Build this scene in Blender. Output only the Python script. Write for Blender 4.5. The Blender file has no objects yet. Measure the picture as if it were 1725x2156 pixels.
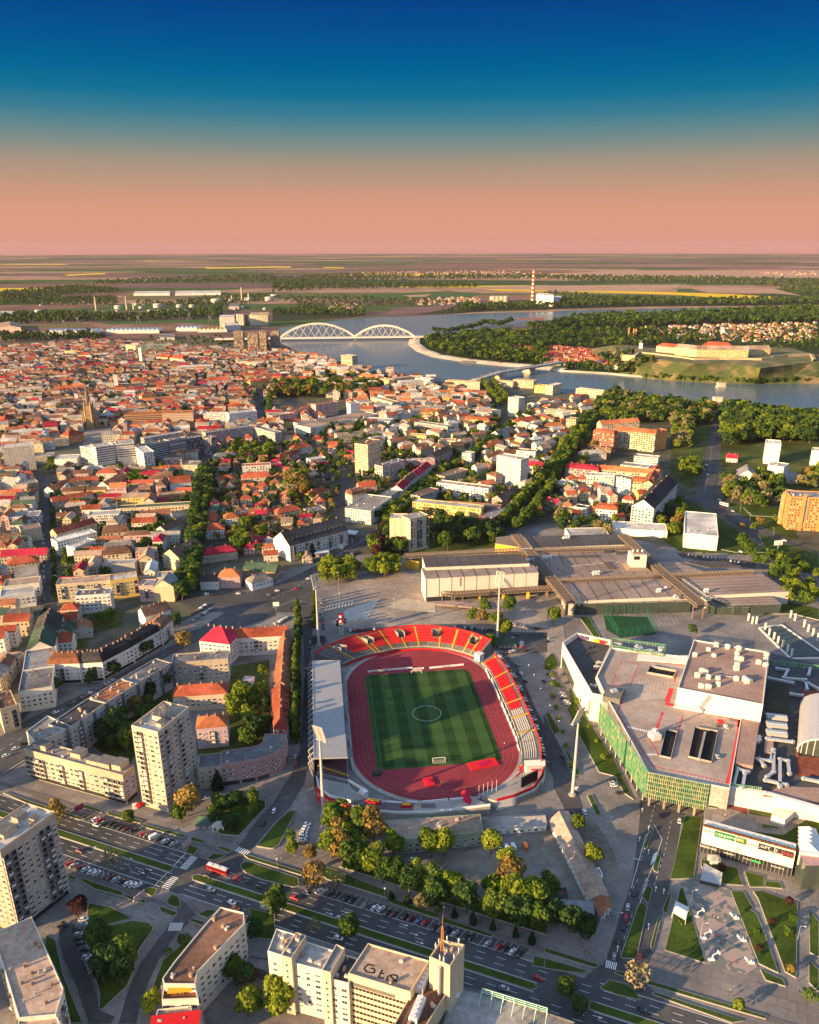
import bpy,bmesh,math,random
import numpy as np
from mathutils import Vector as A2,Matrix
from math import sin,cos,pi,radians,hypot,atan2
random.seed(7)
SC=bpy.context.scene
COL=SC.collection
FPX,PITCH,ROLL,CAMZ,PPX,PPY=1719.08,.3691,.0016,282.35,876.8,1179.1
cam_d=bpy.data.cameras.new('camera');cam=bpy.data.objects.new('camera',cam_d);COL.objects.link(cam)
cam.matrix_world=Matrix.Translation((0,0,CAMZ))@Matrix.Rotation(pi/2-PITCH,4,'X')@Matrix.Rotation(-ROLL,4,'Z')
cam_d.sensor_fit='HORIZONTAL';cam_d.sensor_width=36;cam_d.lens=36*FPX/1725
cam_d.shift_x=-(PPX-862.5)/1725;cam_d.shift_y=(PPY-1078)/1725
cam_d.clip_start=1;cam_d.clip_end=200000
SC.camera=cam
SUN_AZ,SUN_EL=239.0,13.0
sun_d=bpy.data.lights.new('sun','SUN');sun=bpy.data.objects.new('sun',sun_d);COL.objects.link(sun)
sdir=A2((sin(radians(SUN_AZ))*cos(radians(SUN_EL)),cos(radians(SUN_AZ))*cos(radians(SUN_EL)),sin(radians(SUN_EL))))
sun.rotation_euler=sdir.to_track_quat('Z','Y').to_euler()
sun_d.energy=5.0;sun_d.angle=radians(.5);sun_d.color=(1,.64,.29)
W=bpy.data.worlds.new('World');SC.world=W;W.use_nodes=True
nt=W.node_tree;nt.nodes.clear()
def wn(t,**k):
 n=nt.nodes.new(t)
 for a,b in k.items():setattr(n,a,b)
 return n
sky=wn('ShaderNodeTexSky',sky_type='NISHITA',sun_disc=False)
sky.sun_elevation=radians(SUN_EL);sky.sun_rotation=radians(SUN_AZ);sky.air_density=1.0;sky.dust_density=1.0;sky.ozone_density=1.0
bg1=wn('ShaderNodeBackground');bg1 .inputs[1].default_value=.14
bg2=wn('ShaderNodeBackground');bg2 .inputs[1].default_value=1.0
tc=wn('ShaderNodeTexCoord');sx=wn('ShaderNodeSeparateXYZ');asn=wn('ShaderNodeMath',operation='ARCSINE')
mr=wn('ShaderNodeMapRange');mr.inputs[1].default_value=radians(-1);mr.inputs[2].default_value=radians(24)
rp=wn('ShaderNodeValToRGB')
def s2l(c):return tuple((v/255/12.92 if v<=10 else((v/255+.055)/1.055)**2.4)for v in c)
SKYSTOPS=[(-1,(212,140,126)),(-.4,(217,146,126)),(.6,(223,154,131)),(1.8,(221,156,128)),(2.9,(208,154,127)),(3.8,(188,152,129)),(4.8,(165,149,131)),(5.6,(134,143,136)),(6.5,(98,136,141)),(7.4,(58,126,147)),(8.4,(16,114,151)),(9.6,(0,100,151)),(11.2,(0,84,147)),(13.5,(2,64,136)),(24,(20,62,118))]
EXPO=1.6
HAZE=1.2e-5
SHADE_BLOCKS=[(-262,196,60,16,46,.3),(-330,270,50,14,30,-.4),(-232,262,26,18,45,.5),(-300,345,24,18,50,.5),(-150,150,70,14,22,.1),(-60,130,60,14,20,-.3),(60,120,60,14,18,-.4)]
rp.color_ramp.interpolation='LINEAR'
while len(rp.color_ramp.elements)<len(SKYSTOPS):rp.color_ramp.elements.new(.5)
for e,(deg,c)in zip(rp.color_ramp.elements,SKYSTOPS):
 e.position=(deg+1)/25;l=s2l(c);e.color=(l[0],l[1],l[2],1)
bg2 .inputs[1].default_value=2**(-EXPO)
mx=wn('ShaderNodeMixShader');mf=wn('ShaderNodeMapRange',interpolation_type='SMOOTHSTEP');mf.inputs[1].default_value=radians(13.5);mf.inputs[2].default_value=radians(24)
mr.clamp=True
out=wn('ShaderNodeOutputWorld');lk=nt.links.new
lk(tc.outputs['Generated'],sx.inputs[0]);lk(sx.outputs[2],asn.inputs[0]);lk(asn.outputs[0],mr.inputs[0]);lk(mr.outputs[0],rp.inputs[0])
lk(rp.outputs[0],bg2 .inputs[0]);lk(sky.outputs[0],bg1 .inputs[0]);lk(asn.outputs[0],mf.inputs[0])
lk(mf.outputs[0],mx.inputs[0]);lk(bg2 .outputs[0],mx.inputs[1]);lk(bg1 .outputs[0],mx.inputs[2]);lk(mx.outputs[0],out.inputs[0])
SC.view_settings.view_transform='Standard';SC.view_settings.look='None';SC.view_settings.exposure=EXPO;SC.view_settings.gamma=1
SC.cycles.max_bounces=5;SC.cycles.diffuse_bounces=2;SC.cycles.glossy_bounces=2;SC.cycles.transparent_max_bounces=4
TL=dict(A=(0,980),B=(1090,980),C=(2177,980),D=(0,1650),E=(1090,1650),F=(2177,1650),G=(0,2400),H=(1090,2400),I=(2177,2400),J=(0,3150),K=(1090,3150),L=(2177,3150),M=(200,3200,800/1725),N=(1000,3250,900/1725),O=(2200,3000,1077/1725),Q=(1240,2100,950/1725),R=(1200,2980,550/1725),U=(1700,2900,550/1725),V=(1850,2480,400/1725),W=(1200,2480,500/1725),X=(1620,2050,1580/1725),v=(0,0,1.89971))
def ray(x,y,z=0.0):
 a=(x-PPX)/FPX;u=-(y-PPY)/FPX;c,s=cos(ROLL),sin(ROLL);a,u=c*a+s*u,-s*a+c*u
 dy=cos(PITCH)+u*sin(PITCH);dz=-sin(PITCH)+u*cos(PITCH);t=(z-CAMZ)/dz
 return A2((a*t,dy*t,z))
def G(k,x,y,z=0.0):
 o=TL[k];s=o[2]if len(o)>2 else 1100/1725
 return ray((o[0]+x*s)/1.89971,(o[1]+y*s)/1.89971,z)
def proj(p):
 x,y,z=p[0],p[1],p[2]-CAMZ;d=y*cos(PITCH)-z*sin(PITCH);u=y*sin(PITCH)+z*cos(PITCH);c,s=cos(ROLL),sin(ROLL)
 a,u=c*x-s*u,s*x+c*u
 return PPX+FPX*a/d,PPY-FPX*u/d
def GP(k,pts,z=0.0):
 r=[]
 for p in pts:
  if isinstance(p[0],str):r.append(G(p[0],p[1],p[2],z))
  else:r.append(G(k,p[0],p[1],z))
 return r
BO,BD_,BN_=A2((-39.045,281.936)),A2((.92679,-.37558)),A2((.37558,.92679))
def BV(s,n,z=0.0):
 p=BO+BD_*s+BN_*n;return A2((p.x,p.y,z))
SO,SA=A2((6.55,454.63)),.1228
def ST(x,y,z=0.0):
 return A2((SO.x+cos(SA)*x-sin(SA)*y,SO.y+sin(SA)*x+cos(SA)*y,z))
def inpoly(p,A5):
 x,y=p[0],p[1];r=False;j=len(A5)-1
 for i in range(len(A5)):
  a,b=A5[i],A5[j]
  if(a[1]>y)!=(b[1]>y)and x<(b[0]-a[0])*(y-a[1])/(b[1]-a[1])+a[0]:r=not r
  j=i
 return r
MATS={}
def nodes(name):
 m=bpy.data.materials.new(name);m.use_nodes=True;t=m.node_tree;b=t.nodes['Principled BSDF'];return m,t,b
def tn(t,typ,**k):
 n=t.nodes.new(typ)
 for a,b in k.items():
  if a.startswith('i_'):n.inputs[int(a[2:])].default_value=b
  else:setattr(n,a,b)
 return n
def mat(name,c,rough=.8,var=.18,scale=.35,metal=0,rnd=0.0,big=0.0,bump=0.0,spec=.08,emit=0,grid=0):
 if name in MATS:return MATS[name]
 m,t,b=nodes(name);L=t.links.new
 b.inputs['Roughness'].default_value=rough;b.inputs['Metallic'].default_value=metal;b.inputs['Specular IOR Level'].default_value=spec
 g=tn(t,'ShaderNodeNewGeometry');n=tn(t,'ShaderNodeTexNoise');n.inputs['Scale'].default_value=scale;n.inputs['Detail'].default_value=5;n.inputs['Roughness'].default_value=.65
 L(g.outputs['Position'],n.inputs['Vector'])
 mr=tn(t,'ShaderNodeMapRange');mr.inputs[1].default_value=.3;mr.inputs[2].default_value=.7;mr.inputs[3].default_value=1-var;mr.inputs[4].default_value=1+var
 L(n.outputs['Fac'],mr.inputs[0]);f=mr.outputs[0]
 if big:
  n2=tn(t,'ShaderNodeTexNoise');n2 .inputs['Scale'].default_value=scale*.09;n2 .inputs['Detail'].default_value=3;L(g.outputs['Position'],n2 .inputs['Vector'])
  m2=tn(t,'ShaderNodeMapRange');m2 .inputs[1].default_value=.35;m2 .inputs[2].default_value=.65;m2 .inputs[3].default_value=1-big;m2 .inputs[4].default_value=1+big
  L(n2 .outputs['Fac'],m2 .inputs[0]);mm=tn(t,'ShaderNodeMath',operation='MULTIPLY');L(f,mm.inputs[0]);L(m2 .outputs[0],mm.inputs[1]);f=mm.outputs[0]
 if rnd:
  oi=tn(t,'ShaderNodeObjectInfo');m3=tn(t,'ShaderNodeMapRange');m3 .inputs[3].default_value=1-rnd;m3 .inputs[4].default_value=1+rnd
  L(oi.outputs['Random'],m3 .inputs[0]);mm=tn(t,'ShaderNodeMath',operation='MULTIPLY');L(f,mm.inputs[0]);L(m3 .outputs[0],mm.inputs[1]);f=mm.outputs[0]
 if grid:
  mp=tn(t,'ShaderNodeMapping');mp.inputs['Rotation'].default_value=(0,0,.385);L(g.outputs['Position'],mp.inputs[0]);br=tn(t,'ShaderNodeTexBrick');L(mp.outputs[0],br.inputs['Vector'])
  for i_,v_ in(('Color1',.9),('Color2',1.1),('Mortar',.72)):br.inputs[i_].default_value=(v_,v_,v_,1)
  br.inputs['Scale'].default_value=1;br.inputs['Brick Width'].default_value=grid*1.6;br.inputs['Row Height'].default_value=grid;br.inputs['Mortar Size'].default_value=grid*.03
  mm=tn(t,'ShaderNodeMath',operation='MULTIPLY');L(f,mm.inputs[0]);L(br.outputs[0],mm.inputs[1]);f=mm.outputs[0]
 vm=tn(t,'ShaderNodeVectorMath',operation='SCALE');vm.inputs[0].default_value=c[:3];L(f,vm.inputs['Scale']);L(vm.outputs[0],b.inputs['Base Color'])
 if bump:
  bp=tn(t,'ShaderNodeBump');bp.inputs['Strength'].default_value=bump;bp.inputs['Distance'].default_value=.3;L(n.outputs['Fac'],bp.inputs['Height']);L(bp.outputs[0],b.inputs['Normal'])
 if emit:
  b.inputs['Emission Color'].default_value=(*c[:3],1);b.inputs['Emission Strength'].default_value=emit
 MATS[name]=m;return m
def Bf(name,c,c2,tr=.25):
 if name in MATS:return MATS[name]
 m,t,b=nodes(name);L=t.links.new
 b.inputs['Roughness'].default_value=.7;b.inputs['Specular IOR Level'].default_value=.15
 g=tn(t,'ShaderNodeNewGeometry');n=tn(t,'ShaderNodeTexNoise');n.inputs['Scale'].default_value=.22;n.inputs['Detail'].default_value=4;L(g.outputs['Position'],n.inputs['Vector'])
 oi=tn(t,'ShaderNodeObjectInfo');ad=tn(t,'ShaderNodeMath',operation='ADD');L(n.outputs['Fac'],ad.inputs[0])
 sc=tn(t,'ShaderNodeMath',operation='MULTIPLY_ADD');sc.inputs[1].default_value=.5;sc.inputs[2].default_value=-.25;L(oi.outputs['Random'],sc.inputs[0]);L(sc.outputs[0],ad.inputs[1])
 r=tn(t,'ShaderNodeValToRGB');r.color_ramp.elements[0].position=.25;r.color_ramp.elements[1].position=.75
 r.color_ramp.elements[0].color=(*c,1);r.color_ramp.elements[1].color=(*c2,1);L(ad.outputs[0],r.inputs[0]);L(r.outputs[0],b.inputs['Base Color'])
 tl=tn(t,'ShaderNodeBsdfTranslucent');L(r.outputs[0],tl.inputs[0]);mxs=tn(t,'ShaderNodeMixShader');mxs.inputs[0].default_value=tr
 L(b.outputs[0],mxs.inputs[1]);L(tl.outputs[0],mxs.inputs[2]);L(mxs.outputs[0],t.nodes['Material Output'].inputs[0])
 MATS[name]=m;return m
def AN(name,c,du=3.0,dv=3.0,w=.5,h=.5,glass=(.03,.035,.045),stripe=None,blind=.35,rough=.8,v0=.28):
 """wall with rows of windows; UV in metres"""
 if name in MATS:return MATS[name]
 m,t,b=nodes(name);L=t.links.new
 def M(op,a,bb=None,cc=None):
  n=tn(t,'ShaderNodeMath',operation=op)
  for i,v in enumerate((a,bb,cc)):
   if v is None:continue
   if isinstance(v,(int,float)):n.inputs[i].default_value=v
   else:L(v,n.inputs[i])
  return n.outputs[0]
 uv=tn(t,'ShaderNodeUVMap');s=tn(t,'ShaderNodeSeparateXYZ');L(uv.outputs[0],s.inputs[0])
 U=M('DIVIDE',s.outputs[0],du);V=M('DIVIDE',s.outputs[1],dv);fu=M('FRACT',U);fv=M('FRACT',V)
 mu=M('LESS_THAN',M('ABSOLUTE',M('SUBTRACT',fu,.5)),w/2);mv=M('LESS_THAN',M('ABSOLUTE',M('SUBTRACT',fv,v0+h/2)),h/2)
 win=M('MULTIPLY',mu,mv)
 cv=tn(t,'ShaderNodeCombineXYZ');L(M('FLOOR',U),cv.inputs[0]);L(M('FLOOR',V),cv.inputs[1]);oi=tn(t,'ShaderNodeObjectInfo');L(M('MULTIPLY',oi.outputs['Random'],97.0),cv.inputs[2])
 wn_=tn(t,'ShaderNodeTexWhiteNoise');L(cv.outputs[0],wn_.inputs['Vector'])
 bl=M('LESS_THAN',wn_.outputs['Value'],blind)
 g=tn(t,'ShaderNodeNewGeometry');n=tn(t,'ShaderNodeTexNoise');n.inputs['Scale'].default_value=.4;n.inputs['Detail'].default_value=5;L(g.outputs['Position'],n.inputs['Vector'])
 mr=tn(t,'ShaderNodeMapRange');mr.inputs[1].default_value=.3;mr.inputs[2].default_value=.7;mr.inputs[3].default_value=.82;mr.inputs[4].default_value=1.12;L(n.outputs['Fac'],mr.inputs[0])
 m3=tn(t,'ShaderNodeMapRange');m3 .inputs[3].default_value=.8;m3 .inputs[4].default_value=1.15;L(oi.outputs['Random'],m3 .inputs[0])
 vm=tn(t,'ShaderNodeVectorMath',operation='SCALE');vm.inputs[0].default_value=c;L(M('MULTIPLY',mr.outputs[0],m3 .outputs[0]),vm.inputs['Scale']);base=vm.outputs[0]
 def mix(f,a,bb):
  x=tn(t,'ShaderNodeMix',data_type='RGBA');L(f,x.inputs[0])
  for i,v in((6,a),(7,bb)):
   if isinstance(v,tuple):x.inputs[i].default_value=(*v[:3],1)
   else:L(v,x.inputs[i])
  return x.outputs[2]
 if stripe:
  sc,sh=stripe[0],stripe[1];ms=M('LESS_THAN',fv,sh);base=mix(ms,base,tuple(sc))
 gl=mix(bl,tuple(glass),(.42,.40,.37))
 col=mix(win,base,gl);L(col,b.inputs['Base Color'])
 gr=M('MULTIPLY',win,M('SUBTRACT',1.0,bl));L(M('SUBTRACT',rough,M('MULTIPLY',gr,rough-.12)),b.inputs['Roughness'])
 b.inputs['Specular IOR Level'].default_value=.35
 bp=tn(t,'ShaderNodeBump');bp.inputs['Strength'].default_value=.6;bp.inputs['Distance'].default_value=.15;bp.invert=True;L(win,bp.inputs['Height']);L(bp.outputs[0],b.inputs['Normal'])
 MATS[name]=m;return m
class MB:
 def __init__(s):s.v=[];s.f=[];s.m=[];s.uv=[]
 def face(s,pts,mi=0,uv=None):
  i=len(s.v);s.v.extend([tuple(p)for p in pts]);s.f.append(tuple(range(i,i+len(pts))));s.m.append(mi)
  s.uv.append(uv if uv else[(0,0)]*len(pts))
 def box(s,c,sz,rz=0,mi=0,bottom=True):
  x,y,z=sz[0]/2,sz[1]/2,sz[2]/2;cs,sn=cos(rz),sin(rz)
  P=[(c[0]+cs*a-sn*b,c[1]+sn*a+cs*b,c[2]+d)for d in(-z,z)for a,b in((-x,-y),(x,-y),(x,y),(-x,y))]
  for q in((4,5,6,7),(0,1,5,4),(1,2,6,5),(2,3,7,6),(3,0,4,7)):s.face([P[i]for i in q],mi)
  if bottom:s.face([P[i]for i in(3,2,1,0)],mi)
 def prism(s,A5,z0,z1,mi=0,top=True,sides=True,mt=None,u0=0):
  n=len(A5);u=u0
  if sides:
   for i in range(n):
    a,b=A5[i],A5[(i+1)%n];l=hypot(b[0]-a[0],b[1]-a[1])
    s.face([(a[0],a[1],z0),(b[0],b[1],z0),(b[0],b[1],z1),(a[0],a[1],z1)],mi,[(u,0),(u+l,0),(u+l,z1-z0),(u,z1-z0)]);u+=l
  if top:s.face([(p[0],p[1],z1)for p in A5],mi if mt is None else mt)
 def beam(s,a,b,w,h=None,mi=0):
  a,b=A2(a),A2(b);d=(b-a);L=d.length
  if L<1e-6:return
  d/=L;up=A2((0,0,1))if abs(d.z)<.95 else A2((1,0,0));x=d.cross(up).normalized()*(w/2);y=x.cross(d).normalized()*((h or w)/2)
  P=[p+q for p in(a,b)for q in(-x-y,x-y,x+y,-x+y)]
  for q in((0,1,5,4),(1,2,6,5),(2,3,7,6),(3,0,4,7),(3,2,1,0),(4,5,6,7)):s.face([P[i]for i in q],mi)
 def tube(s,a,b,r0,r1=None,n=8,mi=0,cap=True):
  r1=r0 if r1 is None else r1;a,b=A2(a),A2(b);d=(b-a).normalized();up=A2((0,0,1))if abs(d.z)<.95 else A2((1,0,0))
  x=d.cross(up).normalized();y=d.cross(x)
  A=[a+(x*cos(2*pi*i/n)+y*sin(2*pi*i/n))*r0 for i in range(n)];B=[b+(x*cos(2*pi*i/n)+y*sin(2*pi*i/n))*r1 for i in range(n)]
  for i in range(n):s.face([A[i],A[(i+1)%n],B[(i+1)%n],B[i]],mi)
  if cap:s.face(B,mi);s.face(A[::-1],mi)
 def dome(s,c,r,hz,n=10,k=4,mi=0):
  for j in range(k):
   a0,a1=pi/2*j/k,pi/2*(j+1)/k
   for i in range(n):
    t0,t1=2*pi*i/n,2*pi*(i+1)/n
    P=lambda a,t:(c[0]+r*cos(a)*cos(t),c[1]+r*cos(a)*sin(t),c[2]+hz*sin(a))
    if j==k-1:s.face([P(a0,t0),P(a0,t1),P(a1,t1)],mi)
    else:s.face([P(a0,t0),P(a0,t1),P(a1,t1),P(a1,t0)],mi)
 def mesh(s,name,mats,smooth=False,org=None):
  me=bpy.data.meshes.new(name);v=np.array(s.v,dtype=np.float64).reshape(-1,3)
  if org is not None:v=v-np.array(org)
  me.from_pydata(v.tolist(),[],s.f)
  for m in(mats if isinstance(mats,(list,tuple))else[mats]):me.materials.append(m)
  me.polygons.foreach_set('material_index',s.m)
  if any(u!=(0,0)for q in s.uv for u in q):
   ul=me.uv_layers.new(name='UVMap');flat=[c for q in s.uv for u in q for c in u];ul.data.foreach_set('uv',flat)
  if smooth:me.polygons.foreach_set('use_smooth',[True]*len(s.f))
  me.update();return me
ORDL=['first','second','third','fourth','fifth','sixth','seventh','eighth','ninth','tenth','eleventh','twelfth','thirteenth','fourteenth','fifteenth','sixteenth']+[str(i)+('st' if i in(21,31,41)else 'nd' if i in(22,32,42)else 'rd' if i in(23,33,43)else 'th')for i in range(17,99)]
def ordsort(L,f):
 q=[proj(f(t))for t in L];w=max(p[0]for p in q)-min(p[0]for p in q);h=max(p[1]for p in q)-min(p[1]for p in q)
 L.sort(key=lambda t:proj(f(t))[0]if w>=h else-proj(f(t))[1]);return 'from the left' if w>=h else 'from the near end'
LABELS={}
def tag(o,label=None,cat=None,group=None,kind=None):
 if label:
  o['label']=label
  if label in LABELS and not group:print('DUP LABEL',label)
  LABELS[label]=1
 if cat:o['category']=cat
 if group:o['group']=group
 if kind:o['kind']=kind
 return o
def Ac(name,loc,label,cat,group=None,rz=0):
 o=bpy.data.objects.new(name,None);COL.objects.link(o);o.location=loc;o.rotation_euler=(0,0,rz);o.empty_display_size=.1
 return tag(o,label,cat,group)
def A1(name,mb,mats,parent,world=True,smooth=False):
 """links mb as one mesh; coordinates are world unless world=False"""
 org=None
 if world:
  p=parent;org=A2((0,0,0))
  while p is not None:org=org+p.location;p=p.parent
 me=mb.mesh(name,mats,smooth,org)if isinstance(mb,MB)else mb
 o=bpy.data.objects.new(name,me);COL.objects.link(o);o.parent=parent;return o
def Ar(name,mb,mats,label,cat,group=None,smooth=False):
 v=np.array(mb.v);c=(v.min(0)+v.max(0))/2;c[2]=v[:,2].min()
 o=bpy.data.objects.new(name,mb.mesh(name,mats,smooth,c));o.location=c;COL.objects.link(o);return tag(o,label,cat,group)
def Az(name,mb,mats,kind='structure'):
 o=bpy.data.objects.new(name,mb.mesh(name,mats));COL.objects.link(o);o['kind']=kind;return o
def copytree(o,parent=None,loc=None):
 c=o.copy();COL.objects.link(c);c.parent=parent
 for ch in o.children:copytree(ch,c)
 return c
NSH=[0]
def Ab(name,A5,z,m,kind='structure'):
 NSH[0]+=1;z=z+.004*(NSH[0]%97);b=MB();b.face([(p[0],p[1],z)for p in ccw(A5)]);return Az(name,b,m,kind)
def area(A5):return sum(A5[i-1][0]*A5[i][1]-A5[i][0]*A5[i-1][1]for i in range(len(A5)))/2
def ccw(A5):return list(A5)if area(A5)>0 else list(A5)[::-1]
AE=mat('asphalt',(.072,.071,.073),.85,.2,.25,big=.25)
BK=mat('paving',(.19,.175,.165),.85,.14,.5,big=.22,grid=4.5)
AQ=mat('plaza_paving',(.26,.22,.19),.85,.16,.3,big=.15,grid=7)
B7=mat('cycle_path',(.13,.115,.115),.85,.12,.5)
BI=mat('town_ground',(.085,.085,.062),.9,.45,.06,big=.35)
Av=mat('grass',(.042,.070,.012),.9,.3,.5,big=.3)
AT=mat('rough_grass',(.055,.07,.018),.9,.4,.25,big=.35)
B8=mat('dirt',(.19,.165,.14),.9,.25,.2,big=.3)
BD=mat('kerb_stone',(.31,.29,.27),.8,.1,1)
B9=mat('road_paint',(.72,.72,.70),.7,.12,1.5)
Ao=mat('pale_stone',(.45,.39,.30),.85,.2,.15,big=.2)
def field_mat():
 m,t,b=nodes('plain_fields');L=t.links.new;b.inputs['Roughness'].default_value=.95;b.inputs['Specular IOR Level'].default_value=.05
 g=tn(t,'ShaderNodeNewGeometry');mp=tn(t,'ShaderNodeMapping');mp.inputs['Rotation'].default_value=(0,0,.35);mp.inputs['Scale'].default_value=(1/1500,1/520,0);L(g.outputs['Position'],mp.inputs[0])
 nz=tn(t,'ShaderNodeTexNoise');nz.inputs['Scale'].default_value=1/3000;L(g.outputs['Position'],nz.inputs['Vector'])
 ad=tn(t,'ShaderNodeVectorMath',operation='ADD');L(mp.outputs[0],ad.inputs[0]);L(nz.outputs['Color'],ad.inputs[1])
 v=tn(t,'ShaderNodeTexVoronoi',voronoi_dimensions='2D',distance='CHEBYCHEV');v.inputs['Scale'].default_value=1;L(ad.outputs[0],v.inputs['Vector'])
 s=tn(t,'ShaderNodeSeparateColor');L(v.outputs['Color'],s.inputs[0])
 r=tn(t,'ShaderNodeValToRGB');r.color_ramp.interpolation='CONSTANT'
 cs=[(0,(.05,.085,.025)),(.12,(.17,.10,.075)),(.30,(.06,.10,.03)),(.42,(.21,.125,.09)),(.54,(.13,.085,.075)),(.64,(.04,.07,.022)),(.76,(.30,.19,.12)),(.88,(.09,.11,.04)),(.97,(.60,.43,.02))]
 while len(r.color_ramp.elements)<len(cs):r.color_ramp.elements.new(.5)
 for e,(p,c)in zip(r.color_ramp.elements,cs):e.position=p;e.color=(*c,1)
 L(s.outputs[0],r.inputs[0])
 n2=tn(t,'ShaderNodeTexNoise');n2 .inputs['Scale'].default_value=1/130;n2 .inputs['Detail'].default_value=6;L(g.outputs['Position'],n2 .inputs['Vector'])
 mr=tn(t,'ShaderNodeMapRange');mr.inputs[1].default_value=.3;mr.inputs[2].default_value=.7;mr.inputs[3].default_value=.65;mr.inputs[4].default_value=1.3;L(n2 .outputs['Fac'],mr.inputs[0])
 vm=tn(t,'ShaderNodeVectorMath',operation='SCALE');L(r.outputs[0],vm.inputs[0]);L(mr.outputs[0],vm.inputs['Scale']);L(vm.outputs[0],b.inputs['Base Color'])
 return m
b=MB();R0=28000;prev=None
ring=[(R0*sin(a),R0*cos(a),0)for a in[2*pi*i/180 for i in range(180)]]
b.face([p for p in ring[::-1]]);Az('ground',b,field_mat())
town=[(-700,60),(700,60),(900,700),(1050,1500),(820,1560),(430,1750),(120,1830),(-120,2000),(-330,2350),(-440,2750),(-700,2750),(-1500,2600),(-2600,2500),(-2600,900),(-900,300)]
Ab('town_ground',town,.04,BI)
near=GP('v',[(-60,1480),(60,1480),(230,1390),(420,1290),(560,1215),(700,1175),(840,1160),(1000,1120),(1180,1100),(1400,1150),(1500,1160),(1725,1180)])+[A2((330,420,0)),A2((300,200,0)),A2((180,120,0)),A2((-250,120,0)),A2((-330,330,0))]
Ab('pavement',near,.08,BK)
far_bank=GP('B',[(50,520),(250,490),(500,462),(700,452),(900,445),(1100,437),(1300,428),(1500,424),(1725,420)])+GP('C',[(130,412),(280,406),(450,402),(620,400),(900,396),(1130,392)])
pen_tip=GP('C',[(1130,440),(1075,430),(900,436),(610,445),(340,452),(200,470),(100,485)])+GP('B',[(1725,500),(1600,510),(1400,522),(1250,540),(1120,562),(1000,560),(900,578)])
pen=GP('B',[(858,592),(850,625),(900,668),(1000,705),(1200,736),(1400,757),(1600,772),(1725,786)])+GP('C',[(100,795),(300,806),(400,812),(530,825),(650,835),(800,850),(1060,862),(1330,868),(1500,866),(1725,868)])
near_bank=GP('C',[(1900,1130),(1725,1118),(1400,1090),(1080,1050),(850,1020),(600,985),(430,930),(130,930),(0,915)])+GP('B',[(1500,885),(1280,872),(1100,865),(950,845),(850,820),(700,795),(600,790),(500,770),(430,735),(300,700),(160,670),(60,620),(0,560)])
RIVER=[A2((p.x,p.y,0))for p in far_bank+pen_tip+pen+[A2((1500,2050,0))]+near_bank]
m,t,bs=nodes('river_water');bs.inputs['Base Color'].default_value=(.09,.13,.15,1);bs.inputs['Roughness'].default_value=.2;bs.inputs['IOR'].default_value=1.33;bs.inputs['Specular IOR Level'].default_value=.6
g=tn(t,'ShaderNodeNewGeometry');nz=tn(t,'ShaderNodeTexNoise');nz.inputs['Scale'].default_value=.05;nz.inputs['Detail'].default_value=6;t.links.new(g.outputs['Position'],nz.inputs['Vector'])
bp=tn(t,'ShaderNodeBump');bp.inputs['Strength'].default_value=.35;bp.inputs['Distance'].default_value=1.5;t.links.new(nz.outputs['Fac'],bp.inputs['Height']);t.links.new(bp.outputs[0],bs.inputs['Normal'])
WATER=m
Ab('river',RIVER,.5,m)
def dike(pts,w,h,m,name='river_embankment'):
 b=MB();n=len(pts)
 for i in range(n-1):
  p,q=pts[i],pts[i+1];d=A2((q.x-p.x,q.y-p.y)).normalized();nn=A2((-d.y,d.x))
  P=lambda a,o,z:(a.x+nn.x*o,a.y+nn.y*o,z)
  b.face([P(p,0,.3),P(q,0,.3),P(q,w*.6,h),P(p,w*.6,h)]);b.face([P(p,w*.6,h),P(q,w*.6,h),P(q,w,h),P(p,w,h)]);b.face([P(p,w,h),P(q,w,h),P(q,w+3,0),P(p,w+3,0)])
 return Az(name,b,m)
dike([A2((p.x,p.y,0))for p in pen[:9]],34,5,Ao)
dike([A2((p.x,p.y,0))for p in pen[8:]],9,3.5,Ao)
fy=mat('rapeseed_bloom',(.62,.43,.012),.95,.15,.01);ft=mat('bare_field',(.36,.23,.155),.95,.18,.008);fg=mat('green_crop',(.05,.10,.03),.95,.2,.01)
fp=mat('ploughed_field',(.16,.095,.09),.95,.2,.006);fo=mat('open_field',(.13,.11,.05),.95,.2,.006)
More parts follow.
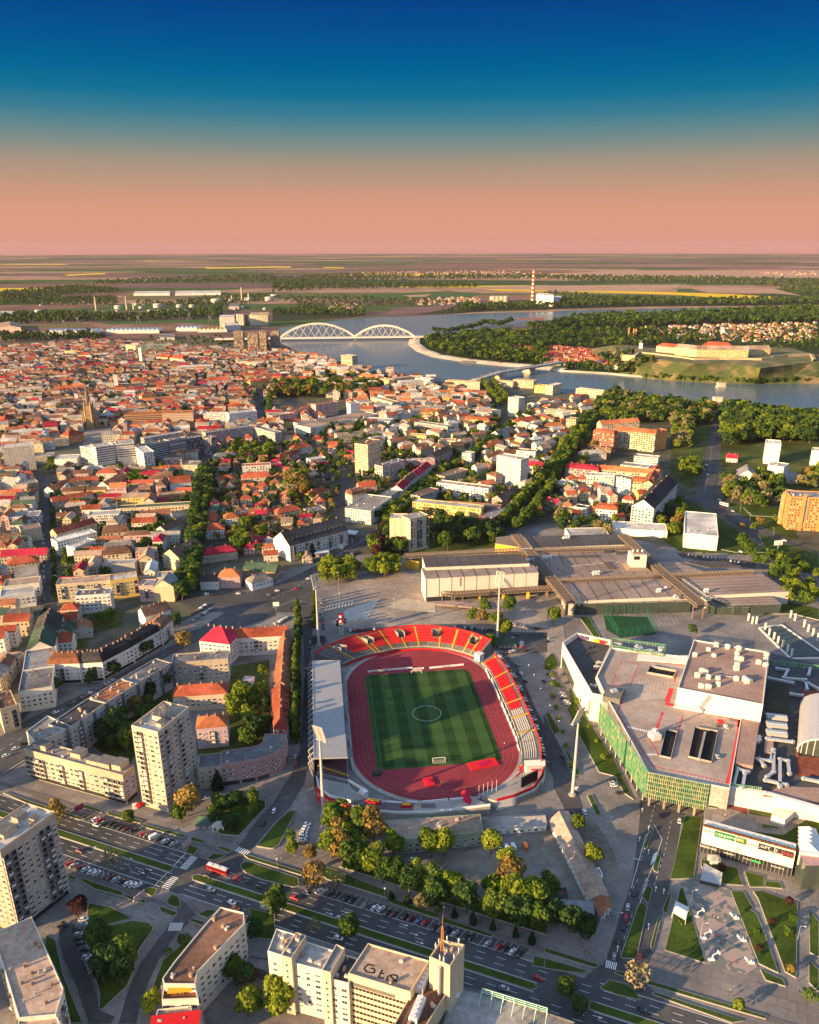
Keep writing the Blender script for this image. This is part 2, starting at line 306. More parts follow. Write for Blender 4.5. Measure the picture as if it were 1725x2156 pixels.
for k,nm,ms,pts in[('A','rapeseed_field',fy,[(0,270),(370,268),(330,283),(0,300)]),('A','rapeseed_field',fy,[(1280,142),(1725,133),(1725,141),(1300,149)]),('B','rapeseed_field',fy,[(0,133),(120,134),(110,141),(0,140)]),('B','rapeseed_field',fy,[(310,138),(450,139),(450,145),(330,144)]),('A','rapeseed_field',fy,[(400,185),(660,175),(660,182),(430,192)]),('B','bare_field',ft,[(1295,262),(1725,250),(1725,282),(1400,274)]),('C','bare_field',ft,[(0,255),(850,247),(830,270),(640,295),(0,285)]),('C','bare_field',ft,[(880,262),(1440,272),(1620,318),(1480,305),(1030,295)]),('C','bare_field',ft,[(0,180),(500,160),(1725,155),(1725,205),(900,205),(300,195)]),('C','rapeseed_field',fy,[(80,290),(400,288),(820,296),(1200,310),(1480,325),(1490,337),(1230,340),(860,315),(500,302)]),('B','rapeseed_field',fy,[(1310,275),(1725,284),(1725,291),(1440,288)]),('C','green_field',fg,[(250,305),(900,320),(1240,342),(1180,358),(700,350),(300,330)]),('C','green_field',fg,[(840,272),(960,285),(1030,300),(830,297)]),('B','green_field',fg,[(540,310),(800,300),(1100,290),(1300,300),(1260,330),(900,340),(600,345)]),('B','ploughed_field',fp,[(760,395),(1150,380),(1130,410),(720,435)]),('B','bare_field',ft,[(820,316),(1000,308),(960,324),(860,326)]),('A','ploughed_field',fo,[(750,310),(1440,300),(1400,335),(1000,345),(800,345)]),('A','bare_field',ft,[(740,215),(1010,208),(980,222),(800,224)]),('A','green_field',fg,[(590,480),(1400,460),(1420,480),(700,500)]),('A','open_field',fo,[(0,618),(850,600),(1500,585),(1500,605),(800,625),(100,640)]),('A','open_field',fo,[(100,495),(560,490),(550,520),(140,520)]),('B','riverside_meadow',fg,[(920,600),(970,572),(1100,575),(1100,590),(980,600)])]:
 Ab(nm,GP(k,pts),.25,ms)
mw_=mat('wood_floor',(.028,.040,.014),.95,.35,.05)
for k,pts in(('C',[(100,480),(340,458),(620,452),(900,444),(1060,436),(1180,400),(1725,385),(1725,520),(1000,530),(600,560),(0,600)]),('B',[(960,610),(1120,585),(1420,560),(1725,545),(1725,752),(1500,745),(1200,715),(1010,670)]),('C',[(0,600),(700,550),(1725,520),(1725,690),(1200,640),(480,700),(250,760),(0,700)]),('B',[(900,438),(1150,428),(1400,415),(1725,408),(1725,345),(1160,375),(1100,400)]),('C',[(0,405),(700,385),(1200,382),(1725,375),(1725,335),(900,345),(0,330)]),('B',[(0,480),(500,455),(600,430),(0,400)])):Ab('wood_floor',GP(k,pts),.3,mw_)
CRT,t,bs=nodes('court_paving');bs.inputs['Roughness'].default_value=.85;g=tn(t,'ShaderNodeNewGeometry');mp=tn(t,'ShaderNodeMapping');mp.inputs['Scale'].default_value=(.14,.14,.14);t.links.new(g.outputs['Position'],mp.inputs[0])
v=tn(t,'ShaderNodeTexVoronoi',distance='MANHATTAN');v.inputs['Scale'].default_value=2.2;t.links.new(mp.outputs[0],v.inputs['Vector']);n=tn(t,'ShaderNodeTexNoise');n.inputs['Scale'].default_value=.09;n.inputs['Detail'].default_value=2;t.links.new(g.outputs['Position'],n.inputs['Vector'])
s=tn(t,'ShaderNodeSeparateColor');t.links.new(v.outputs['Color'],s.inputs[0]);a=tn(t,'ShaderNodeMath',operation='MULTIPLY_ADD');a.inputs[1].default_value=.45;t.links.new(s.outputs[0],a.inputs[0]);t.links.new(n.outputs['Fac'],a.inputs[2])
r=tn(t,'ShaderNodeValToRGB');r.color_ramp.interpolation='CONSTANT';r.color_ramp.elements[0].color=(.30,.235,.205,1);r.color_ramp.elements[1].color=(.13,.145,.135,1);r.color_ramp.elements[1].position=.76;t.links.new(a.outputs[0],r.inputs[0]);t.links.new(r.outputs[0],bs.inputs['Base Color'])
ROADS=[]
def A3(pts,z=.12,m=None,name='road'):
 P=[A2((p[0],p[1],0))for p in pts];ROADS.append(P);return Ab(name,P,z,m or AE)
def strip(pts,w):
 """polyline -> polygon of width w"""
 l,r=[],[]
 for i,p in enumerate(pts):
  a=pts[max(i-1,0)];c=pts[min(i+1,len(pts)-1)];d=A2((c[0]-a[0],c[1]-a[1])).normalized();n=A2((-d.y,d.x))*(w/2)
  l.append(A2((p[0]+n.x,p[1]+n.y,0)));r.append(A2((p[0]-n.x,p[1]-n.y,0)))
 return l+r[::-1]
A3([BV(-420,-11.5),BV(320,-11.5),BV(320,12.2),BV(-420,12.2)],.12,name='boulevard')
for s0,s1,a,c in((-172,-87,12.2,18.2),(-14,84,12.2,18.6),(-150,-86,-16.4,-11.5)):
 Ab('parking_lane',[BV(s0,a),BV(s1,a),BV(s1+(3 if a>0 else-2),c),BV(s0,c)],.1,AE)
Ab('cycle_path',[BV(-300,19.3),BV(-66,19.3),BV(-66,21.8),BV(-300,21.8)],.11,B7);Ab('cycle_path',[BV(-52,19.3),BV(300,19.3),BV(300,21.8),BV(-52,21.8)],.11,B7)
Ab('cycle_path',[BV(-200,-22.5),BV(-70,-20),BV(-70,-17.8),BV(-200,-19.8)],.11,B7)
A3(GP('J',[(1300,470),(1480,395),(1580,250),(1700,120)])+GP('H',[(120,1090),(170,960),(190,700),(205,450),(195,250),(150,90),(60,40),(240,0),(250,200),(235,400),(235,700),(235,1000),(200,1150)])+GP('K',[(110,130),(0,235)])+GP('J',[(1600,365),(1530,440),(1510,490),(1560,570)]),.125)
A3(GP('J',[(1120,690),(1230,800),(1180,855),(1100,930),(1000,1080),(930,1230),(870,1400),(855,1484),(745,1484),(800,1290),(880,1110),(960,1000),(1050,880),(1120,790),(1080,672)]),.125)
A3(GP('J',[(370,870),(470,860),(480,960),(540,1120),(600,1280),(625,1400),(720,1440),(700,1484),(560,1484),(480,1250),(400,1080),(370,960)]),.105,name='parking_street')
A3(GP('L',[(330,1130),(380,1110),(560,560),(600,200),(600,80),(880,170),(850,240),(790,600),(680,1040),(620,1160),(640,1240),(760,1340),(600,1400),(250,1200)]),.125)
A3(GP('L',[(60,0),(130,140),(240,320),(300,340),(380,420),(250,180),(200,0)])+GP('I',[(130,980),(0,720),(0,830),(60,1100)]),.125)
A3(GP('H',[(1385,350),(1450,330),(1540,420),(1640,660),(1725,830)])+GP('I',[(60,940),(190,1200),(100,1200),(0,1000)])+GP('H',[(1700,1010),(1610,680)]),.1,name='car_park')
Ab('plaza',GP('H',[(330,150),(330,0),(430,-60),(650,-180),(900,-240),(1250,-250),(1460,-100),(1725,60),(1725,200),(1500,210),(1200,160),(900,160),(500,180)]),.1,AQ)
Ab('car_park',GP('H',[(460,195),(900,160),(1180,150),(1400,200),(1725,210),(1725,330),(1480,340),(1320,250),(1100,185),(900,172),(500,210)]),.13,AE)
Ab('promenade',GP('I',[(0,200),(120,160),(200,600),(330,730),(600,1240),(560,1250),(200,700),(150,560),(0,330)]),.1,AQ)
Ab('yard',GP('K',[(1000,470),(1400,350),(1725,260),(1725,480),(1560,500),(1390,640),(1250,640),(1050,530)]),.1,B8)
Ab('yard',GP('L',[(0,250),(60,240),(260,720),(60,700),(0,450)]),.1,B8);Ab('dirt_strip',GP('L',[(160,180),(330,230),(440,400),(460,560),(410,700),(330,600)]),.1,B8)
Ab('square',GP('L',[(850,590),(940,575),(1170,640),(1340,1130),(1260,1180),(1020,1110)]),.11,CRT)
A3(GP('E',[(0,1090),(230,985),(480,830),(640,745),(720,640),(830,570),(900,520),(990,500),(900,560),(780,660),(700,740),(560,850),(340,990),(250,1080),(280,1255),(0,1255)]),.12)
A3(GP('D',[(1110,1180),(1300,1120),(1725,1090),(1725,1255),(1300,1250)]),.115,name='junction')
A3(GP('G',[(1080,240),(1250,180),(1450,60),(1540,0),(1725,0),(1725,100),(1500,180),(1250,260)]),.12)
A3(GP('G',[(-80,900),(0,860),(200,740),(600,555),(1000,330),(1150,245),(1250,255),(1080,340),(760,520),(420,740),(180,900),(160,1010),(0,1110),(-80,1150)]),.12)
A3(GP('D',[(255,400),(330,380),(325,560),(330,800),(350,1255)])+GP('G',[(325,100),(290,300),(270,560),(280,600),(140,760),(130,640),(200,400),(240,120)])+GP('D',[(258,1255),(275,800),(262,560)]),.11)
def As(k,pts,w,z=.1,name='street'):return A3(strip(GP(k,pts),w),z,name=name)
As('D',[(1130,1190),(1170,1050),(1230,700),(1275,400),(1300,260)],11)
As('E',[(790,630),(900,500),(1050,400),(1270,240),(1420,150),(1560,40)],12)
As('E',[(1480,760),(1600,620),(1725,480)],12);As('F',[(0,490),(120,330),(230,140),(330,20)],12)
As('E',[(420,690),(440,480),(470,380),(420,330),(300,240),(200,170),(100,100)],10)
A3(GP('D',[(530,110),(700,90),(690,165),(520,200)]),.1,AQ,'town_square')
As('A',[(1640,1129),(1625,900)],12)
As('B',[(1440,1129),(1380,950),(1330,860)],10)
A3(GP('F',[(1070,-20),(1045,120),(1010,260),(990,400),(950,480),(970,560),(1120,640),(1400,850),(1560,960),(1725,1040),(1725,900),(1500,790),(1200,620),(1070,510),(1090,400),(1110,250),(1110,100),(1100,-20)]),.12)
As('F',[(970,560),(850,520),(770,480)],10);Ab('car_park',GP('F',[(740,560),(840,540),(830,700),(680,710)]),.1,AE);Ab('car_park',GP('F',[(830,880),(1340,940),(1320,980),(860,910)]),.1,AE)
for pts in([(560,900),(850,700),(1000,560),(1080,480),(1080,700),(830,1000),(800,1080)],[(1435,420),(1690,380),(1690,960),(1440,950),(1240,980),(1230,820),(1430,800)],[(580,60),(780,80),(760,170),(560,200),(540,330),(470,300)]):Ab('courtyard_grass',GP('G',pts),.14,AT)
Ab('filling_station_forecourt',GP('E',[(300,830),(340,720),(560,740),(640,745),(480,840),(350,850)]),.11,AE)
bm_=MB()
def A9(p,q,w,z=.53):
 d=A2((q[0]-p[0],q[1]-p[1])).normalized();n=A2((-d.y,d.x))*(w/2)
 bm_.face([(p[0]+n.x,p[1]+n.y,z),(p[0]-n.x,p[1]-n.y,z),(q[0]-n.x,q[1]-n.y,z),(q[0]+n.x,q[1]+n.y,z)][::-1])
def Bl(f,s0,s1,step,ln,w=.18,z=.53):
 s=s0
 while s<s1:A9(f(s),f(min(s+ln,s1)),w,z);s+=step
for n in(5.6,8.9,-5.3,-8.4):
 Bl(lambda s:BV(s,n),-260,-92,9,4);Bl(lambda s:BV(s,n),-60,300,9,4)
for n in(12.1,2.4,-2.3,-11.4):
 A9(BV(-300,n),BV(-84,n),.22);A9(BV(-72 if n!=12.1 else-14,n),BV(94,n),.22);A9(BV(118,n),BV(300,n),.22)
for n in(5.6,8.9):A9(BV(-104,n),BV(-84,n),.18)
for n in(-5.3,-8.4):A9(BV(-110,n),BV(-84,n),.18);A9(BV(-72,n),BV(-40,n),.18)
for n0,n1 in((2.8,11.6),(-11,-2.6)):
 n=n0
 while n<n1:A9(BV(-83,n),BV(-79,n),.5);n+=1.05
 A9(BV(-86.5,n0),BV(-86.5,n1),.35)
def zebra(a,b_,w,n):
 d=A2((b_.x-a.x,b_.y-a.y));u=d.normalized();m_=A2((-u.y,u.x))*w/2
 for i in range(n):
  c=a+A2((d.x,d.y,0))*((i+.5)/n);A9((c.x-m_.x,c.y-m_.y),(c.x+m_.x,c.y+m_.y),d.length/n*.5)
zebra(G('J',1060,880),G('J',1145,880),4.6,9);zebra(G('J',1485,390),G('J',1560,420),3.5,6);zebra(G('L',385,1110),G('L',455,1130),4,6)
for s in range(-170,-88,3):A9(BV(s,12.6),BV(s+1.2,18),.12)
for s in range(-12,84,3):A9(BV(s,12.6),BV(s+1.2,18.2),.12)
for s in range(-150,-92,3):A9(BV(s,-16.2),BV(s+1.2,-11.8),.12)
def Ae(k,pts,w,dash=None,z=.536):
 P=GP(k,pts)
 for a,c in zip(P,P[1:]):
  if not dash:A9(a,c,w,z)
  else:
   L=(c-a).length;n=max(1,int(L/dash))
   for i in range(n):A9(a+(c-a)*(i/n),a+(c-a)*((i+.5)/n),w,z)
Ae('L',[(610,450),(690,130),(700,100)],.15,4);Ae('L',[(545,640),(640,300),(690,260)],.2);Ae('L',[(690,240),(740,330),(690,480),(640,600)],.2);Ae('L',[(560,450),(610,460)],.4)
Ae('L',[(690,620),(760,400),(800,200)],.15,4);Ae('L',[(530,680),(600,560)],.15,4);Ae('L',[(600,730),(640,610),(670,640)],.2);Ae('L',[(500,960),(560,780)],.15,4)
for i in range(9):c=G('L',635-i*5,575+i*15);e=G('L',655-i*7,590+i*13);A9(c,e,.35)
for i in range(6):c=G('L',668+i*3,490-i*12);e=G('L',700+i*2,450-i*8);A9(c,e,.35)
for k,x,y in(('L',655,880),('L',700,645),('L',750,660),('L',655,410),('L',598,330),('L',655,262),('L',460,1020),('L',615,150)):
 c=G(k,x,y);d=(G(k,x+4,y-30)-c).normalized();A9(c-d*1.6,c+d*1.2,.22);n=A2((-d.y,d.x,0));p=c+d*2.4;q=c+d*1.0
 bm_.face([(p.x,p.y,.537),(q.x+n.x*.6,q.y+n.y*.6,.537),(q.x-n.x*.6,q.y-n.y*.6,.537)])
for s,n in((-20,10.4),(-4,3.8),(2,7.2),(30,10.4),(40,3.8),(36,7.2),(118,-4),(-165,3.8),(-178,7),(-98,-4),(-100,-7)):
 A9(BV(s,n),BV(s+2.6,n),.25);p,q,r_=BV(s+4,n),BV(s+2.5,n+.6),BV(s+2.5,n-.6);bm_.face([(v.x,v.y,.537)for v in(p,q,r_)])
Ae('E',[(640,760),(440,880),(260,1010)],.2);Ae('E',[(690,680),(640,745)],.2,5);Ae('E',[(0,1170),(120,1120),(200,1060)],.2,5);Ae('E',[(0,1230),(140,1180),(240,1200)],.2)
Ae('G',[(0,950),(330,760)],.2,6);Ae('G',[(0,1105),(155,1010)],.3);Ae('G',[(380,700),(760,490),(1060,330)],.2,6)
Ae('F',[(1085,60),(1050,220),(1035,400),(1000,500)],.2,6);Ae('F',[(1180,640),(1480,830),(1725,960)],.2,6);Ae('F',[(1080,560),(1180,600)],.3,2)
for i in range(16):
 a,c=G('H',380+i*14,150-i*2),G('H',470+i*13,60-i*4);A9(a,c,.5)
for i in range(9):a,c=G('H',335+i*20,70-i*4),G('H',345+i*20,40-i*4);A9(a,c,.5)
Az('road_markings',bm_,B9)
def Aj(A5,m=None,kerb=True,h=.16):
 NSH[0]+=1;h=.52+.004*(NSH[0]%90)
 P=ccw([A2((p[0],p[1],0))for p in A5]);b=MB()
 if kerb:b.prism(P,0,h,1,top=False)
 n=len(P);c=sum(P,A2())/n;ins=[]
 for i in range(n):
  a,p,q=P[i-1],P[i],P[(i+1)%n];d1=(p-a).normalized();d2=(q-p).normalized();nn=A2((-d1 .y-d2 .y,d1 .x+d2 .x,0));nn=nn.normalized()if nn.length>1e-3 else nn
  ins.append(p+nn*.28)
 if kerb:
  for i in range(n):
   j=(i+1)%n;b.face([(P[i].x,P[i].y,h),(P[j].x,P[j].y,h),(ins[j].x,ins[j].y,h),(ins[i].x,ins[i].y,h)],1)
 b.face([(p.x,p.y,h)for p in ins],0)
 return Az('lawn',b,[m or Av,BD])
Aj([BV(-300,-2),BV(-86,-2),BV(-85,0),BV(-86,2.1),BV(-300,2.1)]);Aj([BV(-74,0),BV(-72,-2),BV(93,-2),BV(95,0),BV(93,2.1),BV(-72,2.1)]);Aj([BV(116,-2),BV(320,-2),BV(320,2.1),BV(116,2.1)])
LAWNS="""J 1510,490 1530,475 1560,470 N 370,510 380,570 330,582 J 1640,585 1545,545 1515,515
J 1530,430 1545,425 N 400,465 395,490 J 1560,455
J 1610,375 1720,240 K 100,155 150,152 40,370 10,388 J 1700,390
J 1290,190 1350,90 1500,60 1665,90 1670,130 1500,310 1380,300
J 20,40 30,35 215,100 480,185 530,205 500,210 200,120
J 505,105 640,150 640,165 500,130
J 670,155 890,215 880,232 680,180
J 890,235 1165,305 1150,322 890,252
J 1200,315 1280,340 1275,360 1195,340
J 1160,400 1190,365 1250,390 1215,430 1170,420
J 1360,385 1385,375 1460,400 1430,418
J 1300,455 1340,420 1400,425 1415,440 1340,465
J 510,580 525,577 780,665 770,690 590,645 515,600
J 775,690 790,680 920,715 905,735 850,725
J 890,655 940,628 990,640 975,675 950,688
J 1040,720 1080,672 1120,690 1135,725 1130,760 1060,745
J 997,755 1015,750 1115,790 1090,815 1010,785
J 1240,800 1300,770 1360,775 1345,795 1300,825
J 1185,840 1210,825 1290,850 1270,872
J 430,555 445,550 485,570 470,588 432,580
J 560,730 700,755 830,825 600,885 540,890 550,760
J 830,838 940,855 962,880 955,910 900,985 850,1065 830,1180 800,1250 640,1400 620,1395 625,1300 590,1180 560,1050 525,930 545,905
J 290,930 350,960 400,1180 520,1484 430,1484 400,1260 280,1000
J 1020,1090 1180,960 1190,1000 1030,1200 960,1400 920,1400 960,1250
J 1560,760 1725,800 1725,960 1600,950
K 220,468 395,520 560,590 720,650 725,700 540,640 340,580 225,480
K 745,700 1050,800 1040,830 735,730
K 1070,820 1390,930 1370,945 1060,850
K 420,500 700,590 1000,700 1300,800 1725,930 1725,860 1400,780 1200,640 950,560 600,420 480,440
K 1640,1060 1725,1080 1725,1140 1630,1125
L 790,580 880,180 990,190 940,575
L 755,1025 850,640 870,630 1015,1105 1000,1105
L 1170,655 1250,655 1310,760 1300,775 1335,800 1390,935 1470,1170 1345,1110
L 1310,655 1360,650 1590,730 1580,1200 1510,1160 1340,700
L 1660,770 1725,850 1725,1070 1665,1040
L 1660,1090 1725,1150 1725,1290 1660,1230
L 1355,1150 1500,1210 1515,1255 1390,1215
L 985,455 1210,510 1250,620 1100,610 985,500
L 1255,530 1380,560 1380,630 1290,630
L 1385,590 1480,600 1495,640 1385,630
L 630,1225 660,1215 1400,1440 1390,1460 640,1240
L 670,1295 700,1290 1250,1470 1180,1484 690,1310
L 355,1255 410,1210 520,1240 560,1270 610,1340 460,1310 355,1270
L 0,1075 280,1160 230,1175 0,1140
L 0,1010 350,1120 320,1140 0,1040
L 440,1170 455,1155 550,1180 530,1205
L 620,380 680,250 685,270 640,400
L 680,510 715,420 735,440 710,540 690,530
L 480,1060 590,740 610,725 650,755 580,1080 490,1080
L 610,690 650,615 680,640 655,740
L 740,770 790,660 800,680 775,790 750,795
L 665,1000 710,830 740,800 720,880 680,1035
L 360,170 410,1020 430,990 480,500 440,390
L 270,55 300,50 360,180 325,180
I 140,690 165,660 150,560 180,575 225,690 440,1000 560,1255 500,1215 445,1110 345,1085 215,850
I 40,510 100,525 120,560 60,550
I 0,380 50,335 90,385 75,440 30,450 0,440
I 5,715 30,710 105,830 60,850
I 130,950 150,950 230,1100 200,1110
I 220,110 280,110 350,230 330,260
I 1250,90 1450,0 1725,60 1725,130 1560,90
F 840,120 1050,100 1040,180 940,215 850,210
F 920,240 1010,240 990,345 900,350
F 1100,860 1420,840 1480,880 1200,880
F 1480,600 1520,600 1520,660 1300,650 1250,600
F 1340,760 1725,900 1725,990 1400,880"""
def AG(s):
 k=None;out=[]
 for w_ in s.split():
  if w_.isalpha():k=w_
  else:x,y=w_.split(',');out.append((k,float(x),float(y)))
 return GP(k,out)
for l in LAWNS.split('\n'):
 P=AG(l)
 if l.startswith('L 360,170'):continue
 Aj(P)
Ab('meadow',GP('F',[(1100,560),(1500,600),(1600,800),(1350,740),(1150,620)]),.09,Av);Ab('meadow',GP('F',[(600,700),(930,560),(1130,690),(1340,830),(1400,900),(850,870)]),.09,Av)
Ab('park_grass',GP('F',[(800,100),(930,60),(1725,60),(1725,500),(1130,540),(1110,300),(1060,380),(930,480),(790,420)]),.085,AT)
Ab('park_grass',GP('E',[(600,870),(700,760),(980,860),(990,650),(1300,720),(1480,760),(1380,850),(800,900)]),.09,AT)
WC=dict(cream=(.55,.45,.30),white=(.66,.64,.60),grey=(.36,.35,.34),beige=(.46,.38,.29),yellow=(.60,.44,.14),pink=(.50,.31,.29),orange=(.52,.24,.08),brick=(.30,.13,.08),green=(.30,.38,.26),dark=(.14,.14,.15),brown=(.24,.16,.10),lilac=(.36,.27,.32),pale=(.58,.54,.46),rose=(.42,.27,.26),ochre=(.50,.34,.13),red=(.40,.06,.05))
RC=dict(red=(.30,.075,.042),orange=(.38,.13,.06),crimson=(.30,.022,.045),brown=(.15,.085,.06),dark=(.055,.053,.055),grey=(.25,.235,.22),light=(.42,.40,.37),green=(.05,.085,.06),tan=(.30,.22,.17),black=(.03,.03,.032),slate=(.17,.17,.175),rust=(.24,.10,.055),old=(.20,.10,.07))
FST=dict(A=(3.0,3.0,.45,.48),B=(2.6,3.1,.6,.5),C=(3.6,3.0,.55,.55),S=(40,3.0,.97,.42),D=(2.2,3.2,.5,.6),T=(60,2.9,.98,.40),P=(2.0,3.0,.7,.62),N=(4.5,3.4,.3,.3))
def Ai(col,st):
 if st=='0':return mat('render_'+col,WC[col],.85,.14,.3,big=.12,rnd=.12)
 a=FST[st];return AN('facade_%s_%s'%(col,st),WC[col],a[0],a[1],a[2],a[3],stripe=((.16,.15,.14),.3)if st=='T' else None)
def AS(col):return mat('roof_'+col,RC[col],.85 if col not in('light','slate')else.6,.3,.4,big=.35,rnd=.2)
AF=[];LAND=[]
W_MESH={}
AI=mat('window_glass',(.022,.028,.036),.08,.3,.6,spec=.6);AX=mat('window_frame',(.60,.59,.57),.6,.1,1);Bg=mat('roller_blind',(.46,.44,.40),.7,.15,1)
Bq=mat('balcony_concrete',(.40,.36,.31),.8,.2,.6);Bp=mat('balcony_rail',(.10,.10,.10),.6,.2,1);B4=mat('shop_glazing',(.025,.03,.035),.1,.3,.3,spec=.6)
Bn=mat('chimney_brick',(.36,.24,.17),.85,.2,1);Bm=mat('vent_metal',(.45,.43,.40),.5,.15,1)
def wmesh(kind):
 if kind in W_MESH:return W_MESH[kind]
 b=MB()
 if kind[0]=='w':
  w,h=(1.75,1.6)if kind[1]=='0' else(2.3,1.5)if kind[1]=='1' else(1.0,1.3)if kind[1]=='2' else(1.1,2.0)
  ac=int(kind[2])>3;bl=(int(kind[2])-4 if ac else int(kind[2]))*.5*h/2
  b.box((0,-.02,0),(w,.16,h),0,0);
  n=2 if w>1.2 else 1
  for i in range(n):
   x=-w/2+.1+(w-.2)*i/n+(w-.2)/n/2;ww=(w-.2)/n-.08
   z0=-h/2+.1;z1=h/2-.1-bl
   if z1>z0:b.face([(x-ww/2,-.115,z0),(x+ww/2,-.115,z0),(x+ww/2,-.115,z1),(x-ww/2,-.115,z1)],1)
   if bl:b.face([(x-ww/2,-.12,max(z0,z1)),(x+ww/2,-.12,max(z0,z1)),(x+ww/2,-.12,h/2-.1),(x-ww/2,-.12,h/2-.1)],2)
  b.box((0,-.14,-h/2-.05),(w+.2,.3,.08),0,0)
  if ac:b.box((w/2+.6,-.2,-.55),(.85,.4,.6),0,0);b.face([(w/2+.3,-.41,-.75),(w/2+.9,-.41,-.75),(w/2+.9,-.41,-.35),(w/2+.3,-.41,-.35)],2)
  me=b.mesh('window',[AX,AI,Bg])
 else:
  w=3.0;b.box((0,-.5,-1.35),(w,1.1,.16),0,0)
  b.face([(-w/2,-.02,-1.2),(w/2,-.02,-1.2),(w/2,-.02,1.1),(-w/2,-.02,1.1)],1)
  if kind[1]=='0':b.box((0,-1.02,-.85),(w,.1,.95),0,0)
  else:
   b.box((0,-1.02,-.35),(w,.05,.07),0,2);b.box((0,-1.02,-1.0),(w,.04,.5),0,2)
  for s in(-1,1):b.box((s*(w/2-.05),-.5,-.1),(.1,1.0,2.5),0,0)
  if kind[2]=='1':b.box((.3,-.95,.3),(2.0,.06,1.2),0,3);
  b.box((-.7,-.05,-.1),(.9,.1,1.9),0,3);b.face([(-1.05,-.11,-.9),(-.35,-.11,-.9),(-.35,-.11,.7),(-1.05,-.11,.7)],1)
  me=b.mesh('balcony',[Bq,AI,Bp,AX])
 W_MESH[kind]=me;return me
def Bd(root,P,z0,h,pattern,fl=3.0,seed=0,cap=100,ground=True,base=0.4,cats=('w','b')):
 """real windows and balconies on the walls that look towards the viewer's side of the town"""
 rnd=random.Random(seed);items=[]
 cx,cy=root.location.x,root.location.y;n=len(P);u=0
 for i in range(n):
  a,c=P[i],P[(i+1)%n];d=A2((c.x-a.x,c.y-a.y));L=d.length
  if L<2.5:continue
  d/=L;nn=A2((d.y,-d.x));mid=(a+c)/2
  if nn.dot(A2((-mid.x,-mid.y)).normalized())<-.12:continue
  pat=pattern[i%len(pattern)]if isinstance(pattern,(list,tuple))else pattern
  if pat=='':continue
  cell=3.3;k=max(1,int(L/cell));cw=L/k;nf=int((h-.6)/fl)
  for f in range(nf):
   if f==0 and ground:continue
   for j in range(k):
    t=pat[j%len(pat)]
    if t=='.':continue
    p=a+A2((d.x,d.y,0))*(cw*(j+.5));z=z0+f*fl+1.55
    if t in 'bB':kind='b%d%d'%(int(t=='B'),rnd.random()<.4)
    elif t=='s':kind='w20'
    elif t=='o':kind='w1%d'%rnd.choice((0,0,1,2))
    else:kind='w0%d'%rnd.choice((0,0,4,1,1,2,3,5))
    items.append(((A2((p.x,p.y,z))-cam.location).length,kind,A2((p.x+nn.x*.03,p.y+nn.y*.03,z)),atan2(d.y,d.x)))
 items.sort(key=lambda q:q[0]);rest={}
 cnt={'w':0,'b':0}
 for dist,kind,p,rz in items:
  t=kind[0]
  if cnt[t]<cap:
   cnt[t]+=1;o=bpy.data.objects.new('window' if t=='w' else 'balcony',wmesh(kind));COL.objects.link(o);o.parent=root;o.location=p-root.location;o.rotation_euler=(0,0,rz)
  else:rest.setdefault(t,[]).append((kind,p,rz))
 for t,its in rest.items():
  vs,fs,ms=[],[],[];off=0
  for kind,p,rz in its:
   me=wmesh(kind);co=np.empty(len(me.vertices)*3);me.vertices.foreach_get('co',co);co=co.reshape(-1,3);c,s=cos(rz),sin(rz);q=p-root.location
   w=np.stack([co[:,0]*c-co[:,1]*s+q.x,co[:,0]*s+co[:,1]*c+q.y,co[:,2]+q.z],1);vs.append(w)
   for pl in me.polygons:fs.append([v+off for v in pl.vertices]);ms.append(pl.material_index)
   off+=len(co)
  me=bpy.data.meshes.new('window' if t=='w' else 'balcony');me.from_pydata(np.concatenate(vs).tolist(),[],fs)
  for m in([AX,AI,Bg]if t=='w' else[Bq,AI,Bp,AX]):me.materials.append(m)
  me.polygons.foreach_set('material_index',ms);o=bpy.data.objects.new('window' if t=='w' else 'balcony',me);COL.objects.link(o);o.parent=root;o['kind']='stuff'
def AL(P,d):
 n=len(P);out=[]
 for i in range(n):
  a,p,q=P[i-1],P[i],P[(i+1)%n];d1=(p-a).normalized();d2=(q-p).normalized();n1=A2((-d1 .y,d1 .x,0));n2=A2((-d2 .y,d2 .x,0));m=(n1+n2)
  m=m/max(m.length_squared/2,.35);out.append(p+m*d)
 return out
BRND=random.Random(11)
def Bc(root,roof_o,P,z,rnd,n,kinds=('vent','chimney','air_unit')):
 xs=[p.x for p in P];ys=[p.y for p in P];k=0;t=0
 q=AL(P,1.5);ang=atan2(P[1].y-P[0].y,P[1].x-P[0].x)
 while k<n and t<n*12:
  t+=1;p=(rnd.uniform(min(xs),max(xs)),rnd.uniform(min(ys),max(ys)))
  if not inpoly(p,q):continue
  kd=rnd.choice(kinds);b=MB();k+=1
  if kd=='vent':b.tube((p[0],p[1],z),(p[0],p[1],z+1.1),.25,n=6);b.box((p[0],p[1],z+1.2),(.7,.7,.15),ang);m=Bm
  elif kd=='chimney':b.box((p[0],p[1],z+.8),(.9,1.2,1.6),ang);b.box((p[0],p[1],z+1.65),(1.1,1.4,.15),ang);m=Bn
  else:b.box((p[0],p[1],z+.55),(1.6,1.1,1.1),ang);b.tube((p[0],p[1],z+1.1),(p[0],p[1],z+1.2),.4,n=8);m=Bm
  A1(kd,b,m,roof_o)
